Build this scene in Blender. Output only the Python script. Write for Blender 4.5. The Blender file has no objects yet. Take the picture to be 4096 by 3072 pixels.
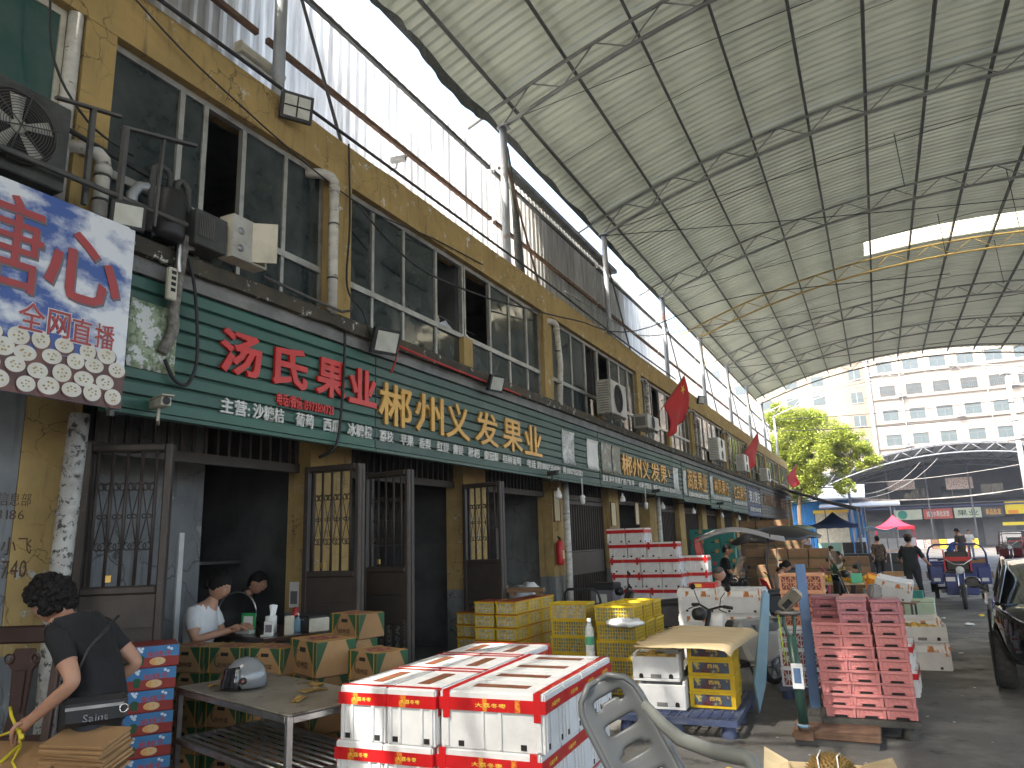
import bpy, bmesh, math, random
from mathutils import Vector, Matrix, Euler, noise
SC = bpy.context.scene
COL = SC.collection
rad = math.radians
RN = random.Random(11)

# ---------------------------------------------------------------- camera
cd = bpy.data.cameras.new('camera'); cam = bpy.data.objects.new('camera', cd); COL.objects.link(cam)
cd.sensor_width = 36; cd.lens = 25.6; cd.clip_start = .05; cd.clip_end = 600
_r = Vector((.89575, .44343, -.03167)); _f = Vector((-.42764, .87893, .21121)); _u = _r.cross(_f)
cam.matrix_world = Matrix(((_r.x, _u.x, -_f.x, 0), (_r.y, _u.y, -_f.y, 0), (_r.z, _u.z, -_f.z, 1.9), (0, 0, 0, 1)))
SC.camera = cam

# ---------------------------------------------------------------- sky, sun, exposure
SUN_EL, SUN_AZ = rad(50), rad(204)          # azimuth clockwise from +Y: the sun stands behind the viewer's left shoulder
w = bpy.data.worlds.new('World'); SC.world = w; w.use_nodes = True
nt = w.node_tree; nt.nodes.clear()
o = nt.nodes.new('ShaderNodeOutputWorld'); bg = nt.nodes.new('ShaderNodeBackground'); sk = nt.nodes.new('ShaderNodeTexSky')
sk.sky_type = 'NISHITA'; sk.sun_disc = False; sk.sun_elevation = SUN_EL; sk.sun_rotation = SUN_AZ
sk.air_density = 1.3; sk.dust_density = 6; sk.ozone_density = 1
bg.inputs['Strength'].default_value = .15
nt.links.new(sk.outputs[0], bg.inputs[0]); nt.links.new(bg.outputs[0], o.inputs[0])
sd = bpy.data.lights.new('sun', 'SUN'); sd.energy = 2.1; sd.angle = rad(.5); sd.color = (1, .95, .86)
so = bpy.data.objects.new('sun', sd); COL.objects.link(so)
_d = Vector((math.sin(SUN_AZ)*math.cos(SUN_EL), math.cos(SUN_AZ)*math.cos(SUN_EL), math.sin(SUN_EL)))
so.rotation_euler = (-_d).to_track_quat('-Z', 'Y').to_euler()
SC.view_settings.view_transform = 'Standard'; SC.view_settings.look = 'None'
SC.view_settings.exposure = 2.7; SC.view_settings.gamma = 1
SC.cycles.max_bounces = 8; SC.cycles.diffuse_bounces = 5; SC.cycles.glossy_bounces = 4; SC.cycles.transmission_bounces = 6
SC.cycles.caustics_reflective = False; SC.cycles.caustics_refractive = False
SC.cycles.sample_clamp_indirect = 6

# ---------------------------------------------------------------- helpers
WORK = bpy.data.scenes.new('work')         # empty bench where lettering and bodies are turned into meshes
def to_mesh(ob):
    WORK.collection.objects.link(ob); vl = WORK.view_layers[0]; vl.update()
    me = bpy.data.meshes.new_from_object(ob.evaluated_get(vl.depsgraph)); bpy.data.objects.remove(ob); return me
class MB:
    """Collects shapes; build() links them as one mesh object."""
    def __init__(s): s.v = []; s.f = []; s.m = []; s.sm = []
    def add(s, vs, fs, m=0, sm=False):
        k = len(s.v); s.v += [tuple(v) for v in vs]
        for f in fs: s.f.append(tuple(i+k for i in f)); s.m.append(m); s.sm.append(sm)
        return s
    def box(s, x0, y0, z0, x1, y1, z1, m=0):
        return s.add([(x0,y0,z0),(x1,y0,z0),(x1,y1,z0),(x0,y1,z0),(x0,y0,z1),(x1,y0,z1),(x1,y1,z1),(x0,y1,z1)],
                     [(3,2,1,0),(4,5,6,7),(0,1,5,4),(1,2,6,5),(2,3,7,6),(3,0,4,7)], m)
    def cbox(s, c, d, rot=None, m=0):
        a, b, e = d[0]/2, d[1]/2, d[2]/2
        vs = [Vector(p) for p in [(-a,-b,-e),(a,-b,-e),(a,b,-e),(-a,b,-e),(-a,-b,e),(a,-b,e),(a,b,e),(-a,b,e)]]
        if rot is not None:
            M = rot if isinstance(rot, Matrix) else Euler(rot).to_matrix(); vs = [M @ v for v in vs]
        return s.add([v+Vector(c) for v in vs], [(3,2,1,0),(4,5,6,7),(0,1,5,4),(1,2,6,5),(2,3,7,6),(3,0,4,7)], m)
    def bar(s, p, q, w, d=None, m=0, up=(0,0,1)):
        p, q = Vector(p), Vector(q); d = d or w; z = (q-p).normalized(); u = Vector(up)
        if abs(z.dot(u)) > .98: u = Vector((0,1,0))
        x = z.cross(u).normalized()*(w/2); y = x.normalized().cross(z).normalized()*(d/2)
        return s.add([p-x-y,p+x-y,p+x+y,p-x+y,q-x-y,q+x-y,q+x+y,q-x+y], [(3,2,1,0),(4,5,6,7),(0,1,5,4),(1,2,6,5),(2,3,7,6),(3,0,4,7)], m)
    def tube(s, pts, r, n=6, m=0, cap=True):
        pts = [Vector(p) for p in pts]; rs = r if isinstance(r, (list, tuple)) else [r]*len(pts)
        vs = []; N = len(pts); ref = None
        for i, p in enumerate(pts):
            t = (pts[min(i+1,N-1)]-pts[max(i-1,0)]).normalized()
            if ref is None: ref = Vector((0,0,1)) if abs(t.z) < .9 else Vector((1,0,0))
            x = t.cross(ref).normalized(); y = x.cross(t).normalized(); ref = y
            vs += [p+(x*math.cos(a)+y*math.sin(a))*rs[i] for a in (2*math.pi*k/n for k in range(n))]
        fs = [(i*n+k, i*n+(k+1) % n, (i+1)*n+(k+1) % n, (i+1)*n+k) for i in range(N-1) for k in range(n)]
        s.add(vs, fs, m, True)
        if cap: s.f += [tuple(len(s.v)-N*n+k for k in range(n))[::-1], tuple(len(s.v)-n+k for k in range(n))]; s.m += [m, m]; s.sm += [False, False]
        return s
    def lathe(s, prof, n=16, c=(0,0,0), ax='z', m=0, a0=0, a1=2*math.pi, rot=None):
        vs = []; full = abs(a1-a0-2*math.pi) < 1e-6; K = n if full else n+1
        for r, z in prof:
            for k in range(K):
                a = a0+(a1-a0)*k/n; p = Vector((r*math.cos(a), r*math.sin(a), z))
                if ax == 'x': p = Vector((p.z, p.x, p.y))
                if ax == 'y': p = Vector((p.x, p.z, -p.y))
                if rot is not None: p = rot @ p
                vs.append(p+Vector(c))
        fs = [(i*K+k, i*K+(k+1) % K, (i+1)*K+(k+1) % K, (i+1)*K+k) for i in range(len(prof)-1) for k in range(n)]
        return s.add(vs, fs, m, True)
    def prism(s, poly, fn, d0, d1, m=0):
        """poly in 2-D, fn(u, v, d) -> point; extruded from d0 to d1"""
        n = len(poly); vs = [fn(u, v, d0) for u, v in poly]+[fn(u, v, d1) for u, v in poly]
        return s.add(vs, [tuple(range(n))[::-1], tuple(range(n, 2*n))]+[(i, (i+1) % n, n+(i+1) % n, n+i) for i in range(n)], m)
    def quad(s, a, b, c, d, m=0): return s.add([a,b,c,d], [(0,1,2,3)], m)
    def ball(s, c, r, n=10, k=7, m=0):
        r = (r, r, r) if not isinstance(r, (list, tuple)) else r
        vs = [(c[0]+r[0]*math.sin(math.pi*i/k)*math.cos(2*math.pi*j/n), c[1]+r[1]*math.sin(math.pi*i/k)*math.sin(2*math.pi*j/n), c[2]+r[2]*math.cos(math.pi*i/k)) for i in range(k+1) for j in range(n)]
        return s.add(vs, [(i*n+j, (i+1)*n+j, (i+1)*n+(j+1) % n, i*n+(j+1) % n) for i in range(k) for j in range(n)], m, True)
    def mesh(s, mats, bevel=0, seg=1):
        me = bpy.data.meshes.new('m'); me.from_pydata(s.v, [], s.f)
        for mt in (mats if isinstance(mats, (list, tuple)) else [mats]): me.materials.append(mt)
        me.polygons.foreach_set('material_index', s.m); me.polygons.foreach_set('use_smooth', s.sm); me.update()
        bm = bmesh.new(); bm.from_mesh(me)
        if bevel:
            bmesh.ops.bevel(bm, geom=[e for e in bm.edges if e.is_manifold and e.calc_face_angle(0) > .6], offset=bevel, segments=seg, affect='EDGES', clamp_overlap=True)
        bmesh.ops.recalc_face_normals(bm, faces=bm.faces) if s.f and len(s.f) > 1 else None
        bm.to_mesh(me); bm.free()
        return me
    def build(s, name, mats, parent=None, loc=None, rz=0, bevel=0, seg=1):
        return put(name, s.mesh(mats, bevel, seg), parent, loc, rz)

def put(name, me, parent=None, loc=None, rz=0):
    ob = bpy.data.objects.new(name, me); COL.objects.link(ob); ob.parent = parent
    if loc is not None: ob.location = loc
    if rz: ob.rotation_euler = (0, 0, rz)
    return ob
def tag(ob, label=None, cat=None, group=None, kind=None):
    for k, v in (('label', label), ('category', cat), ('group', group), ('kind', kind)):
        if v: ob[k] = v
    return ob
def thing(name, label, cat, loc=(0,0,0), rz=0, group=None):
    e = bpy.data.objects.new(name, None); COL.objects.link(e); e.empty_display_size = .1
    e.location = loc; e.rotation_euler = (0, 0, rz); return tag(e, label, cat, group)
KIDS = {}
def dup(ob, loc=None, rz=None, label=None, group=None, parent=None):
    """a copy of a thing with copies of its parts and sub-parts"""
    c = ob.copy(); COL.objects.link(c); c.parent = parent
    if loc is not None: c.location = loc
    if rz is not None: c.rotation_euler = (0, 0, rz)
    if label: c['label'] = label
    if group: c['group'] = group
    for ch in list(ob.children): dup(ch, parent=c)
    return c

# ---------------------------------------------------------------- materials
def _nodes(name):
    m = bpy.data.materials.new(name); m.use_nodes = True; nt = m.node_tree; b = nt.nodes['Principled BSDF']; return m, nt, b
def nn(nt, t, **kw):
    n = nt.nodes.new('ShaderNode'+t)
    for k, v in kw.items():
        if k in n.inputs: n.inputs[k].default_value = v
        else: setattr(n, k, v)
    return n
def rgb(c): return (c[0], c[1], c[2], 1)
def coord(nt, kind='Object', sc=(1,1,1)):
    t = nn(nt, 'TexCoord'); mp = nn(nt, 'Mapping'); mp.inputs['Scale'].default_value = sc
    nt.links.new(t.outputs[kind], mp.inputs[0]); return mp.outputs[0]
def noise_f(nt, vec, s, det=4, lo=.35, hi=.65, rough=.6):
    n = nn(nt, 'TexNoise', Scale=s, Detail=det, Roughness=rough); nt.links.new(vec, n.inputs['Vector'])
    r = nn(nt, 'MapRange'); r.inputs[1].default_value = lo; r.inputs[2].default_value = hi; nt.links.new(n.outputs[0], r.inputs[0]); return r.outputs[0]
def mixc(nt, fac, a, b):
    x = nn(nt, 'Mix', data_type='RGBA')
    for i, q in ((0, fac), (6, a), (7, b)):
        if isinstance(q, (tuple, list)): x.inputs[i].default_value = rgb(q)
        elif isinstance(q, (int, float)): x.inputs[i].default_value = q
        else: nt.links.new(q, x.inputs[i])
    return x.outputs[2]
def math_n(nt, op, a, b=0):
    n = nn(nt, 'Math', operation=op)
    for i, q in enumerate((a, b)):
        if isinstance(q, (int, float)): n.inputs[i].default_value = q
        else: nt.links.new(q, n.inputs[i])
    return n.outputs[0]
def mat(name, c, r=.6, me=0, c2=None, s=4, lo=.4, hi=.7, c3=None, s3=14, lo3=.58, hi3=.66, bump=0, bs=40, vary=0, sc=(1,1,1), coat=0, spec=.5, alpha=1, trans=0, ior=1.45):
    m, nt, b = _nodes(name); v = coord(nt, 'Object', sc)
    b.inputs['Roughness'].default_value = r; b.inputs['Metallic'].default_value = me; b.inputs['Specular IOR Level'].default_value = spec
    b.inputs['Coat Weight'].default_value = coat; b.inputs['Transmission Weight'].default_value = trans; b.inputs['IOR'].default_value = ior; b.inputs['Alpha'].default_value = alpha
    out = None
    if c2: out = mixc(nt, noise_f(nt, v, s, 5, lo, hi), c, c2)
    if c3: out = mixc(nt, noise_f(nt, v, s3, 6, lo3, hi3, .7), out if out else c, c3)
    if vary:
        oi = nn(nt, 'ObjectInfo'); h = nn(nt, 'HueSaturation')
        nt.links.new(math_n(nt, 'ADD', math_n(nt, 'MULTIPLY', oi.outputs['Random'], 2*vary), 1-vary), h.inputs['Value'])
        if out: nt.links.new(out, h.inputs['Color'])
        else: h.inputs['Color'].default_value = rgb(c)
        out = h.outputs[0]
    if out: nt.links.new(out, b.inputs['Base Color'])
    else: b.inputs['Base Color'].default_value = rgb(c)
    if bump:
        n = nn(nt, 'TexNoise', Scale=bs, Detail=4); nt.links.new(v, n.inputs['Vector'])
        bp = nn(nt, 'Bump', Strength=bump, Distance=.02); nt.links.new(n.outputs[0], bp.inputs['Height']); nt.links.new(bp.outputs[0], b.inputs['Normal'])
    return m
def cracked(name, c, c2, bare, s=1.0, amount=.6):
    """old wall paint: mottled, hair cracks, patches flaked off to the plaster"""
    m, nt, b = _nodes(name); v = coord(nt); b.inputs['Roughness'].default_value = .85; b.inputs['Specular IOR Level'].default_value = .2
    base = mixc(nt, noise_f(nt, v, 3*s, 5, .35, .7), c, c2)
    nz = nn(nt, 'TexNoise', Scale=5*s, Detail=3); nt.links.new(v, nz.inputs['Vector'])
    wv = nn(nt, 'VectorMath', operation='ADD'); nt.links.new(v, wv.inputs[0]); sc = nn(nt, 'VectorMath', operation='SCALE'); sc.inputs['Scale'].default_value = .25
    nt.links.new(nz.outputs['Color'], sc.inputs[0]); nt.links.new(sc.outputs[0], wv.inputs[1])
    vo = nn(nt, 'TexVoronoi', feature='DISTANCE_TO_EDGE', Scale=3.2*s); nt.links.new(wv.outputs[0], vo.inputs['Vector'])
    cr = nn(nt, 'MapRange'); cr.inputs[1].default_value = 0; cr.inputs[2].default_value = .022; cr.inputs[3].default_value = 1; cr.inputs[4].default_value = 0; nt.links.new(vo.outputs['Distance'], cr.inputs[0])
    crm = math_n(nt, 'MULTIPLY', cr.outputs[0], noise_f(nt, v, 1.1*s, 2, .42, .6))
    base = mixc(nt, math_n(nt, 'MULTIPLY', crm, .8), base, (.05, .045, .04))
    fl = math_n(nt, 'MULTIPLY', noise_f(nt, v, 4.5*s, 8, .60, .615, .75), noise_f(nt, v, .7*s, 2, .62-.25*amount, .7-.25*amount))
    base = mixc(nt, fl, base, bare); nt.links.new(base, b.inputs['Base Color'])
    st = noise_f(nt, coord(nt, 'Object', (6, 6, .5)), 2.2, 4, .55, .8)
    base2 = mixc(nt, math_n(nt, 'MULTIPLY', st, .75), base, (.06, .055, .05)); nt.links.new(base2, b.inputs['Base Color'])
    bp = nn(nt, 'Bump', Strength=.5, Distance=.01); nt.links.new(math_n(nt, 'SUBTRACT', 1, math_n(nt, 'MAXIMUM', crm, fl)), bp.inputs['Height']); nt.links.new(bp.outputs[0], b.inputs['Normal'])
    return m

M = {}
M['yellow'] = cracked('yellow_wall_paint', (.45, .315, .125), (.35, .245, .10), (.60, .58, .54), 1.0, 1.0)
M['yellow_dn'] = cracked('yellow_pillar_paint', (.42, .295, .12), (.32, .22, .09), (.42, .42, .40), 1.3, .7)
M['grey_wall'] = cracked('grey_plaster', (.22, .23, .23), (.15, .155, .16), (.45, .45, .44), .8, .4)
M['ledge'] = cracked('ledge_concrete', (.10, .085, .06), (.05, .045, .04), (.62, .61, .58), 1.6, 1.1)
M['conc'] = mat('concrete', (.24, .24, .23), .9, c2=(.14, .14, .135), s=3, c3=(.08, .075, .07), s3=7, lo3=.6, hi3=.75, bump=.3)
M['dkwall'] = mat('dark_grey_wall', (.10, .10, .10), .95, c2=(.04, .04, .04), s=1.3)  # mottled dark grey for inner walls, slab, soffit and cabinet
M['floor_in'] = mat('shop_floor', (.12, .115, .11), .8, c2=(.06, .06, .055), s=4)
M['frame_al'] = mat('aluminium_frame', (.42, .41, .38), .45, .6, c2=(.22, .21, .19), s=6, lo=.45, hi=.75)
M['frame_cr'] = mat('cream_frame', (.58, .55, .45), .6, c2=(.4, .37, .3), s=5)
def glass_mat(name, tint, dusty):
    m, nt, b = _nodes(name); v = coord(nt); b.inputs['Roughness'].default_value = .06
    d = noise_f(nt, v, 2.5, 6, .4, .85); col = mixc(nt, math_n(nt, 'MULTIPLY', d, dusty), tint, (.20, .22, .22)); nt.links.new(col, b.inputs['Base Color'])
    nt.links.new(math_n(nt, 'ADD', .04, math_n(nt, 'MULTIPLY', d, .25)), b.inputs['Roughness']); b.inputs['Specular IOR Level'].default_value = .7
    n = nn(nt, 'TexNoise', Scale=1.7, Detail=1); nt.links.new(v, n.inputs['Vector']); bp = nn(nt, 'Bump', Strength=.12, Distance=.05)
    nt.links.new(n.outputs[0], bp.inputs['Height']); nt.links.new(bp.outputs[0], b.inputs['Normal']); return m
M['glass'] = glass_mat('dusty_window_glass', (.012, .022, .025), .35)
M['glass_teal'] = glass_mat('teal_window_glass', (.03, .085, .075), .3)
M['steel'] = mat('brushed_steel', (.5, .5, .49), .32, .9, c2=(.33, .32, .31), s=8)
M['galv'] = mat('galvanised_steel', (.36, .38, .40), .5, .5, c2=(.26, .27, .28), s=3, c3=(.18, .10, .06), s3=2.2, lo3=.62, hi3=.72)
M['dksteel'] = mat('dark_steel', (.085, .085, .085), .6, .4, c2=(.13, .12, .11), s=4)
M['rust'] = mat('rusty_steel', (.13, .075, .05), .85, .2, c2=(.22, .13, .08), s=7)
M['gate'] = mat('brown_gate_paint', (.055, .042, .036), .5, c2=(.036, .029, .026), s=5, c3=(.11, .085, .07), s3=20, lo3=.62, hi3=.7)
M['pvc'] = mat('old_white_pvc', (.60, .58, .53), .55, c2=(.42, .40, .36), s=6, c3=(.10, .085, .07), s3=9, lo3=.60, hi3=.66, sc=(1, 1, 2.2))
M['pvc_dirty'] = mat('flaking_pvc', (.46, .45, .42), .7, c2=(.28, .26, .24), s=8, c3=(.06, .055, .05), s3=14, lo3=.52, hi3=.58)
M['green'] = mat('green_slat_paint', (.034, .118, .086), .45, c2=(.040, .095, .076), s=2.2, c3=(.15, .21, .185), s3=1.1, lo3=.62, hi3=.9, vary=.12)
M['green_old'] = mat('weathered_green_slat', (.072, .122, .105), .6, c2=(.10, .145, .125), s=2, c3=(.04, .05, .045), s3=5, lo3=.55, hi3=.8, vary=.18)
M['blue_slat'] = mat('weathered_blue_slat', (.07, .08, .16), .6, c2=(.12, .13, .18), s=2, vary=.15)
M['brown_slat'] = mat('weathered_grey_slat', (.12, .11, .10), .7, c2=(.19, .17, .14), s=3, vary=.15)
M['red_let'] = mat('red_acrylic', (.62, .022, .016), .35, c2=(.48, .015, .012), s=3)
M['gold_let'] = mat('gold_letter', (.62, .34, .07), .38, .25, c2=(.50, .27, .06), s=4)
M['white_let'] = mat('white_letter', (.70, .70, .68), .5, c2=(.5, .5, .48), s=9)
M['white'] = mat('white_paint', (.72, .72, .70), .5, c2=(.6, .6, .58), s=4)
M['black'] = mat('black_plastic', (.018, .018, .019), .45)
M['rubber'] = mat('rubber', (.022, .022, .022), .8, c2=(.05, .048, .045), s=20)
M['wire'] = mat('black_cable', (.02, .02, .022), .6)
M['wire_l'] = mat('pale_cable', (.26, .255, .245), .6)
M['foam'] = mat('white_foam', (.66, .66, .655), .75, c2=(.58, .58, .575), s=6, vary=.05, bump=.12, bs=160)
M['dark'] = mat('hole_shade', (.015, .013, .012), .9)  # near black pieces stand in for the shade inside holes and openings
M['kraft'] = mat('kraft_board', (.34, .20, .09), .85, c2=(.27, .155, .07), s=3, vary=.12, bump=.05, bs=30)
M['kraft_d'] = mat('brown_carton', (.26, .155, .085), .85, c2=(.20, .115, .06), s=3, vary=.18)
M['kraft_g'] = mat('green_print', (.02, .085, .035), .7, c2=(.03, .07, .03), s=4)
M['kraft_x'] = mat('printed_brown', (.09, .05, .025), .8)
M['plyw'] = mat('raw_plywood', (.70, .55, .33), .75, c2=(.60, .45, .25), s=2, c3=(.36, .22, .10), s3=3, lo3=.66, hi3=.74, sc=(1, 7, 7), bump=.15)
M['wood'] = mat('worn_wood', (.20, .12, .065), .7, c2=(.11, .065, .035), s=3, sc=(1, 6, 6))
M['dkwood'] = mat('dark_varnished_wood', (.05, .022, .016), .28, c2=(.03, .014, .010), s=4, coat=.4)
M['red_pl'] = mat('red_plastic', (.50, .02, .02), .4)
M['pinkchair'] = mat('pink_plastic', (.62, .05, .18), .35)
M['skin'] = mat('skin', (.46, .25, .165), .5, c2=(.40, .21, .14), s=7)
M['hair'] = mat('black_hair', (.010, .009, .009), .7, c2=(.022, .019, .018), s=60, spec=.15)
M['hair_g'] = mat('cropped_grey_hair', (.09, .085, .08), .8, c2=(.04, .04, .04), s=50)
# ---------------------------------------------------------------- lettering
GLY = {}
def glyph(s, off=.018, ext=.03):
    k = (s, off, ext)
    if k not in GLY and len(s) > 1:        # a line is set character by character
        V, F, x = [], [], 0
        for ch in s:
            if ch != ' ':
                me, a0, a1, b0, b1 = glyph(ch, off, ext); n0 = len(V); V += [(v.co.x+x, v.co.y, v.co.z) for v in me.vertices]; F += [tuple(i+n0 for i in p.vertices) for p in me.polygons]
            x += 1.02 if ord(ch) > 0x2e00 else (a1+.06 if ch != ' ' else .3)
        me = bpy.data.meshes.new('t'); me.from_pydata(V, [], F); xs_, ys_ = [v[0] for v in V], [v[1] for v in V]; GLY[k] = (me, min(xs_), max(xs_), min(ys_), max(ys_))
    if k not in GLY and off > 0:            # heavier strokes only where the outline still fills cleanly
        area = lambda q: sum(p.area for p in q[0].polygons if abs(p.normal.z) > .9)
        A0 = area(glyph(s, 0, ext)); GLY[k] = glyph(s, 0, ext)
        for q in (off, off*.6, off*.3):
            g_ = raw_glyph(s, q, ext)
            if area(g_) > A0*(1+19*q): GLY[k] = g_; break
    if k not in GLY: GLY[k] = raw_glyph(s, off, ext)
    return GLY[k]
def raw_glyph(s, off, ext):
    if 1:
        c = bpy.data.curves.new('t', 'FONT'); c.body = s; c.size = 1; c.offset = off; c.extrude = ext; c.resolution_u = 2
        me = to_mesh(bpy.data.objects.new('t', c)); bpy.data.curves.remove(c)
        xs = [v.co.x for v in me.vertices]; ys = [v.co.y for v in me.vertices]
        return (me, min(xs), max(xs), min(ys), max(ys))
AX = {'+x': ((0,1,0), (0,0,1), (1,0,0)), '-y': ((1,0,0), (0,0,1), (0,-1,0)), '-x': ((0,-1,0), (0,0,1), (-1,0,0)), '+z': ((1,0,0), (0,1,0), (0,0,1))}
def letter(name, s, org, ax, u0, u1, v0, v1, m, parent=None, depth=.02, off=.018, own=True):
    """lettering s fitted into u0..u1 x v0..v1 of the plane through org facing ax, standing depth proud of it"""
    me, a0, a1, b0, b1 = glyph(s, off)
    me = me.copy(); me.materials.clear(); me.materials.append(m)
    U, V, N = (Vector(q) for q in AX[ax]); su, sv, sn = (u1-u0)/(a1-a0), (v1-v0)/(b1-b0), depth/.06
    o3 = Vector(org)
    for v in me.vertices:
        v.co = o3+U*(u0+(v.co.x-a0)*su)+V*(v0+(v.co.y-b0)*sv)+N*((v.co.z+.03)*sn+.001)
    return put(name, me, parent)

# ---------------------------------------------------------------- ground
def ground_mat():
    m, nt, b = _nodes('worn_street'); v = coord(nt)
    base = mixc(nt, noise_f(nt, v, .5, 5, .35, .7), (.145, .138, .126), (.092, .089, .083))
    base = mixc(nt, noise_f(nt, v, 2.6, 6, .56, .66, .7), base, (.045, .042, .038))
    base = mixc(nt, noise_f(nt, v, 55, 3, .58, .8), base, (.19, .18, .16))
    nt.links.new(base, b.inputs['Base Color'])
    nt.links.new(math_n(nt, 'ADD', .5, math_n(nt, 'MULTIPLY', noise_f(nt, v, 1.4, 4, .4, .6), .38)), b.inputs['Roughness'])
    n = nn(nt, 'TexNoise', Scale=70, Detail=4); nt.links.new(v, n.inputs['Vector']); bp = nn(nt, 'Bump', Strength=.35, Distance=.01)
    nt.links.new(n.outputs[0], bp.inputs['Height']); nt.links.new(bp.outputs[0], b.inputs['Normal']); return m
M['ground'] = ground_mat()
tag(MB().quad((-260,-120,0),(300,-120,0),(300,420,0),(-260,420,0)).build('ground', M['ground']), kind='structure')
XW, ZS = -5.82, .30     # shop front plane, shop floor level
tag(MB().box(-10.2,-6,-.1,XW+.12,53.6,ZS).build('pavement', M['floor_in'], bevel=.02), kind='structure')
MB().box(XW+.121,-6,.02,XW+.22,53.6,ZS-.14).build('step', M['conc'], bpy.data.objects['pavement'])

# ---------------------------------------------------------------- market canopy
ACX, AR, ASP = 3.6, 25.8, 9.3
AZC = 9.84-math.sqrt(AR*AR-ASP*ASP)
def arch(x, dr=0): return AZC+math.sqrt((AR+dr)**2-(x-ACX)**2)
YC = [-24.1, -18.15, -12.2, -6.25, -.3, 5.65, 11.6, 17.55, 23.5, 29.45, 35.4, 41.35, 47.3, 53.25]
M['truss'] = mat('truss_paint', (.30, .31, .30), .5, .3, c2=(.16, .165, .16), s=2, c3=(.14, .08, .05), s3=3, lo3=.62, hi3=.72)
M['truss_dk'] = mat('purlin_paint', (.12, .125, .12), .6, .3, c2=(.07, .07, .07), s=2)
M['truss_lit'] = mat('skylit_truss_tone', (.45, .33, .12), .5, c2=(.3, .22, .1), s=2)  # warm skylight glow put into the colour of one truss
M['column'] = mat('column_paint', (.33, .36, .39), .45, .3, c2=(.22, .23, .24), s=1.5, c3=(.2, .11, .06), s3=1.7, lo3=.60, hi3=.72)
def roof_mat():
    m, nt, b = _nodes('roof_sheet'); v = coord(nt)
    base = mixc(nt, noise_f(nt, coord(nt, 'Object', (.25, 3, 1)), 1.2, 5, .35, .75), (.62, .645, .56), (.44, .46, .41))
    base = mixc(nt, math_n(nt, 'MULTIPLY', noise_f(nt, v, .35, 4, .5, .8), .6), base, (.30, .30, .28))
    nt.links.new(base, b.inputs['Base Color']); b.inputs['Roughness'].default_value = .55
    tr = nn(nt, 'BsdfTranslucent'); nt.links.new(mixc(nt, .4, base, (.60, .68, .40)), tr.inputs[0]); mx = nn(nt, 'MixShader'); mx.inputs[0].default_value = .022  # green translucency added for glow on the underside and fill below
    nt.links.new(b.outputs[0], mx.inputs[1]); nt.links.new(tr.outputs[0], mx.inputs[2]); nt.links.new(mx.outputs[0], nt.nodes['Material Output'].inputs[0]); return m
M['roof'] = roof_mat()
def clear_sheet(name, c, t):
    m, nt, b = _nodes(name); v = coord(nt, 'Object', (8, 8, .6))
    tr = nn(nt, 'BsdfTranslucent'); mx = nn(nt, 'MixShader'); mx.inputs[0].default_value = t
    col = mixc(nt, noise_f(nt, v, 1.0, 5, .35, .8), c, tuple(q*.36 for q in c))
    nt.links.new(col, tr.inputs[0]); nt.links.new(col, b.inputs['Base Color']); b.inputs['Roughness'].default_value = .35
    nt.links.new(b.outputs[0], mx.inputs[1]); nt.links.new(tr.outputs[0], mx.inputs[2]); nt.links.new(mx.outputs[0], nt.nodes['Material Output'].inputs[0]); return m
M['frp'] = clear_sheet('translucent_sheet', (.90, .90, .87), .72)
M['clearroof'] = clear_sheet('sun_patch_sheet', (.8, .8, .76), .5)
_nt = M['clearroof'].node_tree; _t = nn(_nt, 'BsdfTransparent'); _x = nn(_nt, 'MixShader'); _x.inputs[0].default_value = .30; _o = _nt.nodes['Material Output']; _l = _o.inputs[0].links[0].from_socket; _nt.links.new(_l, _x.inputs[1]); _nt.links.new(_t.outputs[0], _x.inputs[2]); _nt.links.new(_x.outputs[0], _o.inputs[0])
M['skylight'] = clear_sheet('skylight_sheet', (.86, .80, .58), .8)

can = thing('market_canopy', 'long arched steel canopy with corrugated roof over the market street', 'canopy')
NX = 26; XL, XR = -6.2, ACX+ASP+1
xs = [XL+(XR-XL)*i/NX for i in range(NX+1)]
def sheet(y0, y1, xa, xb, m, name='roof_sheet'):
    b = MB(); n = max(2, round((y1-y0)/.23)); pit = (y1-y0)/n; prof = []
    for k in range(n): y = y0+k*pit; prof += [(y, 0), (y+pit*.62, 0), (y+pit*.72, .055), (y+pit*.90, .055)]
    prof.append((y1, 0)); N = len(prof); X = [x for x in xs if xa-1e-3 <= x <= xb+1e-3]
    vs = [(x, y, arch(x, .66)+h) for x in X for y, h in prof]
    b.add(vs, [(i*N+j, i*N+j+1, (i+1)*N+j+1, (i+1)*N+j) for i in range(len(X)-1) for j in range(N-1)])
    return b.build(name, m, can)
for i in range(len(YC)-1):
    y0, y1 = YC[i], YC[i+1]
    if i == 8:      # bay with the skylight strip
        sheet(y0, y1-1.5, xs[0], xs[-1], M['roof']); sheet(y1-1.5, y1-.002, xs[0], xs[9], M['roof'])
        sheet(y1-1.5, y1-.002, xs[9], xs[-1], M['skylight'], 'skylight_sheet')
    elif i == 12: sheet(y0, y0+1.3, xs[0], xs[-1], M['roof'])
    elif i == 3:        # added clear sheets, unseen behind the viewer, sized to let a sun patch in
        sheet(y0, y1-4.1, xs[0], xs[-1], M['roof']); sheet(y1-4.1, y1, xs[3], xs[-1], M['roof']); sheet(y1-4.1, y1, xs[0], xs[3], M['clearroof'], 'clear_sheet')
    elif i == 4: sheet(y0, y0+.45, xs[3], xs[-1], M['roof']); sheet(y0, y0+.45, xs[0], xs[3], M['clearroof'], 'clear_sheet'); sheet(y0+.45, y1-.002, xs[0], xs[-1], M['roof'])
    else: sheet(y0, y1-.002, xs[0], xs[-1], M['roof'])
px = [ACX-ASP+.1+k*1.31 for k in range(15)]
px = [-6.1]+[x for x in px if x < XR]
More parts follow.
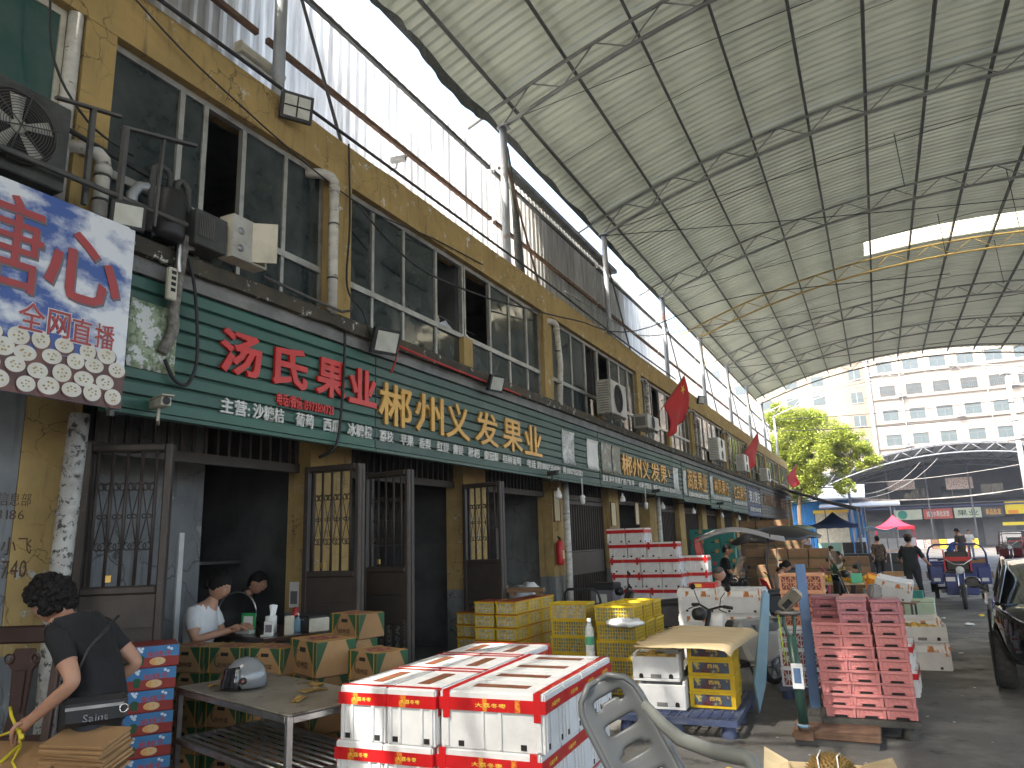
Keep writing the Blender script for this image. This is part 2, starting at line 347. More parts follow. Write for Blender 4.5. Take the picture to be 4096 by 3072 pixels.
for x in px:
    t = MB(); z = arch(x, .60); sl = -(x-ACX)/math.sqrt(AR*AR-(x-ACX)**2)
    t.bar((x, YC[0], z-.05), (x, 48.75, z-.05), .055, .12, up=(-sl, 0, 1)); t.build('purlin', M['truss_dk'], can)
def web_pts():
    n = 28; return [ACX-ASP+2*ASP*k/n for k in range(n+1)]
for i, y in enumerate(YC[1:]):
    T = can
    q = [ACX-ASP-.75+(2*ASP+1.5)*k/30 for k in range(31)]
    tm = M['truss_lit'] if i == 8 else M['truss']
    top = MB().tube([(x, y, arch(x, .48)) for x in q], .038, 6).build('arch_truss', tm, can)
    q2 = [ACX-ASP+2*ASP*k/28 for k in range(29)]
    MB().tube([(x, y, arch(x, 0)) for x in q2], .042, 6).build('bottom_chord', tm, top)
    for k in range(28):
        a, c2 = q2[k], q2[k+1]; mid = (a+c2)/2
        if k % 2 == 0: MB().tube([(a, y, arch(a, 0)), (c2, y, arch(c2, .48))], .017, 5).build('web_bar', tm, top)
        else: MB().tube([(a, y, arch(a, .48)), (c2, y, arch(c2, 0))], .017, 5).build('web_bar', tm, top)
    for s in (0,):
        xc = ACX-ASP+.04
        MB().tube([(xc, y, 6.2), (xc, y, arch(xc, 0)-.02)], .075, 12).cbox((xc, y, arch(xc, 0)-.02), (.24, .24, .02)).build('column', M['column'], can)
        MB().tube([(ACX+ASP-.04, y, 0), (ACX+ASP-.04, y, arch(ACX+ASP-.04)-.02)], .09, 12).build('column', M['column'], can)
    MB().tube([(ACX-ASP+.1, y, arch(ACX-ASP, 0)+.1), (ACX, y, 10.75), (ACX+ASP-.1, y, arch(ACX-ASP, 0)+.1)], .010, 4).build('tie_rod', M['dksteel'], can)
    if 3 <= i < 12:
        MB().bar((ACX-ASP+.09, y+.05, 9.0), (ACX-ASP+.35, y+.9, 6.5), .03, m=0).build('brace', M['rust'] if i == 5 else M['dksteel'], can)
# sag rods between purlins
for y in (8.2, 14.5, 20.2, 26.3, 32.5):
    MB().tube([(x, y, arch(x, .53)) for x in px[1:9]], .009, 4).build('sag_rod', M['dksteel'], can)
for x, y, ln in ((.9, 9.4, .5), (1.6, 20.0, 1.5), (3.0, 26.5, 1.6), (4.6, 24, 1.8), (5.0, 30, 1.7)):
    MB().tube([(x, y, arch(x, .5)), (x+.05, y, arch(x, .5)-ln)], .012, 4).build('hanger_rod', M['dksteel'], can)
# clerestory of corrugated translucent sheets on girts
XC = -6.0
def clere(y0, y1):
    b = MB(); n = round((y1-y0)/.2); pr = []
    for k in range(n): y = y0+(y1-y0)*k/n; pr += [(y, 0), (y+.09, 0), (y+.12, -.03), (y+.18, -.03)]
    pr.append((y1, 0)); z0 = 6.72+.05*math.sin(y0*2.1); z1 = 9.28-.05*math.sin(y0*3)
    vs = [(XC+h-.05, y, z) for z in (z0, 8.0, z1+.0) for y, h in pr]; N = len(pr)
    b.add(vs, [(i*N+j, i*N+j+1, (i+1)*N+j+1, (i+1)*N+j) for i in range(2) for j in range(N-1)]); b.build('wall_sheet', M['frp'], can)
y = -24.0
while y < 53: clere(y, min(y+.8*2.5, 53.3)+.01); y += 2.0
for z in (6.85, 7.95, 9.02):
    for i in range(len(YC)-1): MB().box(XC+.02, YC[i]+.08, z-.035, XC+.08, YC[i+1]-.08, z+.035).build('girt', M['rust'] if z < 9 else M['truss_dk'], can)
# torn shade net hung along the eave
M['net'] = mat('black_shade_net', (.06, .065, .06), .9, c2=(.12, .125, .115), s=30)
def net_strip(p, q, sag, wd, name='shade_net'):
    b = MB(); n = 22; p, q = Vector(p), Vector(q); vs = []
    for i in range(n+1):
        t = i/n; c = p.lerp(q, t); s = 4*t*(1-t)
        vs += [c+Vector((.05*math.sin(9*t), 0, 0)), c+Vector((.06+.05*math.sin(17*t), .03*math.sin(23*t), -sag*s*.5-wd*(.35+.4*s))), c+Vector((.02*math.sin(31*t), .05*math.sin(13*t), -sag*s-wd*(.6+.7*s)))]
    b.add(vs, [(i*3+j, i*3+j+1, i*3+j+4, i*3+j+3) for i in range(n) for j in range(2)]); o = b.build(name, M['net'], can)
    sm = o.modifiers.new('s', 'SOLIDIFY'); sm.thickness = .006
for a, c, sg, wd in ((6.4, 8.4, .10, .03), (8.4, 11.5, .22, .07), (11.7, 16.8, .03, .05), (17.6, 23.4, .03, .08)):
    net_strip((-5.75, a, 9.86), (-5.75, c, 9.86), sg, wd)
MB().tube([(-5.66, 11.75, 9.5), (-5.62, 11.95, 8.2), (-5.64, 12.1, 7.2), (-5.62, 12.2, 6.6)], [.03, .07, .09, .06], 7).build('net_bundle', M['net'], can)

# unseen blocks added on the market roof to throw shade on the clerestory
rr = thing('shade_blocks', 'unseen blocks added behind the clerestory to shade its sheets', 'building')
for y0, y1, h in ((-14, 5.6, 9.9), (13.3, 20.6, 9.95)):
    MB().box(-12.5, y0, 6.4, -6.5, y1, h).build('wall', M['conc'], rr)
    MB().box(-12.8, y0-.2, h, -6.35, y1+.2, h+.12).build('roof', M['conc'], rr)
# ---------------------------------------------------------------- market building
bld = thing('market_building', 'two storey market block with yellow flaking parapet and dusty strip windows', 'building')
XF = -5.15           # face of pilasters, sign and parapet
Y0B, Y1B = -24, 53.4
ZL0, ZL1, ZT, ZH, ZP = 4.27, 4.42, 4.92, 6.09, 6.62  # front numbers taken from image pixels, scaled about the camera along with its height
# roof slab, floor slab, back
MB().box(-13, Y0B, 6.3, XF-.35, Y1B, 6.42).build('roof_slab', M['conc'], bld)
MB().box(-13, Y0B, 4.0, XF-.3, Y1B, 4.2).build('floor_slab', M['dkwall'], bld)
MB().box(-13.2, Y0B, 0, -13, Y1B, 6.4).build('wall', M['dkwall'], bld)
MB().box(-10.2, Y0B, ZS, -10.0, Y1B, 4.0).build('wall', M['dkwall'], bld)
MB().box(-13, Y1B-.25, 0, XF, Y1B, 6.5).build('wall', M['yellow'], bld)
# parapet beam in uneven lengths, coping crumbled
k = 0; y = Y0B
while y < Y1B-.3:
    y2 = min(y+6.0, Y1B-.26); b = MB(); n = 14; vs = []
    for i in range(n+1):
        yy = y+(y2-y)*i/n; zt = ZP+.035*noise.noise((yy*1.7, 3.1, 0))+.02*noise.noise((yy*7, 1, 0))
        vs += [(XF, yy, ZH), (XF+.012*noise.noise((yy*2, 9, 0)), yy, ZH+.3), (XF-.02, yy, zt), (XF-.32, yy, zt-.02), (XF-.32, yy, ZH)]
    b.add(vs, [(i*5+j, i*5+(j+1) % 5, (i+1)*5+(j+1) % 5, (i+1)*5+j) for i in range(n) for j in range(5)]+[(0,1,2,3,4), tuple(n*5+j for j in (4,3,2,1,0))]); b.build('parapet', M['yellow'], bld); y = y2
# ledge over the signs
k = 0; y = Y0B
while y < Y1B-.1:
    y2 = min(y+2.93, Y1B); b = MB(); n = 9; vs = []
    for i in range(n+1):
        yy = y+(y2-y)*i/n; e = .018*noise.noise((yy*4, 0, 2)); e2 = .02*noise.noise((yy*5, 4, 2))
        vs += [(XF-.2, yy, ZL0), (XF+.1+e, yy, ZL0-.01+e2), (XF+.11+e, yy, ZL1-.03+e2*.6), (XF+.07+e, yy, ZL1), (XF-.2, yy, ZL1)]
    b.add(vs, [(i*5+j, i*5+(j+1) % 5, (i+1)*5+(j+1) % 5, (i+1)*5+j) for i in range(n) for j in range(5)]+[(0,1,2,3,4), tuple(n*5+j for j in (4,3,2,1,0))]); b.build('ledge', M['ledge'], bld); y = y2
MB().box(XF-.02, Y0B, 4.13, XF+.02, Y1B, ZL0-.005).build('ledge_soffit', M['conc'], bld)
MB().box(XW-.3, Y0B, 3.98, XF-.03, Y1B, 4.12).build('soffit', M['dkwall'], bld)
# pilasters of the upper floor
PIL = [3.22]+[6.2+6.0*i for i in range(8)]
for i, y in enumerate(PIL):
    wd = .13 if i == 0 else .2
    MB().box(XF-.4, y-wd, ZL1, XF-.006, y+wd, ZH).build('pilaster', M['yellow'], bld)
for i in range(8):
    y = 9.2+6*i
    if y < 52: MB().box(XF-.3, y-.13, ZL1, XF-.03, y+.13, ZT-.02).build('sill_pier', M['yellow'], bld)
# upper windows, half a bay at a time: mullions, transom, panes; some sashes slid open
XG = -5.27
def window(y0, y1, cols, opened=(), gl='glass', fr='frame_al', zt=ZT):
    wd = MB(); t = .045
    wd.box(XG-.03, y0, ZH-.06, XG+.03, y1, ZH); wd.box(XG-.03, y0, ZL1, XG+.03, y1, ZL1+.05); wd.box(XG-.03, y0, ZL1+.05, XG+.03, y0+t, ZH-.06); wd.box(XG-.03, y1-t, ZL1+.05, XG+.03, y1, ZH-.06)
    wn = wd.build('window', M[fr], bld)
    MB().box(XG-.04, y0+t, zt-.035, XG+.04, y1-t, zt+.035).build('transom', M[fr], wn)
    ys = [y0+(y1-y0)*c for c in cols]
    for k in range(len(ys)-1):
        a, c = ys[k], ys[k+1]
        if k: MB().box(XG-.025, a-.022, ZL1+.05, XG+.028, a+.022, zt-.035).box(XG-.025, a-.026, zt+.035, XG+.032, a+.026, ZH-.06).build('mullion', M[fr], wn)
        MB().box(XG-.006, a+.02, ZL1+.05, XG+.004, c-.02, zt-.035).build('pane', M[gl], wn)
        if k not in opened:
            dx = .012*(k % 2); MB().box(XG-.006+dx, a+.02, zt+.035, XG+.002+dx, c-.02, ZH-.06).build('pane', M[gl], wn)
    return wn
window(3.36, 6.0, (0, .27, .37, .55, .77, 1), (2,))
for i in range(8):
    a = PIL[1+i]+.2; b_ = a+2.8; c_ = a+2.8; d_ = PIL[1+i]+5.8
    if a > 52.5: break
    d_ = min(d_, Y1B-.3)
    op = [(3,), (3,), (2, ), (0,), (1,), (3,), (), ()][i]; op2 = [(0,), (0, ), (0, ), (2,), (), (1,), (0,), ()][i]
    window(a, a+2.78, (0, .19, .43, .72, 1), op); 
    if d_-(a+2.8) > .5: window(a+2.8, d_, (0, .30, .55, .80, 1), op2)
window(1.2, 2.98, (0, .55, 1), (), 'glass_teal', 'frame_cr', 5.22-.02)
MB().box(XG-.08, 1.0, ZL1, XG-.0, 3.0, 5.15).build('apron_wall', M['dkwall'], bld)
MB().tube([(XG+.06, 3.03, 4.4), (XG+.06, 3.03, 6.6)], .055, 10).build('corner_post', M['pvc'], bld)
# dark rooms behind the upper glass
for y in [3.22]+[6.2+3*i for i in range(16)]: MB().box(-12.9, y-.06, 4.2, XG-.1, y+.06, 6.3).build('partition', M['dkwall'], bld)
# ground floor piers and partitions
PIER = [3.02+3.53*i for i in range(15)]
for i, y in enumerate(PIER):
    if y > 52.6: break
    pw = .75
    if i == 0: y, pw = 3.33, .45
    MB().box(XW-.32, y, ZS, XW, y+pw, 1.2).build('pier_base', M['grey_wall'], bld)
    MB().box(XW-.32, y, 1.2, XW, y+pw, 3.98).build('pier', M['yellow_dn'], bld)
    MB().box(-10, y+.28, ZS, XW-.33, y+.46, 3.98).build('partition', M['grey_wall'] if i in (0, 3) else M['dkwall'], bld)
    # tile courses on the pier base
    if 0 < i < 8:
        for r in range(3):
            for cidx in range(2):
                MB().box(XW+.002, y+.01+cidx*.37, ZS+.02+r*.295, XW+.012, y+.365+cidx*.37, ZS+.30+r*.295).build('tile', M['conc'], bld)
MB().box(XW-.3, -24, ZS, XW-.004, 3.325, 3.98).build('wall', M['grey_wall'], bld)
# door heads with barred fanlights; sliding grids in some doorways
def bars(y0, y1, z0, z1, x, n, r, name, par, m='gate'):
    for k in range(n):
        y = y0+(y1-y0)*(k+.5)/n; MB().bar((x, y, z0), (x, y, z1), r*2).build(name, M[m], par)
for i in range(14):
    y0, y1 = PIER[i]+.75, PIER[i+1]
    if y1 > 53: break
    f = MB().box(XW-.24, y0, 2.76, XW-.16, y1, 2.86).box(XW-.24, y0, 2.86, XW-.18, y0+.06, 3.9).box(XW-.24, y1-.06, 2.86, XW-.18, y1, 3.9).build('fanlight', M['gate'], bld)
    bars(y0+.06, y1-.06, 2.86, 3.9, XW-.21, 18 if i < 6 else 12, .014, 'bar', f)
    if i in (3, 5, 6, 7, 8, 9, 10):       # drawn scissor gates
        g = MB().box(XW-.22, y0, ZS+.02, XW-.16, y0+.05, 2.74).box(XW-.22, y1-.05, ZS+.02, XW-.16, y1, 2.74).box(XW-.22, y0+.05, 2.66, XW-.16, y1-.05, 2.74).build('grille_gate', M['gate'], bld)
        e = y1-.06 if i != 3 else y0+(y1-y0)*.97; s_ = y0+.06 if i != 3 else y0+.5
        bars(s_, e, ZS+.03, 2.66, XW-.19, 15, .017, 'bar', g)
        if i == 3:
            MB().box(XW-.2, s_, 1.15, XW-.17, e, 1.62).build('panel', M['gate'], g); MB().box(XW-.195, s_, 1.63, XW-.172, e, 1.66).build('rail', M['gate'], g)
# security lattice deep in the second doorway and the first
for i, xx in ((0, -8.2), (1, -7.2)):
    y0, y1 = PIER[i]+.75, PIER[i+1]
    g = MB().box(xx-.02, y0-.2, 2.6, xx+.02, y1+.2, 2.66).build('inner_grille', M['dksteel'], bld)
    bars(y0-.2, y1+.2, ZS, 2.6, xx, 14, .008, 'bar', g, 'dksteel')
    for z in (.7, 1.1, 1.5, 1.9, 2.3): MB().bar((xx, y0-.2, z), (xx, y1+.2, z), .012).build('cross_bar', M['dksteel'], g)
    MB().box(xx-.5, y0-.25, ZS, xx-.45, y1+.25, 3.9).build('inner_wall', M['dkwall'], g)
# folding gate leaves standing open into the street
def scroll(b, y, z0, z1, wd, x=0):
    """C-scroll pair in a gate field, local plane: u along the leaf, v up"""
    zc = (z0+z1)/2
    for sg in (1, -1):
        pts = []
        for k in range(15):
            a = -math.pi*.5+k/14*2.6*math.pi; r = .045*(1-k/22); pts.append((y+sg*0, 0, 0))
        top = [(y+wd*.5*sg*(-.6), x, z1-.02)]+[(y+sg*(.018+.03*math.cos(a)), x, z1-.06+.03*math.sin(a)) for a in [math.pi*k/6 for k in range(-3, 9)]]
        b.tube([(p[0], p[1], p[2]) for p in top], .005, 4)
        bot = [(y+sg*(.018+.03*math.cos(a)), x, z0+.06-.03*math.sin(a)) for a in [math.pi*k/6 for k in range(-3, 9)]]
        b.tube(bot, .005, 4)
        b.tube([(y+sg*wd*.4, x, z1-.06), (y, x, zc), (y-sg*wd*.4, x, z0+.06)], .005, 4)
        b.tube([(y+sg*(.02+.016*math.cos(a)), x, zc+.016*math.sin(a)) for a in [math.pi*k/4 for k in range(9)]], .005, 4)
M['wmesh'] = mat('wire_mesh_sheet', (.30, .30, .29), .6, .5, c2=(.03, .03, .03), s=55, lo=.48, hi=.55)
def gate_leaf(p, q, z0=.36, z1=2.8, twin=True):
    p, q = Vector((p[0], p[1], 0)), Vector((q[0], q[1], 0)); L = (q-p).length; an = math.atan2(q.y-p.y, q.x-p.x)
    g = bpy.data.objects.new('gate_leaf', None); COL.objects.link(g); g.parent = bld; g.location = p; g.rotation_euler = (0, 0, an)
    def pt(nm, b, m='gate', bev=.004): return b.build(nm, M[m], g, bevel=bev)
    pt('stile', MB().box(0, -.03, z0, .06, .03, z1)); pt('stile', MB().box(L-.06, -.03, z0, L, .03, z1), bev=.012)
    pt('rail', MB().box(.06, -.028, z1-.07, L-.06, .028, z1), bev=.015)
    za, zb = z0+.62, z0+1.22
    for z in (z0, za, zb): pt('rail', MB().box(.06, -.03, z-.035+.035, L-.06, .03, z+.07), bev=.015)
    zm = (za+zb)/2+.03
    pt('panel', MB().box(.06, -.012, za+.07, L-.06, .012, zm-.008)); pt('panel', MB().box(.06, -.012, zm+.008, L-.06, .012, zb)); pt('rail', MB().box(.06, -.016, zm-.008, L-.06, .016, zm+.008), bev=0)
    n = 5
    for k in range(n):
        u = .06+(L-.12)*(k+.5)/n
        pt('bar', MB().tube([(u, -.012, zb+.07), (u, -.012, z1-.07)], .014, 6), bev=0)
        pt('bar', MB().box(u-.02, -.02, z0+.07, u+.02, .005, za), bev=0)
    for k in range(n-1):
        u = .06+(L-.12)*(k+1)/n; b = MB(); scroll(b, u, zb+.32, z1-.3, (L-.12)/n); pt('scroll', b, bev=0)
    pt('mesh_sheet', MB().box(.06, .008, z0+.07, L-.06, .012, za), 'wmesh', 0)
    if twin:     # the outer leaf folded flat behind it
        pt('folded_leaf', MB().box(L-.07, .045, z0, L-.01, .10, z1).box(.02, .045, z1-.07, L-.07, .09, z1).box(.02, .045, za, L-.07, .06, zb).box(.02, .045, z0, .07, .1, z1-.07), bev=.01)
    pt('padlock', MB().box(.05+L*.3, -.06, zb+.10, .05+L*.3+.045, -.035, zb+.16), 'brass', .004) if True else None
M['brass'] = mat('brass', (.45, .30, .10), .4, .8)
gate_leaf((-5.80, 3.82), (-5.24, 4.22)); gate_leaf((-5.78, 6.44), (-5.02, 6.46)); gate_leaf((-5.78, 7.52), (-5.02, 7.40)); gate_leaf((-5.78, 10.0), (-5.04, 9.86))
# wall hung pieces inside the third doorway
MB().box(-6.9, 12.6, 1.55, -6.6, 13.0, 2.15).build('fuse_cabinet', M['dksteel'], bld)
# grey side wall just inside the first doorway, with a conduit
iw = MB().box(-6.75, 4.45, ZS, -6.65, 5.78, 3.9).build('side_wall', M['grey_wall'], bld); MB().box(-6.648, 5.48, ZS, -6.62, 5.54, 2.1).build('conduit', M['white'], iw)
for z in (1.2, 1.75): MB().box(-7.6, 5.8, z, -7.0, 6.7, z+.03).build('shelf', M['dksteel'], bld)
# ---------------------------------------------------------------- slatted shop signs
XS = XF+.0
def sign(label, y0, y1, m, z0=3.004, z1=4.12, n=9, name='shop_sign'):
    t = thing(name, label, 'sign', group='slatted fascia signs along the market')
    MB().box(XS-.05, y0, z0+.02, XS-.02, y1, z1).build('backing', M['dksteel'], t)
    h = (z1-z0)/n; b = MB()
    L = y1-y0; nseg = max(1, round(L/3.9))
    for s in range(nseg):
        a, c = y0+L*s/nseg+.004, y0+L*(s+1)/nseg-.004
        b = MB(); b.prism([(-.02, 0), (.012, .012), (.016, h-.028), (.004, h-.010), (-.02, h-.010)], lambda u, v, d: (XS+u, d, v), a, c)
        me = b.mesh(m)
        for k in range(n): put('slat', me, t, (0, 0, z0+k*h))
    MB().box(XS-.06, y0+.002, z0-.035, XS+.03, y1-.002, z0-.002).build('lower_edge', m, t)
    return t
def words(t, items, z0, z1, m, name='lettering', depth=.018, off=.02):
    for s, a, b in items: letter(name, s, (XS+.02, 0, 0), '+x', a, b, z0, z1, m, t, depth, off)
s1 = sign('green slatted sign with four large red characters', 3.5, 6.86, M['green'])
words(s1, [('汤', 4.53, 5.03), ('氏', 5.18, 5.67), ('果', 5.80, 6.29), ('业', 6.34, 6.84)], 3.47, 3.89, M['red_let'], 'raised_character', .03, .03)
words(s1, [('电话/微信:15973504728', 5.26, 6.10)], 3.275, 3.40, M['red_let'])
words(s1, [('主营:', 4.58, 4.92), ('沙糖桔', 4.96, 5.36), ('葡萄', 5.53, 5.79), ('西瓜', 5.95, 6.20), ('冰糖橙', 6.34, 6.78)], 3.10, 3.245, M['white_let'])
s2 = sign('green slatted sign with large gold characters and two phone numbers', 6.87, 14.62, M['green_old'])
words(s2, [('郴', 6.89, 7.58), ('州', 7.65, 8.34), ('义', 8.40, 9.06), ('发', 9.22, 9.95), ('果', 10.10, 10.82), ('业', 10.9, 11.6)], 3.31, 3.82, M['gold_let'], 'raised_character', .03, .014)
words(s2, [('荔枝', 6.93, 7.2), ('苹果', 7.35, 7.63), ('香梨', 7.76, 8.03), ('红提', 8.19, 8.49), ('青提', 8.6, 8.88), ('枇杷', 9.02, 9.35), ('皇冠梨', 9.5, 9.95), ('桂林葡萄', 10.1, 10.75), ('电话', 11.0, 11.33), ('刘13807354031', 11.39, 12.42), ('肖13807352321', 12.57, 13.55)], 3.10, 3.235, M['white_let'])
s3 = sign('weathered green sign with smaller gold characters beside peeling fruit posters', 14.66, 22.0, M['green_old'])
words(s3, [('郴', 16.1, 16.9), ('州', 16.93, 17.66), ('义', 17.74, 18.38), ('发', 18.5, 19.38), ('果', 19.45, 20.1)], 3.32, 3.80, M['gold_let'], 'raised_character', .03, .014)
words(s3, [('、', 20.25, 20.45)], 3.5, 3.75, M['gold_let'], 'raised_character', .03, .02)
words(s3, [('宜章 资兴 新疆 广西 广东 等', 14.75, 17.0), ('水果 代销点', 17.4, 18.5), ('电话 13807354031 肖13807352321', 18.7, 21.7)], 3.09, 3.23, M['white_let'])
s4 = sign('weathered green sign with four tall narrow gold characters', 22.08, 26.0, M['green_old'], 2.95, 4.1)
words(s4, [('润', 22.6, 23.3), ('发', 23.35, 24.0), ('果', 24.1, 24.75), ('业', 24.8, 25.5)], 3.32, 3.92, M['gold_let'], 'raised_character', .03, .014)
words(s4, [('优质水果批发代办电话', 22.7, 25.6)], 3.08, 3.24, M['white_let'])
s5 = sign('weathered green sign beyond the tall narrow gold one, with gold orchard characters', 26.1, 30.3, M['green_old'], 2.85, 4.05)
words(s5, [('林', 26.8, 27.4), ('凤', 27.5, 28.1), ('果', 28.2, 28.9), ('行', 28.95, 29.6)], 3.35, 3.9, M['gold_let'], 'raised_character', .03, .014)
words(s5, [('主营各种水果批发零售', 26.6, 30.0)], 3.15, 3.3, M['white_let'])
s6 = sign('weathered green sign just before the blue one', 30.35, 34.3, M['green_old'], 2.8, 4.0)
words(s6, [('仁', 30.7, 31.4), ('氏', 31.5, 32.2), ('果', 32.3, 33.0), ('行', 33.1, 33.9)], 3.3, 3.88, M['gold_let'], 'raised_character', .03, .014)
words(s6, [('精品水果批发', 30.8, 34.0)], 3.1, 3.25, M['white_let'])
s7 = sign('faded blue slatted sign with white characters', 34.4, 38.4, M['blue_slat'], 2.72, 4.0)
words(s7, [('英', 34.8, 35.6), ('义', 35.7, 36.4), ('果', 36.5, 37.2), ('行', 37.3, 38.1)], 3.3, 3.85, M['white_let'], 'raised_character', .03, .014)
words(s7, [('批发各种水果', 34.8, 38.1)], 2.9, 3.1, M['white_let'])
s8 = sign('grey brown slatted sign under the sloping awning', 38.5, 46.6, M['brown_slat'], 2.72, 4.1)
words(s8, [('郴', 39.4, 40.5), ('州', 40.7, 41.8), ('果', 42.0, 43.1), ('品', 43.3, 44.4)], 3.3, 3.9, M['kraft_d'], 'raised_character', .03, .014)
s9 = sign('last slatted sign at the end of the block with gold characters', 46.7, 51.2, M['brown_slat'], 2.75, 4.1)
words(s9, [('鲜', 47.0, 47.9), ('果', 48.0, 48.9), ('行', 49.0, 50.0)], 3.3, 3.95, M['gold_let'], 'raised_character', .03, .014)
# posters fixed to the signs
def poster_mat(name, a, b, bare, sc):
    m, nt, bs = _nodes(name); v = coord(nt); bs.inputs['Roughness'].default_value = .6
    vo = nn(nt, 'TexVoronoi', Scale=sc); nt.links.new(v, vo.inputs['Vector'])
    c = mixc(nt, vo.outputs['Distance'], a, b); c = mixc(nt, noise_f(nt, v, 22, 4, .45, .6), c, tuple(q*.6 for q in a))
    c = mixc(nt, noise_f(nt, v, 3.2, 6, .55, .57, .7), c, bare); nt.links.new(c, bs.inputs['Base Color']); return m
M['post_a'] = poster_mat('peeling_melon_print', (.22, .30, .18), (.42, .46, .32), (.66, .67, .66), 7)
M['post_b'] = poster_mat('faded_grape_print', (.50, .52, .50), (.62, .63, .62), (.68, .68, .68), 12)
M['post_c'] = poster_mat('faded_pear_print', (.36, .33, .24), (.20, .22, .20), (.42, .42, .40), 6)
def poster(y0, y1, z0, z1, m, label):
    b = MB(); n = 6; vs = []
    for i in range(n+1):
        for j in range(n+1):
            u, v = i/n, j/n; vs.append((XS+.024+.010*max(0, noise.noise((y0*3+u*3, v*3, 1)))+(.018 if (i in (0, n) and j in (0, n)) else 0), y0+(y1-y0)*u, z0+(z1-z0)*v))
    b.add(vs, [(i*(n+1)+j, (i+1)*(n+1)+j, (i+1)*(n+1)+j+1, i*(n+1)+j+1) for i in range(n) for j in range(n)], 0, True)
    o = b.build('fruit_poster', M[m]); md = o.modifiers.new('s', 'SOLIDIFY'); md.thickness = .004
    tag(o, label, 'poster', 'posters fixed to the shop signs')
poster(3.63, 4.08, 3.34, 3.90, 'post_a', 'peeling melon poster on the green sign below the power socket')
poster(12.58, 13.2, 3.30, 3.93, 'post_b', 'white poster with faded sprigs on the gold lettered sign')
poster(13.9, 14.56, 3.29, 3.91, 'white', 'blank white poster at the end of the gold lettered sign')
poster(14.76, 15.42, 3.27, 3.93, 'post_c', 'brown faded pear poster, first on the second gold sign')
poster(15.5, 16.06, 3.29, 3.93, 'post_c', 'pale faded pear poster next to the second gold sign characters')
poster(20.9, 21.5, 3.2, 3.85, 'post_b', 'grey peeling poster at the end of the second gold sign')
poster(22.1, 22.5, 3.1, 3.85, 'post_b', 'narrow pale poster before the tall narrow gold characters')
poster(26.15, 26.6, 3.2, 3.95, 'post_b', 'narrow grey poster at the start of the orchard sign')

# ---------------------------------------------------------------- big fruit billboard
def sky_print():
    m, nt, b = _nodes('billboard_sky_print'); v = coord(nt); b.inputs['Roughness'].default_value = .42
    c = mixc(nt, noise_f(nt, coord(nt, 'Object', (1, 1.1, 1.9)), 1.5, 7, .44, .56, .6), (.045, .10, .34), (.72, .74, .78))
    nt.links.new(c, b.inputs['Base Color']); return m
M['skyprint'] = sky_print()
M['app_bg'] = mat('apple_skin_print', (.10, .045, .04), .45, c2=(.20, .08, .06), s=6)
M['app_cut'] = mat('apple_cut_print', (.62, .58, .50), .45, c2=(.70, .68, .62), s=9)
M['app_core'] = mat('apple_core_print', (.42, .33, .10), .45, c2=(.2, .12, .07), s=12)
M['print_red'] = mat('printed_red', (.40, .05, .05), .45, c2=(.34, .06, .06), s=5)
M['print_sh'] = mat('printed_shadow', (.16, .15, .17), .45)
M['print_w'] = mat('printed_white', (.74, .74, .76), .45)
bb = thing('billboard', 'large blue sky billboard with red characters and rows of cut apples', 'billboard')
XB, BY0, BY1, BZ0, BZ1 = -4.80, .9, 3.40, 2.92, 4.31
MB().box(XB-.02, BY0, BZ0, XB, BY1, BZ1).build('panel', M['skyprint'], bb)
for y in (BY0+.05, 2.2, BY1-.05): MB().bar((XB-.04, y, BZ0-.05), (XB-.04, y, BZ1+.05), .035).build('post', M['dksteel'], bb)
for z in (BZ0+.05, BZ1-.05): MB().bar((XB-.075, BY0, z), (XB-.075, BY1, z), .03).build('rail', M['dksteel'], bb)
MB().box(XB+.0015, BY0, BZ0, XB+.003, BY1, BZ0+.30).build('printed_band', M['app_bg'], bb)
rn = random.Random(3); row = 0
for row in range(4):
    for k in range(15):
        yy = BY1-.07-.155*k-(.07 if row % 2 else 0)+rn.uniform(-.015, .015); zz = BZ0+.075+.10*row+rn.uniform(-.01, .01)
        if yy < BY0+.1: continue
        ry, rz = .068*rn.uniform(.85, 1.1), .058*rn.uniform(.85, 1.1); d = .0045+.0022*(3-row)+.0004*(k % 3)
        f = lambda u, v, dd: (XB+dd, yy+u, zz+v)
        el = [(math.cos(2*math.pi*q/18), math.sin(2*math.pi*q/18)) for q in range(18)]
        b = MB().prism([(u*ry*1.06+.006, v*rz*1.1-.012) for u, v in el], f, d, d+.0006, 0).prism([(u*ry, v*rz) for u, v in el], f, d+.0007, d+.0013, 1)
        for s_ in range(5):
            a = s_*2*math.pi/5+rn.random(); b.prism([(math.cos(a)*ry*.42+u*ry*.13, math.sin(a)*rz*.42+v*rz*.13) for u, v in el[::3]], f, d+.0014, d+.0017, 2)
        b.prism([(u*ry*.1, v*rz*.1) for u, v in el[::3]], f, d+.0014, d+.0017, 2); b.build('printed_apple', [M['app_bg'], M['app_cut'], M['app_core']], bb)
for s, a, c, z0, z1, of in (('糖', 2.13, 2.74, 3.58, 4.22, 0), ('心', 2.76, 3.31, 3.62, 4.13, .016)):
    letter('printed_character', s, (XB+.002, .016, -.014), '+x', a, c, z0, z1, M['print_sh'], bb, .003, of)
    letter('printed_character', s, (XB+.006, 0, 0), '+x', a, c, z0, z1, M['print_red'], bb, .003, of)
for s, a, c, z0, z1 in (('全', 2.63, 2.80, 3.34, 3.53), ('网', 2.82, 2.97, 3.34, 3.52), ('直', 2.98, 3.13, 3.33, 3.51), ('播', 3.15, 3.30, 3.33, 3.51), ('丨', 2.42, 2.445, 3.36, 3.54)):
    letter('printed_character', s, (XB+.002, 0, 0), '+x', a-.006, c+.006, z0-.006, z1+.006, M['print_w'], bb, .003, .03)
    letter('printed_character', s, (XB+.006, 0, 0), '+x', a, c, z0, z1, M['print_red'], bb, .003, .008)
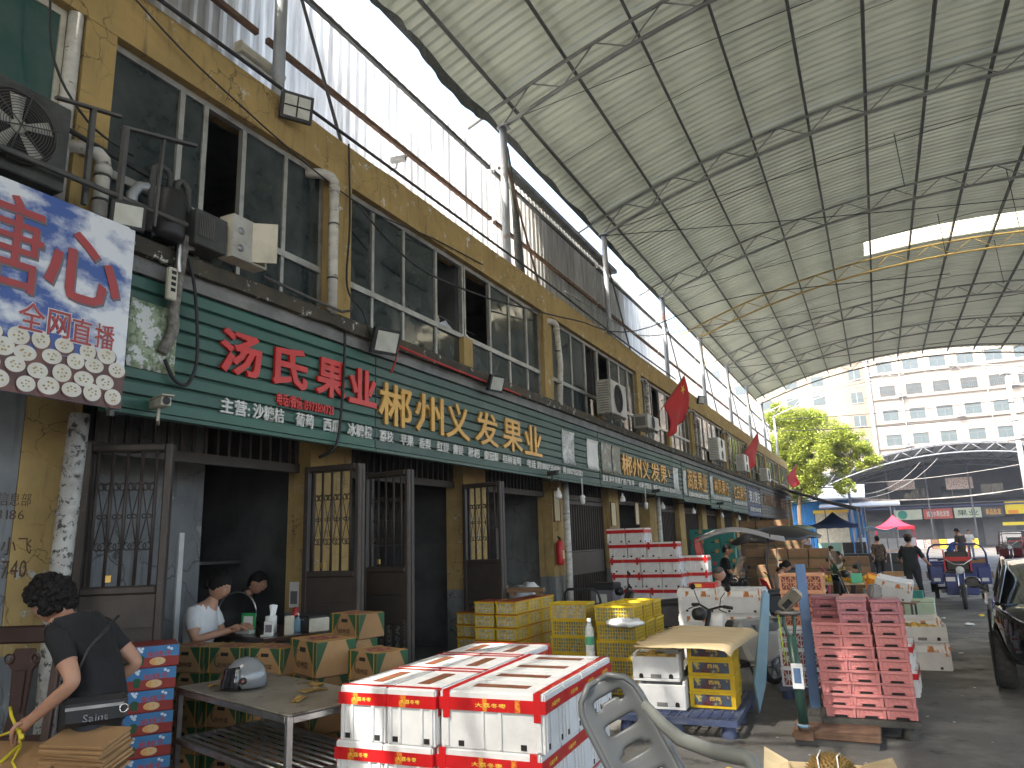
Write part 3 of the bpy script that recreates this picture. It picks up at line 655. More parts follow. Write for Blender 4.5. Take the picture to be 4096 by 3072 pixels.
# ---------------------------------------------------------------- things fixed to the upper front
def pvc(y, z0, z1, label, x=-5.06, r=.055, dirty='pvc', bends=0, elbow=True):
    t = thing('drain_pipe', label, 'pipe', (x, y, z0), group='white drain pipes on the upper front')
    h = z1-z0; MB().tube([(0,0,0), (.0+bends*.5, bends, h*.5), (0,0,h-.09)], r, 12).build('pipe', M[dirty], t)
    if elbow:
        MB().tube([(0, 0, h-.10), (0, -.012, h-.03), (-.02, -.05, h+.015), (-.06, -.12, h+.03), (-.12, -.17, h+.03), (-.22, -.22, h+.03)], r*1.06, 12).build('elbow', M[dirty], t)
        MB().tube([(0, 0, h-.16), (0, 0, h-.09)], r*1.15, 12).build('collar', M[dirty], t)
    for z in (h*.25, h*.65): MB().tube([(0, 0, z), (0, 0, z+.02)], r*1.1, 12).build('strap', M['dksteel'], t)
pvc(3.27, 4.42, 4.93, 'short white drain pipe behind the billboard floodlight')
pvc(5.97, 4.38, 5.98, 'white drain pipe beside the first full yellow pilaster')
pvc(12.42, 4.36, 5.94, 'crooked white drain pipe between the hanging laundry and the tall condenser', bends=.05)
pvc(18.5, 4.36, 5.92, 'white drain pipe behind the starred flag', dirty='pvc_dirty'); pvc(24.2, 4.36, 5.92, 'stained drain pipe, near one of a pair beyond the starred flag', dirty='pvc_dirty'); pvc(24.7, 4.36, 5.8, 'stained drain pipe, far one of a pair beyond the starred flag', dirty='pvc_dirty', elbow=False)
pvc(30.2, 4.36, 5.92, 'stained drain pipe just before the second red flag', dirty='pvc_dirty'); pvc(36.2, 4.36, 5.92, 'stained drain pipe beyond the second red flag', dirty='pvc_dirty')
M['acbody'] = mat('condenser_paint', (.46, .45, .41), .5, c2=(.30, .28, .25), s=4, c3=(.10, .09, .08), s3=5, lo3=.6, hi3=.75)
M['acdark'] = mat('sooty_condenser', (.07, .07, .065), .7, c2=(.035, .035, .035), s=4)
def condenser(label, y0, y1, z0, z1, dp=.36, x0=-5.02, m='acbody', side='+x', fans=1):
    t = thing('condenser', label, 'air conditioner', (x0, (y0+y1)/2, z0), group='condensers on the ledge')
    W2, h = (y1-y0)/2, z1-z0
    MB().box(0, -W2, .04, dp, W2, h).build('case', M[m], t, bevel=.012)
    [MB().box(xx, yy, 0, xx+.05, yy+.07, .04).build('foot', M['dksteel'], t) for xx in (.03, dp-.08) for yy in (-W2+.05, W2-.12)]
    for k in range(fans):
        zc = h*(k+.5)/fans+.02; r = min(W2*.8, h/fans*.40)
        f = MB().lathe([(r, 0), (r*1.04, .012), (r*1.08, 0)], 24, (dp+.001, -W2*.12, zc), 'x').build('fan_ring', M[m], t)
        MB().lathe([(0, .002), (r, .002)], 24, (dp+.002, -W2*.12, zc), 'x').build('fan_opening', M['dark'], t)
        b = MB()
        for q in range(1, 7): rr = r*q/7; b.tube([(dp+.014, -W2*.12+rr*math.cos(a), zc+rr*math.sin(a)) for a in [2*math.pi*j/20 for j in range(21)]], .003, 3, cap=False)
        for q in range(8): a = math.pi*q/4; b.tube([(dp+.016, -W2*.12, zc), (dp+.016, -W2*.12+r*math.cos(a), zc+r*math.sin(a))], .004, 3)
        b.build('fan_guard', M['dksteel'], t)
    b = MB()
    for q in range(12): zz = .1+(h-.18)*q/11; b.box(.05, -W2-.006, zz, dp-.06, -W2-.001, zz+.012)
    b.build('side_fins', M['dksteel'], t); return t
# big sooty condenser with its fan toward the street
t = thing('condenser', 'large sooty condenser with bent wire fan guard above the billboard', 'air conditioner', (-5.2, 2.62, 4.44), group='condensers on the ledge')
MB().box(-.05, -.42, 0, .26, .30, .66).build('case', M['acdark'], t, bevel=.01)
r = .27; MB().lathe([(0, .001), (r, .001)], 28, (.262, -.06, .33), 'x').build('fan_opening', M['dark'], t)
for q in range(5):
    a = 2*math.pi*q/5+.4; b = MB(); pts = []
    for k in range(7):
        rr = .05+(r-.08)*k/6; wdt = .035+.05*k/6; pts.append((rr, wdt))
    vs = []
    for rr, wd in pts:
        for sg, dx in ((-1, .008), (1, -.004)): aa = a+sg*wd/rr*.6; vs.append((.270+dx, -.06+rr*math.cos(aa), .33+rr*math.sin(aa)))
    b.add(vs, [(2*i, 2*i+1, 2*i+3, 2*i+2) for i in range(6)], 0, True); o_ = b.build('blade', M['acbody'], t); o_.modifiers.new('s', 'SOLIDIFY').thickness = .004
MB().lathe([(0, .028), (.05, .028), (.05, 0)], 12, (.27, -.06, .33), 'x').build('hub', M['acbody'], t)
b = MB()
for q in range(4, 15): rr = r*q/14; b.tube([(.315+.004*math.sin(q), -.06+rr*math.cos(a), .33+rr*math.sin(a)) for a in [2*math.pi*j/28 for j in range(29)]], .0028, 4, cap=False)
for q in range(6): a = math.pi*q/3+.3; b.tube([(.318, -.06, .33), (.305, -.06+r*1.03*math.cos(a), .33+r*1.03*math.sin(a))], .005, 4)
b.build('fan_guard', M['acdark'], t)
condenser('tall condenser on the ledge beyond the crooked drain pipe', 14.35, 15.4, 4.42, 5.18, .34, fans=1)
condenser('small low condenser on the ledge just beyond the tall one', 16.9, 17.9, 4.42, 4.80, .36, -5.0)
condenser('white condenser with two fans beyond the paired drain pipes', 25.9, 27.1, 4.42, 5.25, .36, -5.02, 'white', fans=2)
condenser('white condenser below the second red flag', 31.4, 32.5, 4.42, 5.15, .36, -5.02, 'white', fans=2); condenser('condenser on the ledge near the last red flag', 38.4, 39.5, 4.42, 5.1, .36, -5.02, 'white')
M['lampglass'] = mat('floodlight_glass', (.55, .56, .50), .25, c2=(.42, .43, .38), s=5)
def flood(label, loc, tilt, rz, s=.26, quad=False):
    t = thing('floodlight', label, 'floodlight', loc, rz, 'floodlights along the market front')
    Mx = Euler((0, tilt, 0)).to_matrix()
    def P(b, nm, m): o = b.build(nm, m, t, bevel=.006); o.rotation_euler = (0, tilt, 0)
    P(MB().box(-.05, -s/2, -s*.42, .015, s/2, s*.42), 'housing', M['black']); P(MB().box(.016, -s*.40, -s*.32, .022, s*.40, s*.32), 'lens', M['lampglass'])
    if quad: P(MB().box(.0225, -.008, -s*.32, .03, .008, s*.32).box(.0225, -s*.4, -.008, .03, -.008, .008).box(.0225, .008, -.008, .03, s*.4, .008), 'divider', M['black'])
    P(MB().box(-.10, -s*.35, -.02, -.05, s*.35, .02), 'heat_sink', M['black']); MB().bar((-.10, 0, 0), (-.24, 0, .02), .03).build('bracket', M['dksteel'], t)
flood('floodlight standing on the billboard corner', (-4.80, 3.33, 4.40), .25, -.5, .24)
flood('four panel floodlight on the yellow parapet', (-4.98, 5.25, 6.46), .3, -.55, .34, True)
flood('large floodlight on the ledge above the last red character', (-4.88, 6.72, 4.22), .35, -.35, .36)
flood('floodlight on the ledge above the large gold characters', (-4.88, 9.5, 4.22), .35, -.3, .30)
flood('small floodlight on the flaking parapet beyond the starred flag', (-5.0, 25.3, 6.5), .3, -.5, .34)
# bracket frames, compressor, pipes
b = thing('angle_bracket', 'rusty angle iron bracket frame standing over the billboard', 'bracket', (-4.86, 3.28, 4.42))
MB().bar((0, 0, 0), (.02, .0, .70), .05, .03).build('post', M['dksteel'], b); MB().bar((0, -.02, .70), (.12, .56, .80), .05, .02).build('arm', M['dksteel'], b); MB().bar((.02, .30, 0), (.06, .30, .76), .03, .02).build('post', M['dksteel'], b)
b = thing('angle_bracket', 'rusty angle iron arm fixed to the corner pilaster', 'bracket', (-5.05, 3.02, 4.42))
MB().bar((.1, -.22, .72), (.1, .28, .84), .04, .02).build('arm', M['dksteel'], b); MB().bar((.1, .06, 0), (.1, .06, .78), .035).build('post', M['dksteel'], b)
t = thing('compressor', 'black compressor cylinder with bent copper pipes on the ledge', 'compressor', (-4.98, 3.82, 4.42))
MB().lathe([(0, .45), (.09, .44), (.125, .40), (.13, .05), (.12, 0), (0, 0)], 18).build('cylinder', M['black'], t)
MB().tube([(0, -.02, .44), (0, -.02, .56), (0, -.05, .61), (0, -.12, .62), (0, -.17, .58), (0, -.18, .46), (0, -.18, .02)], .025, 8).build('pipe', M['acdark'], t)
MB().tube([(.0, .04, .44), (.0, .05, .54), (.0, .10, .58), (.0, .16, .53), (0, .17, .3)], .03, 8).build('pipe', M['acdark'], t)
MB().box(-.12, .17, .02, .12, .50, .34).build('motor_case', M['acdark'], t, bevel=.01)
bf = MB()
for k in range(9): bf.box(.121, .2+.018*k, .1, .13, .21+.018*k, .3)
bf.build('fins', M['dksteel'], t)
t = thing('exhaust_pipe', 'silver wrapped bent duct beside the short drain pipe', 'pipe', (-5.05, 3.52, 4.42))
MB().tube([(0, 0, 0), (0, 0, .3), (.02, .04, .38), (.04, .12, .40), (.05, .2, .38), (.05, .22, .25), (.05, .22, 0)], .045, 10).build('duct', M['galv'], t)
t = thing('electric_box', 'open beige electric box on the ledge over the first character', 'box', (-4.98, 4.55, 4.42))
MB().box(0, -.21, .02, .02, .21, .42).box(.02, -.21, .02, .16, -.19, .42).box(.02, .19, .02, .16, .21, .42).box(.02, -.19, .40, .16, .19, .42).box(.02, -.19, .02, .16, .19, .04).build('case', M['frame_cr'], t)
MB().box(.162, -.21, .02, .168, .03, .42).build('front_plate', M['acbody'], t)
for z in (.12, .28): MB().lathe([(.03, 0), (.035, .008), (.0, .008)], 12, (.169, -.12, z), 'x').build('knockout', M['galv'], t)
d = MB().box(0, 0, .03, .01, .22, .41).build('door', M['frame_cr'], t, (.165, .02, 0), -.9); MB().box(-.012, .16, .2, 0, .19, .26).build('latch', M['black'], d)
t = thing('socket_strip', 'yellowed power socket strip hanging on a bundled cable', 'socket', (-5.02, 3.9, 3.95))
MB().box(0, -.045, -.02, .045, .045, .26).build('case', M['frame_cr'], t, bevel=.01)
for z in (.05, .10, .15, .2): MB().box(.0455, -.022, z, .047, .022, z+.03).build('outlet', M['dark'], t)
def cable(label, pts, r=.012, m='wire', name='cable', n=6, sub=6, group=None):
    P = [Vector(p) for p in pts]; out = []
    for i in range(len(P)-1):
        p0, p1, p2, p3 = P[max(i-1,0)], P[i], P[i+1], P[min(i+2,len(P)-1)]
        for k in range(sub):
            q = k/sub; out.append(.5*((2*p1)+(-p0+p2)*q+(2*p0-5*p1+4*p2-p3)*q*q+(-p0+3*p1-3*p2+p3)*q*q*q))
    out.append(P[-1]); return tag(MB().tube(out, r, n).build(name, M[m]), label, 'cable', group)
M['bundle'] = mat('taped_cable_bundle', (.12, .11, .10), .8, c2=(.30, .28, .25), s=18)
cable('taped cable bundle hanging from the ledge beside the power socket', [(-5.0, 4.05, 4.42), (-4.98, 4.02, 4.5), (-4.99, 3.98, 4.4), (-5.06, 3.99, 3.9), (-5.07, 4.0, 3.7), (-5.1, 3.93, 3.5)], .045, 'bundle', n=8)
cable('thick black hose looped over the green sign', [(-5.0, 4.05, 4.35), (-5.03, 4.16, 4.1), (-5.06, 4.24, 3.7), (-5.07, 4.25, 3.45), (-5.08, 4.18, 3.28), (-5.08, 4.05, 3.30), (-5.08, 3.95, 3.45)], .016)
cable('bright steel stub pipe beside the cable bundle', [(-4.98, 3.95, 4.18), (-4.97, 3.93, 4.30), (-4.97, 3.93, 4.62)], .022, 'steel', 'steel_pipe')
cable('black conduit running down over the third red character', [(-5.08, 6.22, 4.25), (-5.08, 6.22, 3.9), (-5.09, 6.19, 3.3), (-5.1, 6.12, 2.95), (-5.3, 6.1, 2.85)], .016)
cable('red pipe along the ledge beyond the large floodlight', [(-4.98, 7.1, 4.27), (-5.0, 8.6, 4.25), (-5.0, 10.6, 4.24)], .014, 'red_pl', 'red_pipe')
cable('red pipe stub turning down at the large floodlight', [(-4.99, 7.12, 4.27), (-5.03, 7.12, 4.1), (-5.1, 7.12, 3.95)], .011, 'red_pl', 'red_pipe')
cable('twisted black cables slung along the yellow parapet', [(-5.05, 3.2, 6.60), (-5.08, 5.0, 6.64), (-5.08, 8, 6.66), (-5.08, 12, 6.68), (-5.08, 16, 6.62), (-5.08, 22, 6.64)], .02)
cable('black cable crossing the first strip window', [(-5.1, 3.4, 6.5), (-5.08, 4.3, 6.2), (-5.1, 6.35, 5.9), (-5.12, 8.2, 6.1), (-5.12, 9.6, 6.2)], .009)
cable('black cable sagging across the laundry window', [(-5.1, 6.42, 5.88), (-5.06, 7.6, 5.5), (-5.02, 9.3, 5.58), (-5.0, 10.8, 5.8), (-4.95, 13.2, 6.2), (-4.6, 16.3, 6.7), (-2.5, 20, 8.3), (3, 26, 9.8)], .014)
cable('black cable hanging down the first full pilaster', [(-5.12, 6.28, 6.6), (-5.1, 6.3, 5.6), (-5.1, 6.27, 4.8), (-5.05, 6.5, 4.55), (-5.02, 6.6, 4.3)], .012)
cable('thin pale cable swung from the parapet to the far roof truss', [(-5.0, 12.8, 6.7), (-4.6, 14.8, 6.5), (-4.3, 16.4, 6.55), (-3.0, 20, 7.6), (1.0, 27, 9.4)], .012, 'wire_l')
cable('rusty pole lying on the ledge below the drain pipe', [(-5.0, 4.9, 4.46), (-4.95, 6.0, 4.40), (-4.86, 6.05, 4.46)], .016, 'dksteel', 'steel_bar', sub=2)
cable('long dark rail over the billboard and compressor', [(-4.85, .8, 4.50), (-4.86, 3.9, 4.56)], .022, 'dksteel', 'steel_rail')
cable('pair of dark cables drooping past the corner pilaster', [(-5.1, 2.75, 6.6), (-5.08, 2.8, 5.6), (-5.05, 3.1, 5.15), (-5.05, 3.5, 5.05)], .01)
cable('bundled black cables below the corner pilaster windows', [(-5.08, 2.6, 5.05), (-5.05, 3.2, 4.98), (-5.0, 3.9, 4.86), (-5.02, 4.3, 4.60)], .02)
# tube lamp and cameras on the clerestory
t = thing('tube_lamp', 'cream housing of a tube lamp on the clerestory girt', 'lamp', (-5.85, 5.55, 7.42))
MB().prism([(-.07, 0), (.07, 0), (.09, .05), (.05, .12), (-.05, .12)], lambda u, v, d: (u, d, v), -.33, .33).build('housing', M['frame_cr'], t); MB().tube([(.0, -.3, -.015), (0, .3, -.015)], .014, 8).build('tube', M['white'], t)
MB().prism([(-.075, -.01), (.075, -.01), (.095, .05), (.055, .13), (-.055, .13)], lambda u, v, d: (u, d, v), -.35, -.331).build('end_cap', M['frame_cr'], t)
def cctv(label, loc, rz, s=1, m='frame_cr'):
    t = thing('security_camera', label, 'camera', loc, rz, 'security cameras')
    MB().box(-.03*s, -.1*s, 0, .03*s, .1*s, .055*s).build('body', M[m], t, bevel=.006); MB().box(-.036*s, -.09*s, .056*s, .036*s, .125*s, .064*s).build('hood', M[m], t)
    MB().lathe([(0, .002), (.022*s, .002), (.024*s, 0)], 12, (0, .101*s, .028*s), 'y').build('lens', M['black'], t); MB().bar((0, -.02, 0), (0, -.03, -.07*s), .02).bar((0, -.03, -.07*s), (-.05, -.16, -.08*s), .02).build('bracket', M[m], t)
cctv('white camera under the green sign by the billboard', (-4.98, 3.86, 3.02), -1.9, 1.3); cctv('camera on the clerestory girt above the laundry window', (-5.78, 8.24, 7.5), -1.4, 1.2, 'white')
cctv('dark camera under the gold sign beside the phone numbers', (-4.98, 11.75, 3.0), -2.0, 1.2, 'acdark'); cctv('dark camera under the second gold sign', (-4.98, 18.4, 3.0), -2.0, 1.2, 'acdark'); cctv('dark camera under the orchard sign', (-4.98, 26.9, 2.95), -2, 1.3, 'acdark')
M['bulb'] = mat('milky_bulb', (.78, .79, .80), .35)
def bulb(y, label, z=2.62, x=-5.04):
    t = thing('hanging_bulb', label, 'bulb', (x, y, z), group='bulbs hanging under the signs')
    MB().lathe([(0, 0), (.05, .005), (.062, .03), (.062, .07)], 14).build('glass', M['bulb'], t); MB().lathe([(.062, .07), (.05, .11), (.022, .15), (.02, .19)], 14).build('heat_sink', M['pvc'], t)
    MB().tube([(0, 0, .19), (0, .01, .36)], .006, 4).build('wire', M['wire'], t)
    MB().bar((0, .0, .33), (-.5, 0, .34), .025).build('arm', M['dksteel'], t)
bulb(12.1, 'milky bulb hanging by the fire extinguisher pipe'); bulb(15.8, 'milky bulb hanging before the framed notices', 2.68); bulb(19.2, 'milky bulb hanging above the taped foam boxes', 2.6); bulb(22.8, 'milky bulb hanging before the teal cartons', 2.55); bulb(27.4, 'milky bulb hanging over the brown cartons', 2.5); bulb(31, 'milky bulb hanging beneath the sign before the blue one', 2.45)
for y, lb in ((13.2, 'white dome camera hanging beyond the first bulb'), (17.5, 'white dome camera hanging beyond the second bulb')):
    t = thing('dome_camera', lb, 'camera', (-5.0, y, 2.55)); MB().lathe([(0, 0), (.035, .01), (.045, .06), (.05, .15), (.02, .18)], 14).build('housing', M['white'], t); MB().lathe([(0, .005), (.02, 0)], 10, (.046, 0, .1), 'x').build('lens', M['black'], t); MB().bar((0, 0, .17), (0, .0, .5), .015).build('stem', M['white'], t); MB().box(-.02, -.09, .12, .02, -.045, .15).build('aerial', M['white'], t)
# flags
M['flag'] = mat('red_flag_cloth', (.48, .014, .012), .7, c2=(.40, .010, .010), s=2)
M['star'] = mat('yellow_star', (.75, .5, .03), .6)
def flag(label, base, tip, wd, ht, star=True, seed=0):
    t = thing('flag', label, 'flag', base, group='red flags along the market front'); base, tip = Vector(base), Vector(tip); d = (tip-base)
    MB().tube([(0,0,0), d], .014, 6).build('pole', M['rust'], t)
    dn = d.normalized(); nU, nV = 14, 16; vs = []
    for i in range(nU+1):
        for j in range(nV+1):
            u, v = i/nU, j/nV               # u along pole from tip, v away from pole, drooping
            p = d-dn*(.04+ht*u); drop = Vector((.12*math.sin(3*v+seed), -.10*v, -1.0)).normalized()
            p = p+drop*(wd*v*(1-.12*u))+Vector((.07*math.sin(7*u+2.2*v+seed)*v, .09*math.sin(9*u+seed)*v, 0))
            p = p-dn*(-.32*u*v*ht); vs.append(p)
    b = MB().add(vs, [(i*(nV+1)+j, (i+1)*(nV+1)+j, (i+1)*(nV+1)+j+1, i*(nV+1)+j+1) for i in range(nU) for j in range(nV)], 0, True)
    o = b.build('cloth', M['flag'], t); o.modifiers.new('s', 'SOLIDIFY').thickness = .004
    if star:
        P = lambda i, j: vs[i*(nV+1)+j]
        c = P(3, 3); uu = (P(4, 3)-P(2, 3)).normalized(); vv = (P(3, 4)-P(3, 2)).normalized(); n_ = uu.cross(vv).normalized()
        if n_.y > 0: n_ = -n_
        st = MB(); pl = []
        for k in range(10): rr = .13 if k % 2 == 0 else .05; a = math.pi*k/5; pl.append((rr*math.cos(a), rr*math.sin(a)))
        st.prism(pl, lambda a_, b_, dd: c+uu*a_+vv*b_+n_*dd, .018, .024); st.build('star', M['star'], t)
flag('red flag with a yellow star on a slanted pole, nearest of the three flags', (-5.1, 18.9, 4.85), (-4.45, 20.5, 6.42), 1.35, 1.5, True, 1)
flag('plain red flag on a slanted pole above the orchard sign, middle of the three', (-5.1, 32.7, 5.0), (-4.45, 34.8, 6.45), 1.3, 1.9, False, 2.4)
flag('plain red flag beyond the sloping awning, farthest of the three', (-5.1, 47.4, 4.7), (-4.2, 49.6, 6.15), 1.2, 1.6, False, 4)
# laundry in the open window
t = thing('peg_ring', 'round peg airer with small laundry hanging in the open window', 'clothes airer', (-5.45, 8.55, 5.0))
MB().tube([(0, 0, .72), (0, 0, .3)], .004, 4).build('hook', M['steel'], t); MB().tube([(.13*math.cos(a), .13*math.sin(a), .1) for a in [2*math.pi*k/18 for k in range(19)]], .007, 5).build('ring', M['bulb'], t)
M['cloth_a'] = mat('pale_laundry', (.55, .58, .62), .9, c2=(.4, .42, .48), s=9); M['cloth_b'] = mat('tan_laundry', (.42, .32, .26), .9)
for k in range(6):
    a = k*1.05; MB().tube([(0, 0, .3), (.13*math.cos(a), .13*math.sin(a), .1)], .002, 3).build('string', M['wire_l'], t)
    MB().cbox((.13*math.cos(a), .13*math.sin(a), -.02), (.015, .07, .22), (0, .1*math.sin(k), a)).build('laundry', M['cloth_a' if k % 2 else 'cloth_b'], t)
def shirt(label, loc, m, s=1):
    b = MB(); n = 10; vs = []
    for i in range(n+1):
        for j in range(9):
            u = j/8-.5; v = i/n; wd = (.22+.10*v)*s; vs.append((.05*math.sin(6*u*3+i*.5)*v+.02, u*wd*2*(.35 if i == 0 else 1), -v*.55*s-abs(u)*.1))
    b.add(vs, [(i*9+j, (i+1)*9+j, (i+1)*9+j+1, i*9+j+1) for i in range(n) for j in range(8)], 0, True); o = b.build('hanging_shirt', m, None, loc); o.modifiers.new('s', 'SOLIDIFY').thickness = .01; tag(o, label, 'shirt', 'laundry in the open window')
shirt('pale blue shirt hanging beside the peg airer', (-5.45, 8.95, 5.16), M['cloth_a']); shirt('pale shirt hanging past the window mullion', (-5.45, 9.5, 5.14), M['cloth_a'], .9)
tag(MB().tube([(-5.45, 8.2, 5.22), (-5.45, 9.9, 5.16)], .004, 4).build('washing_line', M['wire_l']), 'thin washing line across the open window', 'line')
# street level fittings
t = thing('stained_pipe', 'flaking grey drain pipe beside the graffiti pier', 'pipe', (-5.62, 3.60, ZS)); MB().tube([(0, 0, 0), (.01, -.02, 1.2), (.02, .02, 2.7)], .075, 12).build('pipe', M['pvc_dirty'], t)
for z in (.7, 1.9): MB().tube([(.005, 0, z), (.005, 0, z+.05)], .082, 12).build('joint', M['pvc_dirty'], t)
t = thing('white_conduits', 'pair of thin white conduits tied with red cord by the grey wall', 'pipe', (-5.74, 2.88, ZS)); MB().tube([(0, 0, 0), (0, 0, 2.3)], .02, 8).build('conduit', M['pvc'], t); MB().tube([(0, .06, 0), (0, .06, 1.6)], .02, 8).build('conduit', M['pvc'], t); MB().tube([(.0, .03, 1.15), (.0, .03, 1.18)], .06, 8).build('cord', M['red_pl'], t)
t = thing('drain_pipe', 'tall white drain pipe standing before the fire extinguisher pier', 'pipe', (-5.62, 13.86, ZS), group='white drain pipes at street level'); MB().tube([(0, 0, 0), (0, .02, 1.2), (0, 0, 2.75)], .07, 12).build('pipe', M['pvc'], t)
for z in (.3, 1.35, 2.1): MB().tube([(0, .01, z), (0, .01, z+.03)], .076, 12).build('strap', M['pvc_dirty'], t)
t = thing('drain_pipe', 'tall white drain pipe behind the taped foam box stack', 'pipe', (-5.62, 20.9, ZS), group='white drain pipes at street level'); MB().tube([(0, 0, 0), (0, 0, 2.75)], .07, 12).build('pipe', M['pvc'], t)
t = thing('fire_extinguisher', 'red fire extinguisher on the pier behind the white pipe', 'extinguisher', (-5.70, 13.64, 1.42))
MB().lathe([(0, 0), (.07, 0), (.078, .03), (.078, .4), (.05, .46), (.025, .48)], 16).build('cylinder', M['red_pl'], t); MB().box(.06, -.04, .12, .081, .04, .28).build('label', M['plyw'], t); MB().bar((0, 0, .48), (0, -.09, .55), .02).bar((0, 0, .47), (0, 0, .54), .03).build('lever', M['black'], t); MB().tube([(.0, .05, .5), (.02, .1, .4), (.02, .1, .1)], .009, 6).build('hose', M['black'], t)
M['notice'] = mat('yellowed_notice', (.62, .52, .33), .6, c2=(.5, .42, .26), s=3)
for y0, y1, z0, z1, lb in ((13.66, 13.95, 2.28, 2.88, 'framed yellowed notice above the fire extinguisher'), (17.2, 17.55, 2.2, 2.75, 'framed yellowed notice above the taped foam stack'), (17.2, 17.5, 1.8, 2.12, 'small yellowed notice under a framed one'), (19.2, 19.5, 2.25, 2.8, 'tan notice hanging in the far doorway')):
    t = thing('framed_notice', lb, 'notice', (XW+.012, (y0+y1)/2, z0), group='notices on the piers'); h = z1-z0; w2 = (y1-y0)/2
    MB().box(0, -w2, 0, .015, w2, h).build('sheet', M['notice'], t); MB().box(.0, -w2-.02, -.02, .025, -w2, h+.02).box(0, w2, -.02, .025, w2+.02, h+.02).box(0, -w2, h, .025, w2, h+.02).box(0, -w2, -.02, .025, w2, 0).build('frame', M['wood'], t)
t = thing('payment_card', 'white laminated card hung on the pier by the counter', 'card', (-6.0, 6.545, 1.25)); MB().box(-.07, -.004, 0, .07, 0, .28).build('card', M['white'], t, bevel=.003); MB().box(-.05, -.006, .04, .05, -.0045, .18).build('print', M['print_sh'], t)
# brush graffiti on the first pier
for s, z0, z1, y0, y1, of in (('740', 1.75, 1.88, 3.28, 3.46, .0), ('小飞', 1.92, 2.05, 3.26, 3.48, 0), ('信息部', 2.28, 2.38, 3.20, 3.44, -.012), ('13186', 2.18, 2.25, 3.18, 3.40, -.014)):
    letter('brush_writing', s, (XW, 0, 0), '+x', y0, y1, z0, z1, M['kraft_x'], bld, .002, of)
# ---------------------------------------------------------------- foam boxes
def tape_mat():
    m, nt, b = _nodes('printed_red_tape'); v = coord(nt); b.inputs['Roughness'].default_value = .28
    s = nn(nt, 'SeparateXYZ'); nt.links.new(v, s.inputs[0])
    u = math_n(nt, 'ADD', s.outputs[0], s.outputs[1])
    vo = nn(nt, 'TexVoronoi', Scale=11); nt.links.new(coord(nt, 'Object', (1, 1, .01)), vo.inputs['Vector'])
    dot = nn(nt, 'MapRange'); dot.inputs[1].default_value = .18; dot.inputs[2].default_value = .22; dot.inputs[3].default_value = 1; dot.inputs[4].default_value = 0; nt.links.new(vo.outputs['Distance'], dot.inputs[0])
    c = mixc(nt, noise_f(nt, v, 9, 3, .4, .7), (.50, .012, .014), (.36, .010, .012))
    c = mixc(nt, math_n(nt, 'MULTIPLY', dot.outputs[0], noise_f(nt, v, 45, 2, .40, .5)), c, (.62, .22, .03))
    c = mixc(nt, noise_f(nt, v, 26, 5, .66, .70), c, (.10, .13, .03)); nt.links.new(c, b.inputs['Base Color']); return m
M['tape'] = tape_mat()
M['tape_p'] = mat('orange_print_tape', (.74, .74, .72), .4, c2=(.50, .16, .03), s=9, lo=.52, hi=.56, sc=(1, 1, .3))
M['sticker'] = mat('lid_sticker', (.17, .05, .03), .45, c2=(.30, .10, .04), s=14, c3=(.10, .12, .05), s3=18, lo3=.55, hi3=.62)
M['goldp'] = mat('gold_print', (.78, .55, .08), .4)
def foam_meshes(L, Wd, H, tape, far=False):
    """body, lid, tape, sticker, vents for a lidded foam box, long side along x, base at z=0"""
    d = {}
    b = MB().box(-L/2, -Wd/2, 0, L/2, Wd/2, H*.80)
    for sg in (-1, 1):      # moulded ribs: three fields on each end, two on each flank
        x = sg*L/2
        for y0, y1 in ((-.46, -.40), (-.26, -.20), (.20, .26), (.40, .46)): b.cbox((x+sg*.003, (y0+y1)/2*Wd, H*.36), (.014, (y1-y0)*Wd, H*.66))
        b.cbox((x+sg*.002, 0, H*.70), (.010, Wd*.86, H*.05))
        y = sg*Wd/2
        for x0, x1 in ((-.47, -.42), (-.10, -.07), (.07, .10), (.42, .47)): b.cbox(((x0+x1)/2*L, y+sg*.003, H*.36), ((x1-x0)*L, .014, H*.66))
        b.cbox((0, y+sg*.002, H*.71), (L*.9, .010, H*.04))
    d['body'] = b.mesh(M['foam'], 0 if far else .003)
    d['lid'] = MB().box(-L/2-.006, -Wd/2-.006, H*.80+.001, L/2+.006, Wd/2+.006, H-.002).mesh(M['foam'], .009, 2)
    e = .0115; z0, z1 = H*.66, H*.88
    t = MB().box(-L/2-e, -Wd/2-e, z0, L/2+e, -Wd/2-e+.002, z1).box(-L/2-e, Wd/2+e-.002, z0, L/2+e, Wd/2+e, z1).box(-L/2-e, -Wd/2-e+.002, z0, -L/2-e+.002, Wd/2+e-.002, z1).box(L/2+e-.002, -Wd/2-e+.002, z0, L/2+e, Wd/2+e-.002, z1)
    for sx in (-1, 1):
        x = sx*L*.44; t.box(x-.022, -Wd/2-e-.002, H*.52, x+.022, -Wd/2-e, H).box(x-.022, Wd/2+e, H*.52, x+.022, Wd/2+e+.002, H).box(x-.022, -Wd/2-e, H-.0015, x+.022, Wd/2+e, H+.0005)
    d['tape'] = t.mesh(tape)
    d['sticker'] = MB().box(-L*.27, -Wd*.13, H-.001, L*.27, Wd*.13, H+.0008).mesh(M['sticker'])
    v = MB()
    for sg in (-1, 1):
        for y in (-.33, .33): v.cbox((sg*(L/2+.001), y*Wd, H*.09), (.008, .035, .03))
        for x in (-.3, .3): v.cbox((x*L, sg*(Wd/2+.001), H*.09), (.035, .008, .03))
    d['vent'] = v.mesh(M['dark']); return d
def foam(dd, label, loc, rz, group, sticker=True, text=None):
    t = thing('foam_box', label, 'foam box', loc, rz, group)
    for k in ('body', 'lid', 'tape', 'vent'): put(k, dd[k], t)
    if sticker: put('sticker', dd['sticker'], t)
    if text:
        for q in text: put('lettering', q, t)
    return t
FL, FW, FH = .665, .335, .325
F1 = foam_meshes(FL, FW, FH, M['tape'])
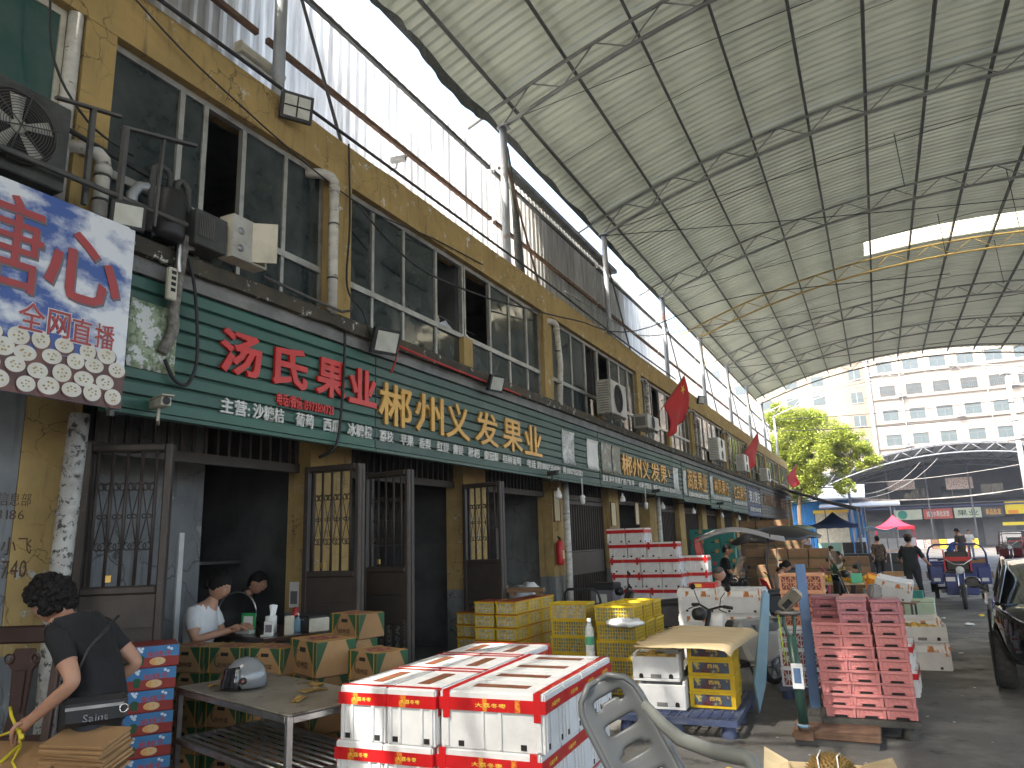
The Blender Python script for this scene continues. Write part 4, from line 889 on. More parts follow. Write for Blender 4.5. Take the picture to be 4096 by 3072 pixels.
def tape_text(s, L, Wd, H):
    out = []
    z0, z1 = H*.73, H*.805
    for ax, org, half, w_ in (('-y', (0, -Wd/2-.0125, 0), L, .2), ('+x', (L/2+.0125, 0, 0), Wd, .14), ('-x', (-L/2-.0125, 0, 0), Wd, .14)):
        sgn = -1 if ax == '-x' else 1
        o_ = letter('x', s, org, ax, -w_/2, w_/2, z0, z1, M['goldp'], None, .0015, .008); out.append(o_.data); bpy.data.objects.remove(o_)
    return out
TX = tape_text('大荔冬枣', FL, FW, FH)
# the near stack: three layers on a low pallet
org = Vector((-3.215, 3.965, .06)); ang = rad(3.5); cx, sx_ = Vector((math.cos(ang), math.sin(ang), 0)), Vector((-math.sin(ang), math.cos(ang), 0))
tag(MB().box(-3.25, 3.9, 0, -1.8, 5.7, .058).build('low_pallet', M['dkwood']), 'low wooden pallet under the near foam boxes', 'pallet')
lay = ['bottom', 'middle', 'top']; rn = random.Random(5)
GF = 'red taped foam boxes in the near stack'
def fplace(u, v, k, across, lb):
    c = org+cx*u+sx_*v+Vector((0, 0, k*FH)); foam(F1, lb, c, ang+(math.pi/2 if across else 0)+rn.uniform(-.015, .015), GF, True, TX)
ords = ['first', 'second', 'third', 'fourth', 'fifth']
for k in range(3):
    jx = (0, -.03, 0)[k]
    for r_ in range(3):
        for c_ in range(2):
            if k < 2 and r_ > 1: continue
            fplace(FW/2+c_*(FW+.012)+jx, FL/2+r_*(FL+.015), k, True, f'{lay[k]} layer near foam box, {ords[c_]} column from the steel table, {ords[r_]} row back')
    for r_ in range(4):
        if k < 2 and r_ > 3: continue
        fplace(2*(FW+.012)+FL/2+.012+jx, FW/2+.03+r_*(FW+.02), k, False, f'{lay[k]} layer near foam box turned broadside, {ords[r_]} one back, beside the grey chair')
# tall stack further on: uneven courses
F2 = foam_meshes(.60, .37, .295, M['tape'], True)
def course(y, xs_, z, longs, tag_, depth=1):
    x = xs_
    for i, lg in enumerate(longs):
        wd = .60 if lg else .37
        foam(F2, f'taped foam box in the tall stack, {tag_} course, {ords[i]} from the pier', (x+wd/2, y+(.185 if lg else .30), z), (0 if lg else math.pi/2)+rn.uniform(-.02, .02), 'red taped foam boxes in the tall stack', False); x += wd+.032
crs = [('lowest', (0, 0, 1, 0)), ('second', (0, 0, 1)), ('third', (0, 0, 1)), ('fourth', (1, 0, 0)), ('fifth', (1, 0, 0)), ('sixth', (0, 0, 1)), ('topmost', (0, 0))]
for k, (tg, ls) in enumerate(crs): course(14.75, -5.05+(.03 if k % 2 else 0)+(-.04 if k > 4 else 0), .02+k*.296, ls, tg)
for k in range(5):
    foam(F2, f'taped foam box in the tall stack, set behind its street edge, {ords[k]} up', (-3.50, 15.5, .02+k*.296), .02, 'red taped foam boxes in the tall stack', False)
# plain printed foam boxes behind the scooter, with orange print
F3 = foam_meshes(.62, .42, .36, M['tape_p'], True)
for q, (x, y, z, lb) in enumerate(((-2.55, 11.75, .02, 'lower white foam box behind the scooter with faint orange print, nearer the shops'), (-1.9, 11.8, .02, 'lower white foam box behind the scooter with faint orange print, nearer the street'), (-2.6, 11.78, .385, 'middle white foam box behind the scooter, nearer the shops'), (-1.95, 11.8, .385, 'middle white foam box behind the scooter, nearer the street'), (-2.6, 11.8, .75, 'upper white foam box behind the scooter, under a red bottle crate'), (-1.96, 11.78, .75, 'upper white foam box behind the scooter beside the pink chair'))):
    foam(F3, lb, (x, y, z), .02*(-1)**q, 'orange printed foam boxes behind the scooter', False)
# opened boxes by the driveway
def open_foam(label, loc, rz, L=.48, Wd=.34, H=.27, fruit=True, mk='foam', ft='kraft'):
    t = thing('open_foam_box', label, 'foam box', loc, rz); w_ = .028
    MB().box(-L/2, -Wd/2, 0, L/2, Wd/2, .03).box(-L/2, -Wd/2, .03, L/2, -Wd/2+w_, H-.03).box(-L/2, Wd/2-w_, .03, L/2, Wd/2, H).box(-L/2, -Wd/2+w_, .03, -L/2+w_, Wd/2-w_, H).box(L/2-w_, -Wd/2+w_, .03, L/2, Wd/2-w_, H).build('body', M[mk], t, bevel=.006)
    v = MB()
    for x in (-L*.32, L*.32): v.prism([(-.022, 0), (.022, 0), (.022, .03), (.012, .045), (-.012, .045), (-.022, .03)], lambda a, b_, d: (x+a, d, .03+b_), -Wd/2-.0015, -Wd/2+.003)
    v.build('vent', M['dark'], t); MB().box(-.055, -Wd/2-.001, .03, .055, -Wd/2+.002, .07).build('recess_shade', M['conc'], t)  # grey plate stands in for the shade of a recess
    if fruit:
        for k in range(6):
            p = (-.16+.105*(k % 4), -.06+.1*(k // 4)+.02*(k % 2), H-.06+.012*(k % 3)); f = MB().ball(p, (.055, .05, .045), 10, 7).build('fruit', M['mango'] if k % 2 else M['melon'], t)
            MB().lathe([(.052, -.03), (.062, .0), (.05, .03)], 10, p).build('net_sleeve', M['netsl'], f)
M['mango'] = mat('papaya_skin', (.55, .30, .05), .5, c2=(.35, .28, .06), s=8); M['melon'] = mat('green_mango_skin', (.08, .14, .03), .45, c2=(.3, .12, .04), s=6); M['netsl'] = mat('yellow_foam_sleeve', (.55, .36, .10), .8)
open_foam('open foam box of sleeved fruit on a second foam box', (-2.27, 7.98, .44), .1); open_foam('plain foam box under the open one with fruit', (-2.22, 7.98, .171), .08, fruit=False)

# ---------------------------------------------------------------- plastic pallets
def pallet(label, loc, rz, L, Wd, m, h=.17, name='plastic_pallet', wheels=False, group=None):
    t = thing(name, label, 'pallet', loc, rz, group)
    b = MB(); nx, ny = round(L/.1), round(Wd/.1)
    b.box(0, 0, h-.055, L, .035, h).box(0, Wd-.035, h-.055, L, Wd, h).box(0, .035, h-.055, .035, Wd-.035, h).box(L-.035, .035, h-.055, L, Wd-.035, h)
    for k in range(1, nx): b.box(L*k/nx-.009, .035, h-.03, L*k/nx+.009, Wd-.035, h-.004)
    for k in range(1, ny): b.box(.035, Wd*k/ny-.008, h-.028, L-.035, Wd*k/ny+.008, h-.006)
    b.build('deck', m, t)
    for x in (.10, L/2, L-.10):
        for y in (.1, Wd/2, Wd-.1): MB().lathe([(.07, 0), (.075, .02), (.06, h-.056)], 12, (x, y, 0)).lathe([(0, 0), (.07, 0)], 12, (x, y, 0)).build('foot', m, t)
    return t
M['bluepl'] = mat('dusty_blue_plastic', (.05, .07, .15), .55, c2=(.10, .115, .17), s=5, c3=(.16, .15, .14), s3=9, lo3=.6, hi3=.75)
M['blackpl'] = mat('dusty_black_plastic', (.05, .048, .044), .7, c2=(.10, .092, .08), s=6)
pallet('blue plastic pallet under the plywood covered crates', (-2.62, 7.5, 0), .03, 1.2, 1.5, M['bluepl'])
pallet('black plastic pallet under the pink crates', (-.93, 7.98, 0), .04, 1.06, 1.3, M['blackpl'], .165)
pallet('blue plastic pallet under the white lattice crates', (-1.28, 9.5, 0), .02, .85, 1.0, M['bluepl'], .15)
pallet('blue plastic pallet lying at the grey chair', (-1.15, 4.9, 0), .25, .6, 1.0, M['bluepl'], .15)

# ---------------------------------------------------------------- crates
def lattice_crate(L, Wd, H, nx, nz, r=.0035, solid_ends=False):
    """posts and rims, and the lattice between them"""
    fr = MB(); c = .018
    for x in (-L/2, L/2-c):
        for y in (-Wd/2, Wd/2-c): fr.box(x, y, 0, x+c, y+c, H-.02)
    for z0, z1, e in ((0, .016, 0), (H-.028, H, .008)):
        fr.box(-L/2-e, -Wd/2-e, z0, L/2+e, -Wd/2+.012, z1).box(-L/2-e, Wd/2-.012, z0, L/2+e, Wd/2+e, z1).box(-L/2-e, -Wd/2+.012, z0, -L/2+.012, Wd/2-.012, z1).box(L/2-.012, -Wd/2+.012, z0, L/2+e, Wd/2-.012, z1)
    la = MB()
    for sg in (-1, 1):
        for k in range(1, nx): x = -L/2+L*k/nx; la.cbox((x, sg*(Wd/2-.006), H/2-.006), (r*2, r*2, H-.045))
        for k in range(1, nz): z = .016+(H-.044)*k/nz; la.cbox((0, sg*(Wd/2-.006), z), (L-.036, r*2.2, r*2))
        ny = max(3, round(nx*Wd/L))
        for k in range(1, ny): y = -Wd/2+Wd*k/ny; la.cbox((sg*(L/2-.006), y, H/2-.006), (r*2, r*2, H-.045))
        for k in range(1, nz): z = .016+(H-.044)*k/nz; la.cbox((sg*(L/2-.006), 0, z), (r*2.2, Wd-.036, r*2))
    la.box(-L/2+.012, -Wd/2+.012, .004, L/2-.012, Wd/2-.012, .012)
    return fr, la
M['yel'] = mat('yellow_crate_plastic', (.66, .45, .018), .42, c2=(.54, .35, .015), s=5, vary=.06)
M['bag'] = mat('clear_bagged_fruit', (.58, .59, .54), .2, c2=(.30, .31, .25), s=22, bump=.9, bs=26, spec=.8)
M['grape'] = mat('bagged_grapes', (.10, .16, .16), .25, c2=(.42, .46, .50), s=34, c3=(.28, .30, .10), s3=28, lo3=.5, hi3=.56, bump=.9, bs=45)
M['pinkfr'] = mat('red_fruit_fill', (.30, .08, .07), .5, c2=(.10, .03, .03), s=30)
M['redtape'] = mat('red_strapping', (.36, .03, .025), .35)
M['redcov'] = mat('red_cover_sheet', (.24, .03, .02), .35, c2=(.32, .06, .03), s=8)
def crate_set(L, Wd, H, nx, nz, m, fill, cover=None, strap=False):
    fr, la = lattice_crate(L, Wd, H, nx, nz); d = {'frame': fr.mesh(m, .003), 'lattice': la.mesh(m)}
    if fill: d['contents'] = MB().box(-L/2+.016, -Wd/2+.016, .014, L/2-.016, Wd/2-.016, H-.026).mesh(fill)
    if cover: d['cover_sheet'] = MB().box(-L/2+.004, -Wd/2+.004, H-.024, L/2-.004, Wd/2-.004, H+.001).mesh(cover)
    if strap: d['strap'] = MB().box(-L/2-.0095, -Wd/2-.0095, H-.010, L/2+.0095, Wd/2+.0095, H-.002).mesh(M['redtape'])
    return d
def crate(d, label, loc, rz, group, name='plastic_crate', cat='crate'):
    t = thing(name, label, cat, loc, rz, group)
    for k, me in d.items(): put(k, me, t)
    return t
CY = crate_set(.42, .30, .165, 9, 3, M['yel'], M['bag'], M['redcov'], True)
GY = 'red strapped yellow crates before the second gate'
# pile: three wide on the street side, five to six high
for k in range(6):
    for c_, (x, y, r_) in enumerate(((-5.36, 9.55, 0), (-5.0, 9.38, math.pi/2), (-4.66, 9.36, math.pi/2), (-4.66, 9.80, math.pi/2), (-4.66, 10.24, math.pi/2))):
        if c_ == 0 and k == 5: continue
        crate(CY, f'red strapped yellow crate, {["lowest","second","third","fourth","fifth","topmost"][k]} in {["the end pile by the pink chair","the second pile from the pink chair","the front corner pile","the middle street pile","the rear street pile"][c_]}', (x, y, .17*k+.09), r_+rn.uniform(-.02, .02), GY)
tag(MB().box(-5.62, 9.1, .001, -4.45, 10.5, .088).build('wooden_pallet', M['wood']), 'low wooden pallet under the red strapped yellow crates', 'pallet')
CG = crate_set(.52, .36, .21, 15, 4, M['yel'], M['grape']); CE = crate_set(.52, .36, .21, 15, 4, M['yel'], M['bag'])
GG = 'yellow mesh crates of bagged grapes'
pos = [(-3.88, 9.65, 'the pile beside the strapped crates', 5, .02), (-3.85, 10.05, 'the pile behind the strapped crates', 4, 0), (-3.12, 9.35, 'the pile behind the water bottle', 5, -.02), (-3.10, 9.73, 'the second pile behind the water bottle', 5, 0), (-3.08, 10.12, 'the rear pile before the tall foam stack', 5, 0)]
for x, y, nm, n, r_ in pos:
    for k in range(n): crate(CG if not (k == n-1 and x < -3.5) else CE, f'yellow mesh crate of bagged grapes, {["lowest","second","third","fourth","fifth"][k]} in {nm}', (x+.02*math.sin(3*k), y, .005+.212*k), r_+.02*math.sin(k*2), GG)
# plywood covered crates with printed fronts
M['fruitlab'] = mat('dark_fruit_label', (.10, .02, .025), .35, c2=(.02, .12, .18), s=9, c3=(.55, .40, .06), s3=11, lo3=.57, hi3=.62)
def solid_crate(L, Wd, H, m, lab, lines=True):
    b = MB().box(-L/2, -Wd/2, 0, L/2, Wd/2, .02)
    t_ = .02; b.box(-L/2, -Wd/2, .02, -L/2+t_, Wd/2, H-.018).box(L/2-t_, -Wd/2, .02, L/2, Wd/2, H-.018).box(-L/2+t_, -Wd/2+.006, .02, L/2-t_, -Wd/2+t_, H-.018).box(-L/2+t_, Wd/2-t_, .02, L/2-t_, Wd/2-.006, H-.018)
    b.box(-L/2-.008, -Wd/2-.008, H-.018, L/2+.008, Wd/2+.008, H)
    for y in (-Wd*.3, 0, Wd*.3): b.box(-L/2-.005, y-.008, .02, -L/2, y+.008, H-.02).box(L/2, y-.008, .02, L/2+.005, y+.008, H-.02)
    return {'body': b.mesh(m, .003), 'label': MB().box(-L*.40, -Wd/2+.001, .028, L*.40, -Wd/2+.006, H-.026).mesh(lab)}
CP = solid_crate(.46, .34, .155, M['yel'], M['fruitlab'])
ttx = letter('x', '西梅', (0, -.1715, 0), '-y', -.03, .08, .075, .115, M['goldp'], None, .002, .0); CP['lettering'] = ttx.data; bpy.data.objects.remove(ttx)
for k in range(4):
    crate(CP, f'yellow crate with dark plum label under the plywood, {ords[k]} up', (-1.74, 8.18, .171+.157*k), .03+.02*math.sin(k), 'plum crates under the plywood')
    crate(CP, f'yellow crate under the back of the plywood, {ords[k]} up', (-1.8, 8.62, .171+.157*k), .03, 'plum crates under the plywood')
def ply(label, x0, y0, x1, y1, z, name='plywood_sheet'):
    b = MB(); n, m_ = 16, 40; vs = []; r_ = random.Random(8)
    for i in range(n+1):
        for j in range(m_+1):
            u, v = i/n, j/m_
            e = (r_.uniform(-.10, .02) if i == 0 else 0); xx = x0+(x1-x0)*u+e-.04*(1-v); yy = y0+(y1-y0)*v+(r_.uniform(-.02, .02) if j == 0 else 0)
            zz = z+.006*math.sin(3*u+v*2)-.06*max(0, (u-.88)/.12)**2-.035*max(0, (.1-v)/.1)
            vs.append((xx, yy, zz))
    b.add(vs, [(i*(m_+1)+j, (i+1)*(m_+1)+j, (i+1)*(m_+1)+j+1, i*(m_+1)+j+1) for i in range(n) for j in range(m_)], 0, True)
    o_ = b.build(name, M['plyw']); o_.modifiers.new('s', 'SOLIDIFY').thickness = .007; tag(o_, label, 'plywood')
ply('splintered plywood sheet laid over the plum crates', -2.30, 7.62, -1.40, 9.2, .835)
# pink stack
M['pink'] = mat('pink_crate_plastic', (.58, .225, .215), .5, c2=(.51, .185, .185), s=5, vary=.05)
M['plum'] = mat('plum_crate_plastic', (.28, .10, .125), .5, c2=(.22, .08, .10), s=5)
M['emb'] = mat('worn_embossing', (.62, .30, .28), .6, c2=(.56, .15, .14), s=40, lo=.45, hi=.55)
def pink_set(m):
    L, Wd, H = .262, .36, .108; d = {}
    b = MB(); e = .010
    b.box(-L/2+e, -Wd/2+.016, 0, L/2-e, Wd/2-.016, H-.03)                       # recessed drum
    for x0, x1 in ((-L/2, -L/2+.032), (L/2-.032, L/2)): b.prism([(x0+.006, 0), (x1-.004, 0), (x1, H-.026), (x0, H-.026)], lambda u, v, dd: (u, dd, v), -Wd/2+.004, -Wd/2+.018)
    b.box(-L/2-.004, -Wd/2-.004, H-.026, L/2+.004, Wd/2+.004, H-.001).box(-L/2+.03, -Wd/2+.004, 0, -.07, -Wd/2+.018, .014).box(.07, -Wd/2+.004, 0, L/2-.03, -Wd/2+.018, .014)
    b.box(-.07, -Wd/2+.006, .022, .07, -Wd/2+.017, .03)
    for sg in (-1, 1):
        for k in range(4): y = -Wd/2+.04+k*.085; b.box(sg*(L/2-e)-.004, y, .0, sg*(L/2-e)+.004, y+.02, H-.03)
    d['body'] = b.mesh(m, .0025)
    f = MB()
    for cxx in (-.062, .062):
        for k in range(8):
            a = math.pi*k/4+.3; px_, pz = cxx+.022*math.cos(a), .056+.016*math.sin(a); f.prism([(px_+.009*math.cos(t_)*math.cos(a)-.004*math.sin(t_)*math.sin(a), pz+.009*math.cos(t_)*math.sin(a)*.8+.004*math.sin(t_)*math.cos(a)) for t_ in [math.pi*q/3 for q in range(6)]], lambda u, v, dd: (u, dd, v), -Wd/2+.0125, -Wd/2+.017)
        f.prism([(cxx+.006*math.cos(t_), .056+.006*math.sin(t_)) for t_ in [math.pi*q/3 for q in range(6)]], lambda u, v, dd: (u, dd, v), -Wd/2+.011, -Wd/2+.017)
    for k in range(5): x = -.028+.014*k; f.prism([(x-.003, .042), (x+.003, .042), (x+.004, .072), (x-.004, .072)], lambda u, v, dd: (u, dd, v), -Wd/2+.013, -Wd/2+.017)
    d['embossing'] = f.mesh(M['emb'])
    d['hand_slot'] = MB().prism([(-.06, .001), (.06, .001), (.05, .02), (-.05, .02)], lambda u, v, dd: (u, dd, v), -Wd/2+.0045, -Wd/2+.017).mesh(M['dark']); return d
M['mauve'] = mat('mauve_crate_plastic', (.44, .19, .22), .5, c2=(.38, .15, .18), s=5)
PK, PL, PV = pink_set(M['pink']), pink_set(M['plum']), pink_set(M['mauve'])
for c_, (x, y, n, nm) in enumerate(((-.575, 8.22, 8, 'the lower pile by the scale post'), (-.305, 8.235, 10, 'the middle pile'), (-.03, 8.25, 10, 'the pile nearest the roadway'))):
    for k in range(n): crate(PV if k > 7 else PK, f'pink crate with flower embossing, {["lowest","second","third","fourth","fifth","sixth","seventh","eighth","ninth","topmost"][k if not (n==8 and k==7) else 9]} of {nm}', (x-.006*k*(1 if c_ < 2 else .4)+.03-.012*c_+.002*math.sin(5*k), y+.01*math.sin(3*k+c_), .166+.1075*k), .03+.012*math.sin(k*2+c_), 'pink embossed crates')
for k in range(10): crate(PL if k > 7 else PK, f'{"plum" if k > 7 else "pink"} crate behind the lower pile, {["lowest","second","third","fourth","fifth","sixth","seventh","eighth","lower plum one","upper plum one"][k]}', (-.60, 8.62, .166+.1075*k), .03, 'pink embossed crates')
for k in range(10): crate(PK, f'pink crate in the rear pile, {["lowest","second","third","fourth","fifth","sixth","seventh","eighth","ninth","topmost"][k]}, {["behind the middle"][0]} pile', (-.30, 8.64, .166+.1075*k), .02, 'pink embossed crates')
for k in range(9): crate(PK, f'pink crate in the rear pile nearest the roadway, {["lowest","second","third","fourth","fifth","sixth","seventh","eighth","topmost"][k]}', (-.02, 8.66, .166+.1075*k), .02, 'pink embossed crates')
tag(MB().cbox((-.12, 8.35, 1.30), (.10, .13, .13), (.1, .12, .4)).build('stone_block', M['conc'], None, None, 0, .015, 2), 'grey stone block weighing down the pink crates', 'stone')
# lattice crates, peach over white
M['wlat'] = mat('white_crate_plastic', (.60, .62, .66), .5, c2=(.50, .52, .55), s=5, vary=.05); M['peach'] = mat('peach_crate_plastic', (.70, .36, .20), .5, c2=(.62, .30, .16), s=5)
def star_crate(L, Wd, H, m, fill):
    fr, _ = lattice_crate(L, Wd, H, 8, 2); la = MB(); r = .0035
    def panel(fn, W_, n):
        for k in range(n):
            a, c = -W_/2+.02+(W_-.04)*k/n, -W_/2+.02+(W_-.04)*(k+1)/n; mx_ = (a+c)/2
            for p, q in (((a, .02), (c, H-.03)), ((a, H-.03), (c, .02)), ((mx_, .02), (mx_, H-.03)), ((a, H/2), (c, H/2)), ((a, .02), (a, H-.03))): la.bar(fn(*p), fn(*q), r*2, r*2)
            for q in range(8):
                a0, a1 = math.pi*q/4, math.pi*(q+1)/4; rr = (c-a)*.3; la.bar(fn(mx_+rr*math.cos(a0), H/2+rr*math.sin(a0)*.8), fn(mx_+rr*math.cos(a1), H/2+rr*math.sin(a1)*.8), r*1.6, r*1.6)
    for sg in (-1, 1): panel(lambda u, v: (u, sg*(Wd/2-.006), v), L, 4); panel(lambda u, v: (sg*(L/2-.006), u, v), Wd, 3)
    la.box(-L/2+.012, -Wd/2+.012, .004, L/2-.012, Wd/2-.012, .012)
    for k in range(1, 9): la.box(-L/2+.012, -Wd/2+Wd*k/9-.006, H-.008, L/2-.012, -Wd/2+Wd*k/9+.006, H-.003) if m is M['peach'] else None
    return {'frame': fr.mesh(m, .003), 'lattice': la.mesh(m), 'contents': MB().box(-L/2+.016, -Wd/2+.016, .014, L/2-.016, Wd/2-.016, H-.03).mesh(fill)}
SW, SP = star_crate(.5, .36, .205, M['wlat'], M['pinkfr']), star_crate(.5, .36, .205, M['peach'], M['pinkfr'])
for k in range(3): crate(SW, f'white lattice crate before the peach pile, {ords[k]} up', (-.98, 9.66, .151+.207*k), .02*math.sin(k), 'lattice crates behind the scale post')
for k in range(6): crate(SP if k > 2 else SW, f'{"peach" if k > 2 else "white"} lattice crate in the rear pile, {["lowest","second","third","fourth","fifth","topmost"][k]}', (-.95, 10.1, .151+.207*k), .02*math.cos(k*2), 'lattice crates behind the scale post')
# blue foam boards leaning at the crates
M['bfoam'] = mat('blue_insulation_foam', (.20, .36, .50), .7, c2=(.26, .42, .54), s=4); M['bfoam2'] = mat('blue_plastic_board', (.09, .17, .33), .5, c2=(.13, .22, .38), s=3)
b = MB().prism([(-.05, 0), (.02, .30), (.055, .85), (.06, 1.25), (.01, 1.29), (-.02, 1.2), (-.05, .8), (-.11, .32)], lambda u, v, d: (u, d, v), -.03, .03); o_ = b.build('foam_board', M['bfoam'], None, (-1.36, 8.72, 0), .5, .006); o_.rotation_euler = (0, rad(6), .5); tag(o_, 'pale blue foam board leaning beside the scooter', 'board', 'blue boards among the crates')
tag(MB().box(-.05, -.012, 0, .05, .012, 1.56).build('foam_board', M['bfoam2'], None, (-.80, 8.46, .01), .35, .004), 'narrow darker blue board standing beside the plum crates', 'board', 'blue boards among the crates')
# near the roadway: printed foam boxes
for x, y, z, lb in ((.34, 12.15, .0, 'lowest printed foam box by the roadway'), (.30, 12.45, .30, 'printed foam box behind the open one by the roadway')):
    foam(F3, lb, (x, y, z), .04, 'printed foam boxes by the roadway', False)
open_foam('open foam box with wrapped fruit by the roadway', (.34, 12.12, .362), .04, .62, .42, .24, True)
foam(F2, 'red taped foam box at the back corner of the pink crates', (.02, 10.35, .0), 1.5, 'printed foam boxes by the roadway', False); foam(F2, 'red taped foam box on another behind the pink crates', (.0, 10.35, .296), 1.5, 'printed foam boxes by the roadway', False)
# ---------------------------------------------------------------- peach cartons and noodle cartons
def tri(b, x0, z0, x1, z1, x2, z2, y, m, d=.0012): b.prism([(x0, z0), (x1, z1), (x2, z2)], lambda u, v, dd: (u, dd, v), y-d, y, m)
M['strapy'] = mat('orange_strap', (.60, .30, .03), .4)
def peach_meshes(L, Wd, H):
    d = {}
    b = MB().box(-L/2, -Wd/2, 0, L/2, Wd/2, H-.004); d['carton'] = b.mesh(M['kraft'], .003)
    gl = []
    for sg in (-1, 1):
        f = lambda u, v, dd: (u, sg*dd, v)
        for p in ([(-L/2+.002, .004), (-L/2+.002, H-.006), (-L*.12, H-.006)], [(L/2-.002, .004), (L/2-.002, H-.006), (L*.12, H-.006)]): gl.append(MB().prism(p, f, Wd/2, Wd/2+.0012).mesh(M['kraft_g']))
        f2 = lambda u, v, dd: (sg*dd, u, v)
        for p in ([(-Wd/2+.002, H*.15), (-Wd/2+.002, H-.006), (-Wd*.22, H-.006)], [(Wd/2-.002, H*.15), (Wd/2-.002, H-.006), (Wd*.22, H-.006)]): gl.append(MB().prism(p, f2, L/2, L/2+.0012).mesh(M['kraft_g']))
    d['green_corner'] = [gl[0], gl[1], gl[6], gl[7]]
    h = MB(); h.prism([(-.04, -.014), (.04, -.014), (.04, .014), (-.04, .014)], lambda u, v, dd: (u, dd, v+H*.72), -Wd/2-.002, -Wd/2+.002); d['hand_hole'] = h.mesh(M['dark'])
    s = MB()
    for x in (-L*.40, L*.40): s.box(x-.004, -Wd/2-.003, 0, x+.004, -Wd/2-.0015, H).box(x-.004, Wd/2+.0015, 0, x+.004, Wd/2+.003, H).box(x-.004, -Wd/2-.003, H, x+.004, Wd/2+.003, H+.0015)
    d['strap'] = s.mesh(M['strapy'])
    d['top_window'] = MB().lathe([(0, H-.002), (.10, H-.002)], 20).mesh(M['melonnet']); return d
M['melonnet'] = mat('netted_purple_fruit', (.26, .03, .08), .5, c2=(.55, .36, .06), s=24, lo=.5, hi=.6)
PM = peach_meshes(.40, .30, .215)
t1 = letter('x', '西州蜜', (0, -.1525, 0), '-y', -.07, .08, .045, .085, M['kraft_x'], None, .001, .01); PM['lettering'] = t1.data; bpy.data.objects.remove(t1)
def arc_mark(ax_sgn, y):
    b = MB(); pts = [(-.05+.052*math.cos(a), .10+.052*math.sin(a)) for a in [math.pi*.5+math.pi*k/9 for k in range(10)]]
    for i in range(9): b.bar((pts[i][0], y, pts[i][1]), (pts[i+1][0], y, pts[i+1][1]), .012*(1-abs(i-4.5)/7), .0015, up=(0, 1, 0))
    return b
PM['emblem'] = arc_mark(1, -.1525).mesh(M['kraft_g'])
def carton(d, label, loc, rz, group, name='fruit_carton', skip=()):
    t = thing(name, label, 'carton', loc, rz, group)
    for k, me in d.items():
        for q in (me if isinstance(me, list) else [me]): put(k, q, t)
    return t
GP = 'green cornered kraft fruit cartons behind the steel table'
hi = ['lowest', 'second', 'third', 'fourth', 'topmost']
for c_, (x, y, n, r_, nm) in enumerate(((-5.62, 4.92, 5, .12, 'the column beside the noodle cartons'), (-5.20, 4.98, 5, .10, 'the second column from the noodle cartons'), (-4.78, 5.03, 5, .08, 'the column behind the helmet'), (-4.36, 5.08, 4, -.38, 'the turned column beyond the helmet'), (-4.45, 5.62, 5, -.3, 'the column against the counter'))):
    for k in range(n): carton(PM, f'kraft fruit carton with green corners, {hi[k]} of {nm}', (x+.01*math.sin(k*3), y+.01*math.cos(k*2), .218*k), r_+.03*math.sin(k*2+c_), GP)
for k in range(5): carton(PM, f'kraft fruit carton in the short column nearest the foam boxes, {hi[k]}', (-3.74, 5.02+.01*k, .218*k), -.30+.04*math.sin(k*3), GP)
for k in range(3): carton(PM, f'kraft fruit carton behind the short column, {["lowest","second","topmost"][k]}', (-3.72, 5.66, .218*k), -.2, GP)
carton(PM, 'large kraft fruit carton on the turned column', (-4.36, 5.12, .873), -.40, GP).scale = (1.25, 1.2, 1.3)
carton(PM, 'kraft fruit carton topping the column against the counter', (-4.42, 5.66, 1.091), -.2, GP)
M['nblue'] = mat('noodle_box_blue', (.03, .14, .34), .4, c2=(.05, .19, .38), s=3); M['nred'] = mat('noodle_box_red', (.28, .028, .02), .4, c2=(.20, .02, .015), s=4); M['ndish'] = mat('noodle_dish_print', (.62, .30, .08), .4, c2=(.6, .5, .3), s=30); M['nflower'] = mat('pale_blossom_print', (.6, .66, .72), .4)
nm_ = {}
L, Wd, H = .33, .38, .152
nm_['carton'] = MB().box(-L/2, -Wd/2, 0, L/2, Wd/2, H-.002).mesh(M['nred'], .003)
b = MB().box(-L/2+.001, -Wd/2-.001, H*.46, L/2-.001, -Wd/2, H-.003); nm_['sky_print'] = b.mesh(M['nblue'])
nm_['dish_print'] = MB().prism([(.02+.055*math.cos(a), .040+.028*math.sin(a)) for a in [2*math.pi*k/14 for k in range(14)]], lambda u, v, dd: (u, dd, v), -Wd/2-.002, -Wd/2-.001).mesh(M['ndish'])
b = MB()
for x, z in ((-.10, .125), (-.085, .135), (-.11, .138), (-.09, .115), (.09, .13), (.11, .12)): b.prism([(x+.011*math.cos(a), z+.010*math.sin(a)) for a in [2*math.pi*k/7 for k in range(7)]], lambda u, v, dd: (u, dd, v), -Wd/2-.0022, -Wd/2-.0012)
nm_['blossom_print'] = b.mesh(M['nflower'])
b = MB().prism([(-.115, .02), (-.075, .02), (-.068, .07), (-.08, .085), (-.11, .085), (-.12, .07)], lambda u, v, dd: (u, dd, v), -Wd/2-.002, -Wd/2-.001); nm_['figure_print'] = b.mesh(M['kraft_g'])
t1 = letter('x', '米线王', (0, -Wd/2-.0012, 0), '-y', -.055, .115, .068, .112, M['print_red'], None, .001, .02); nm_['lettering'] = t1.data; bpy.data.objects.remove(t1)
for k in range(8): carton(nm_, f'blue and red noodle carton, {["lowest","second","third","fourth","fifth","sixth","seventh","topmost"][k]} of the stack by the folding gate', (-5.10+.004*k, 4.02+.008*math.sin(k), .154*k), .95+.02*math.sin(2*k), 'noodle cartons by the folding gate', 'noodle_carton')
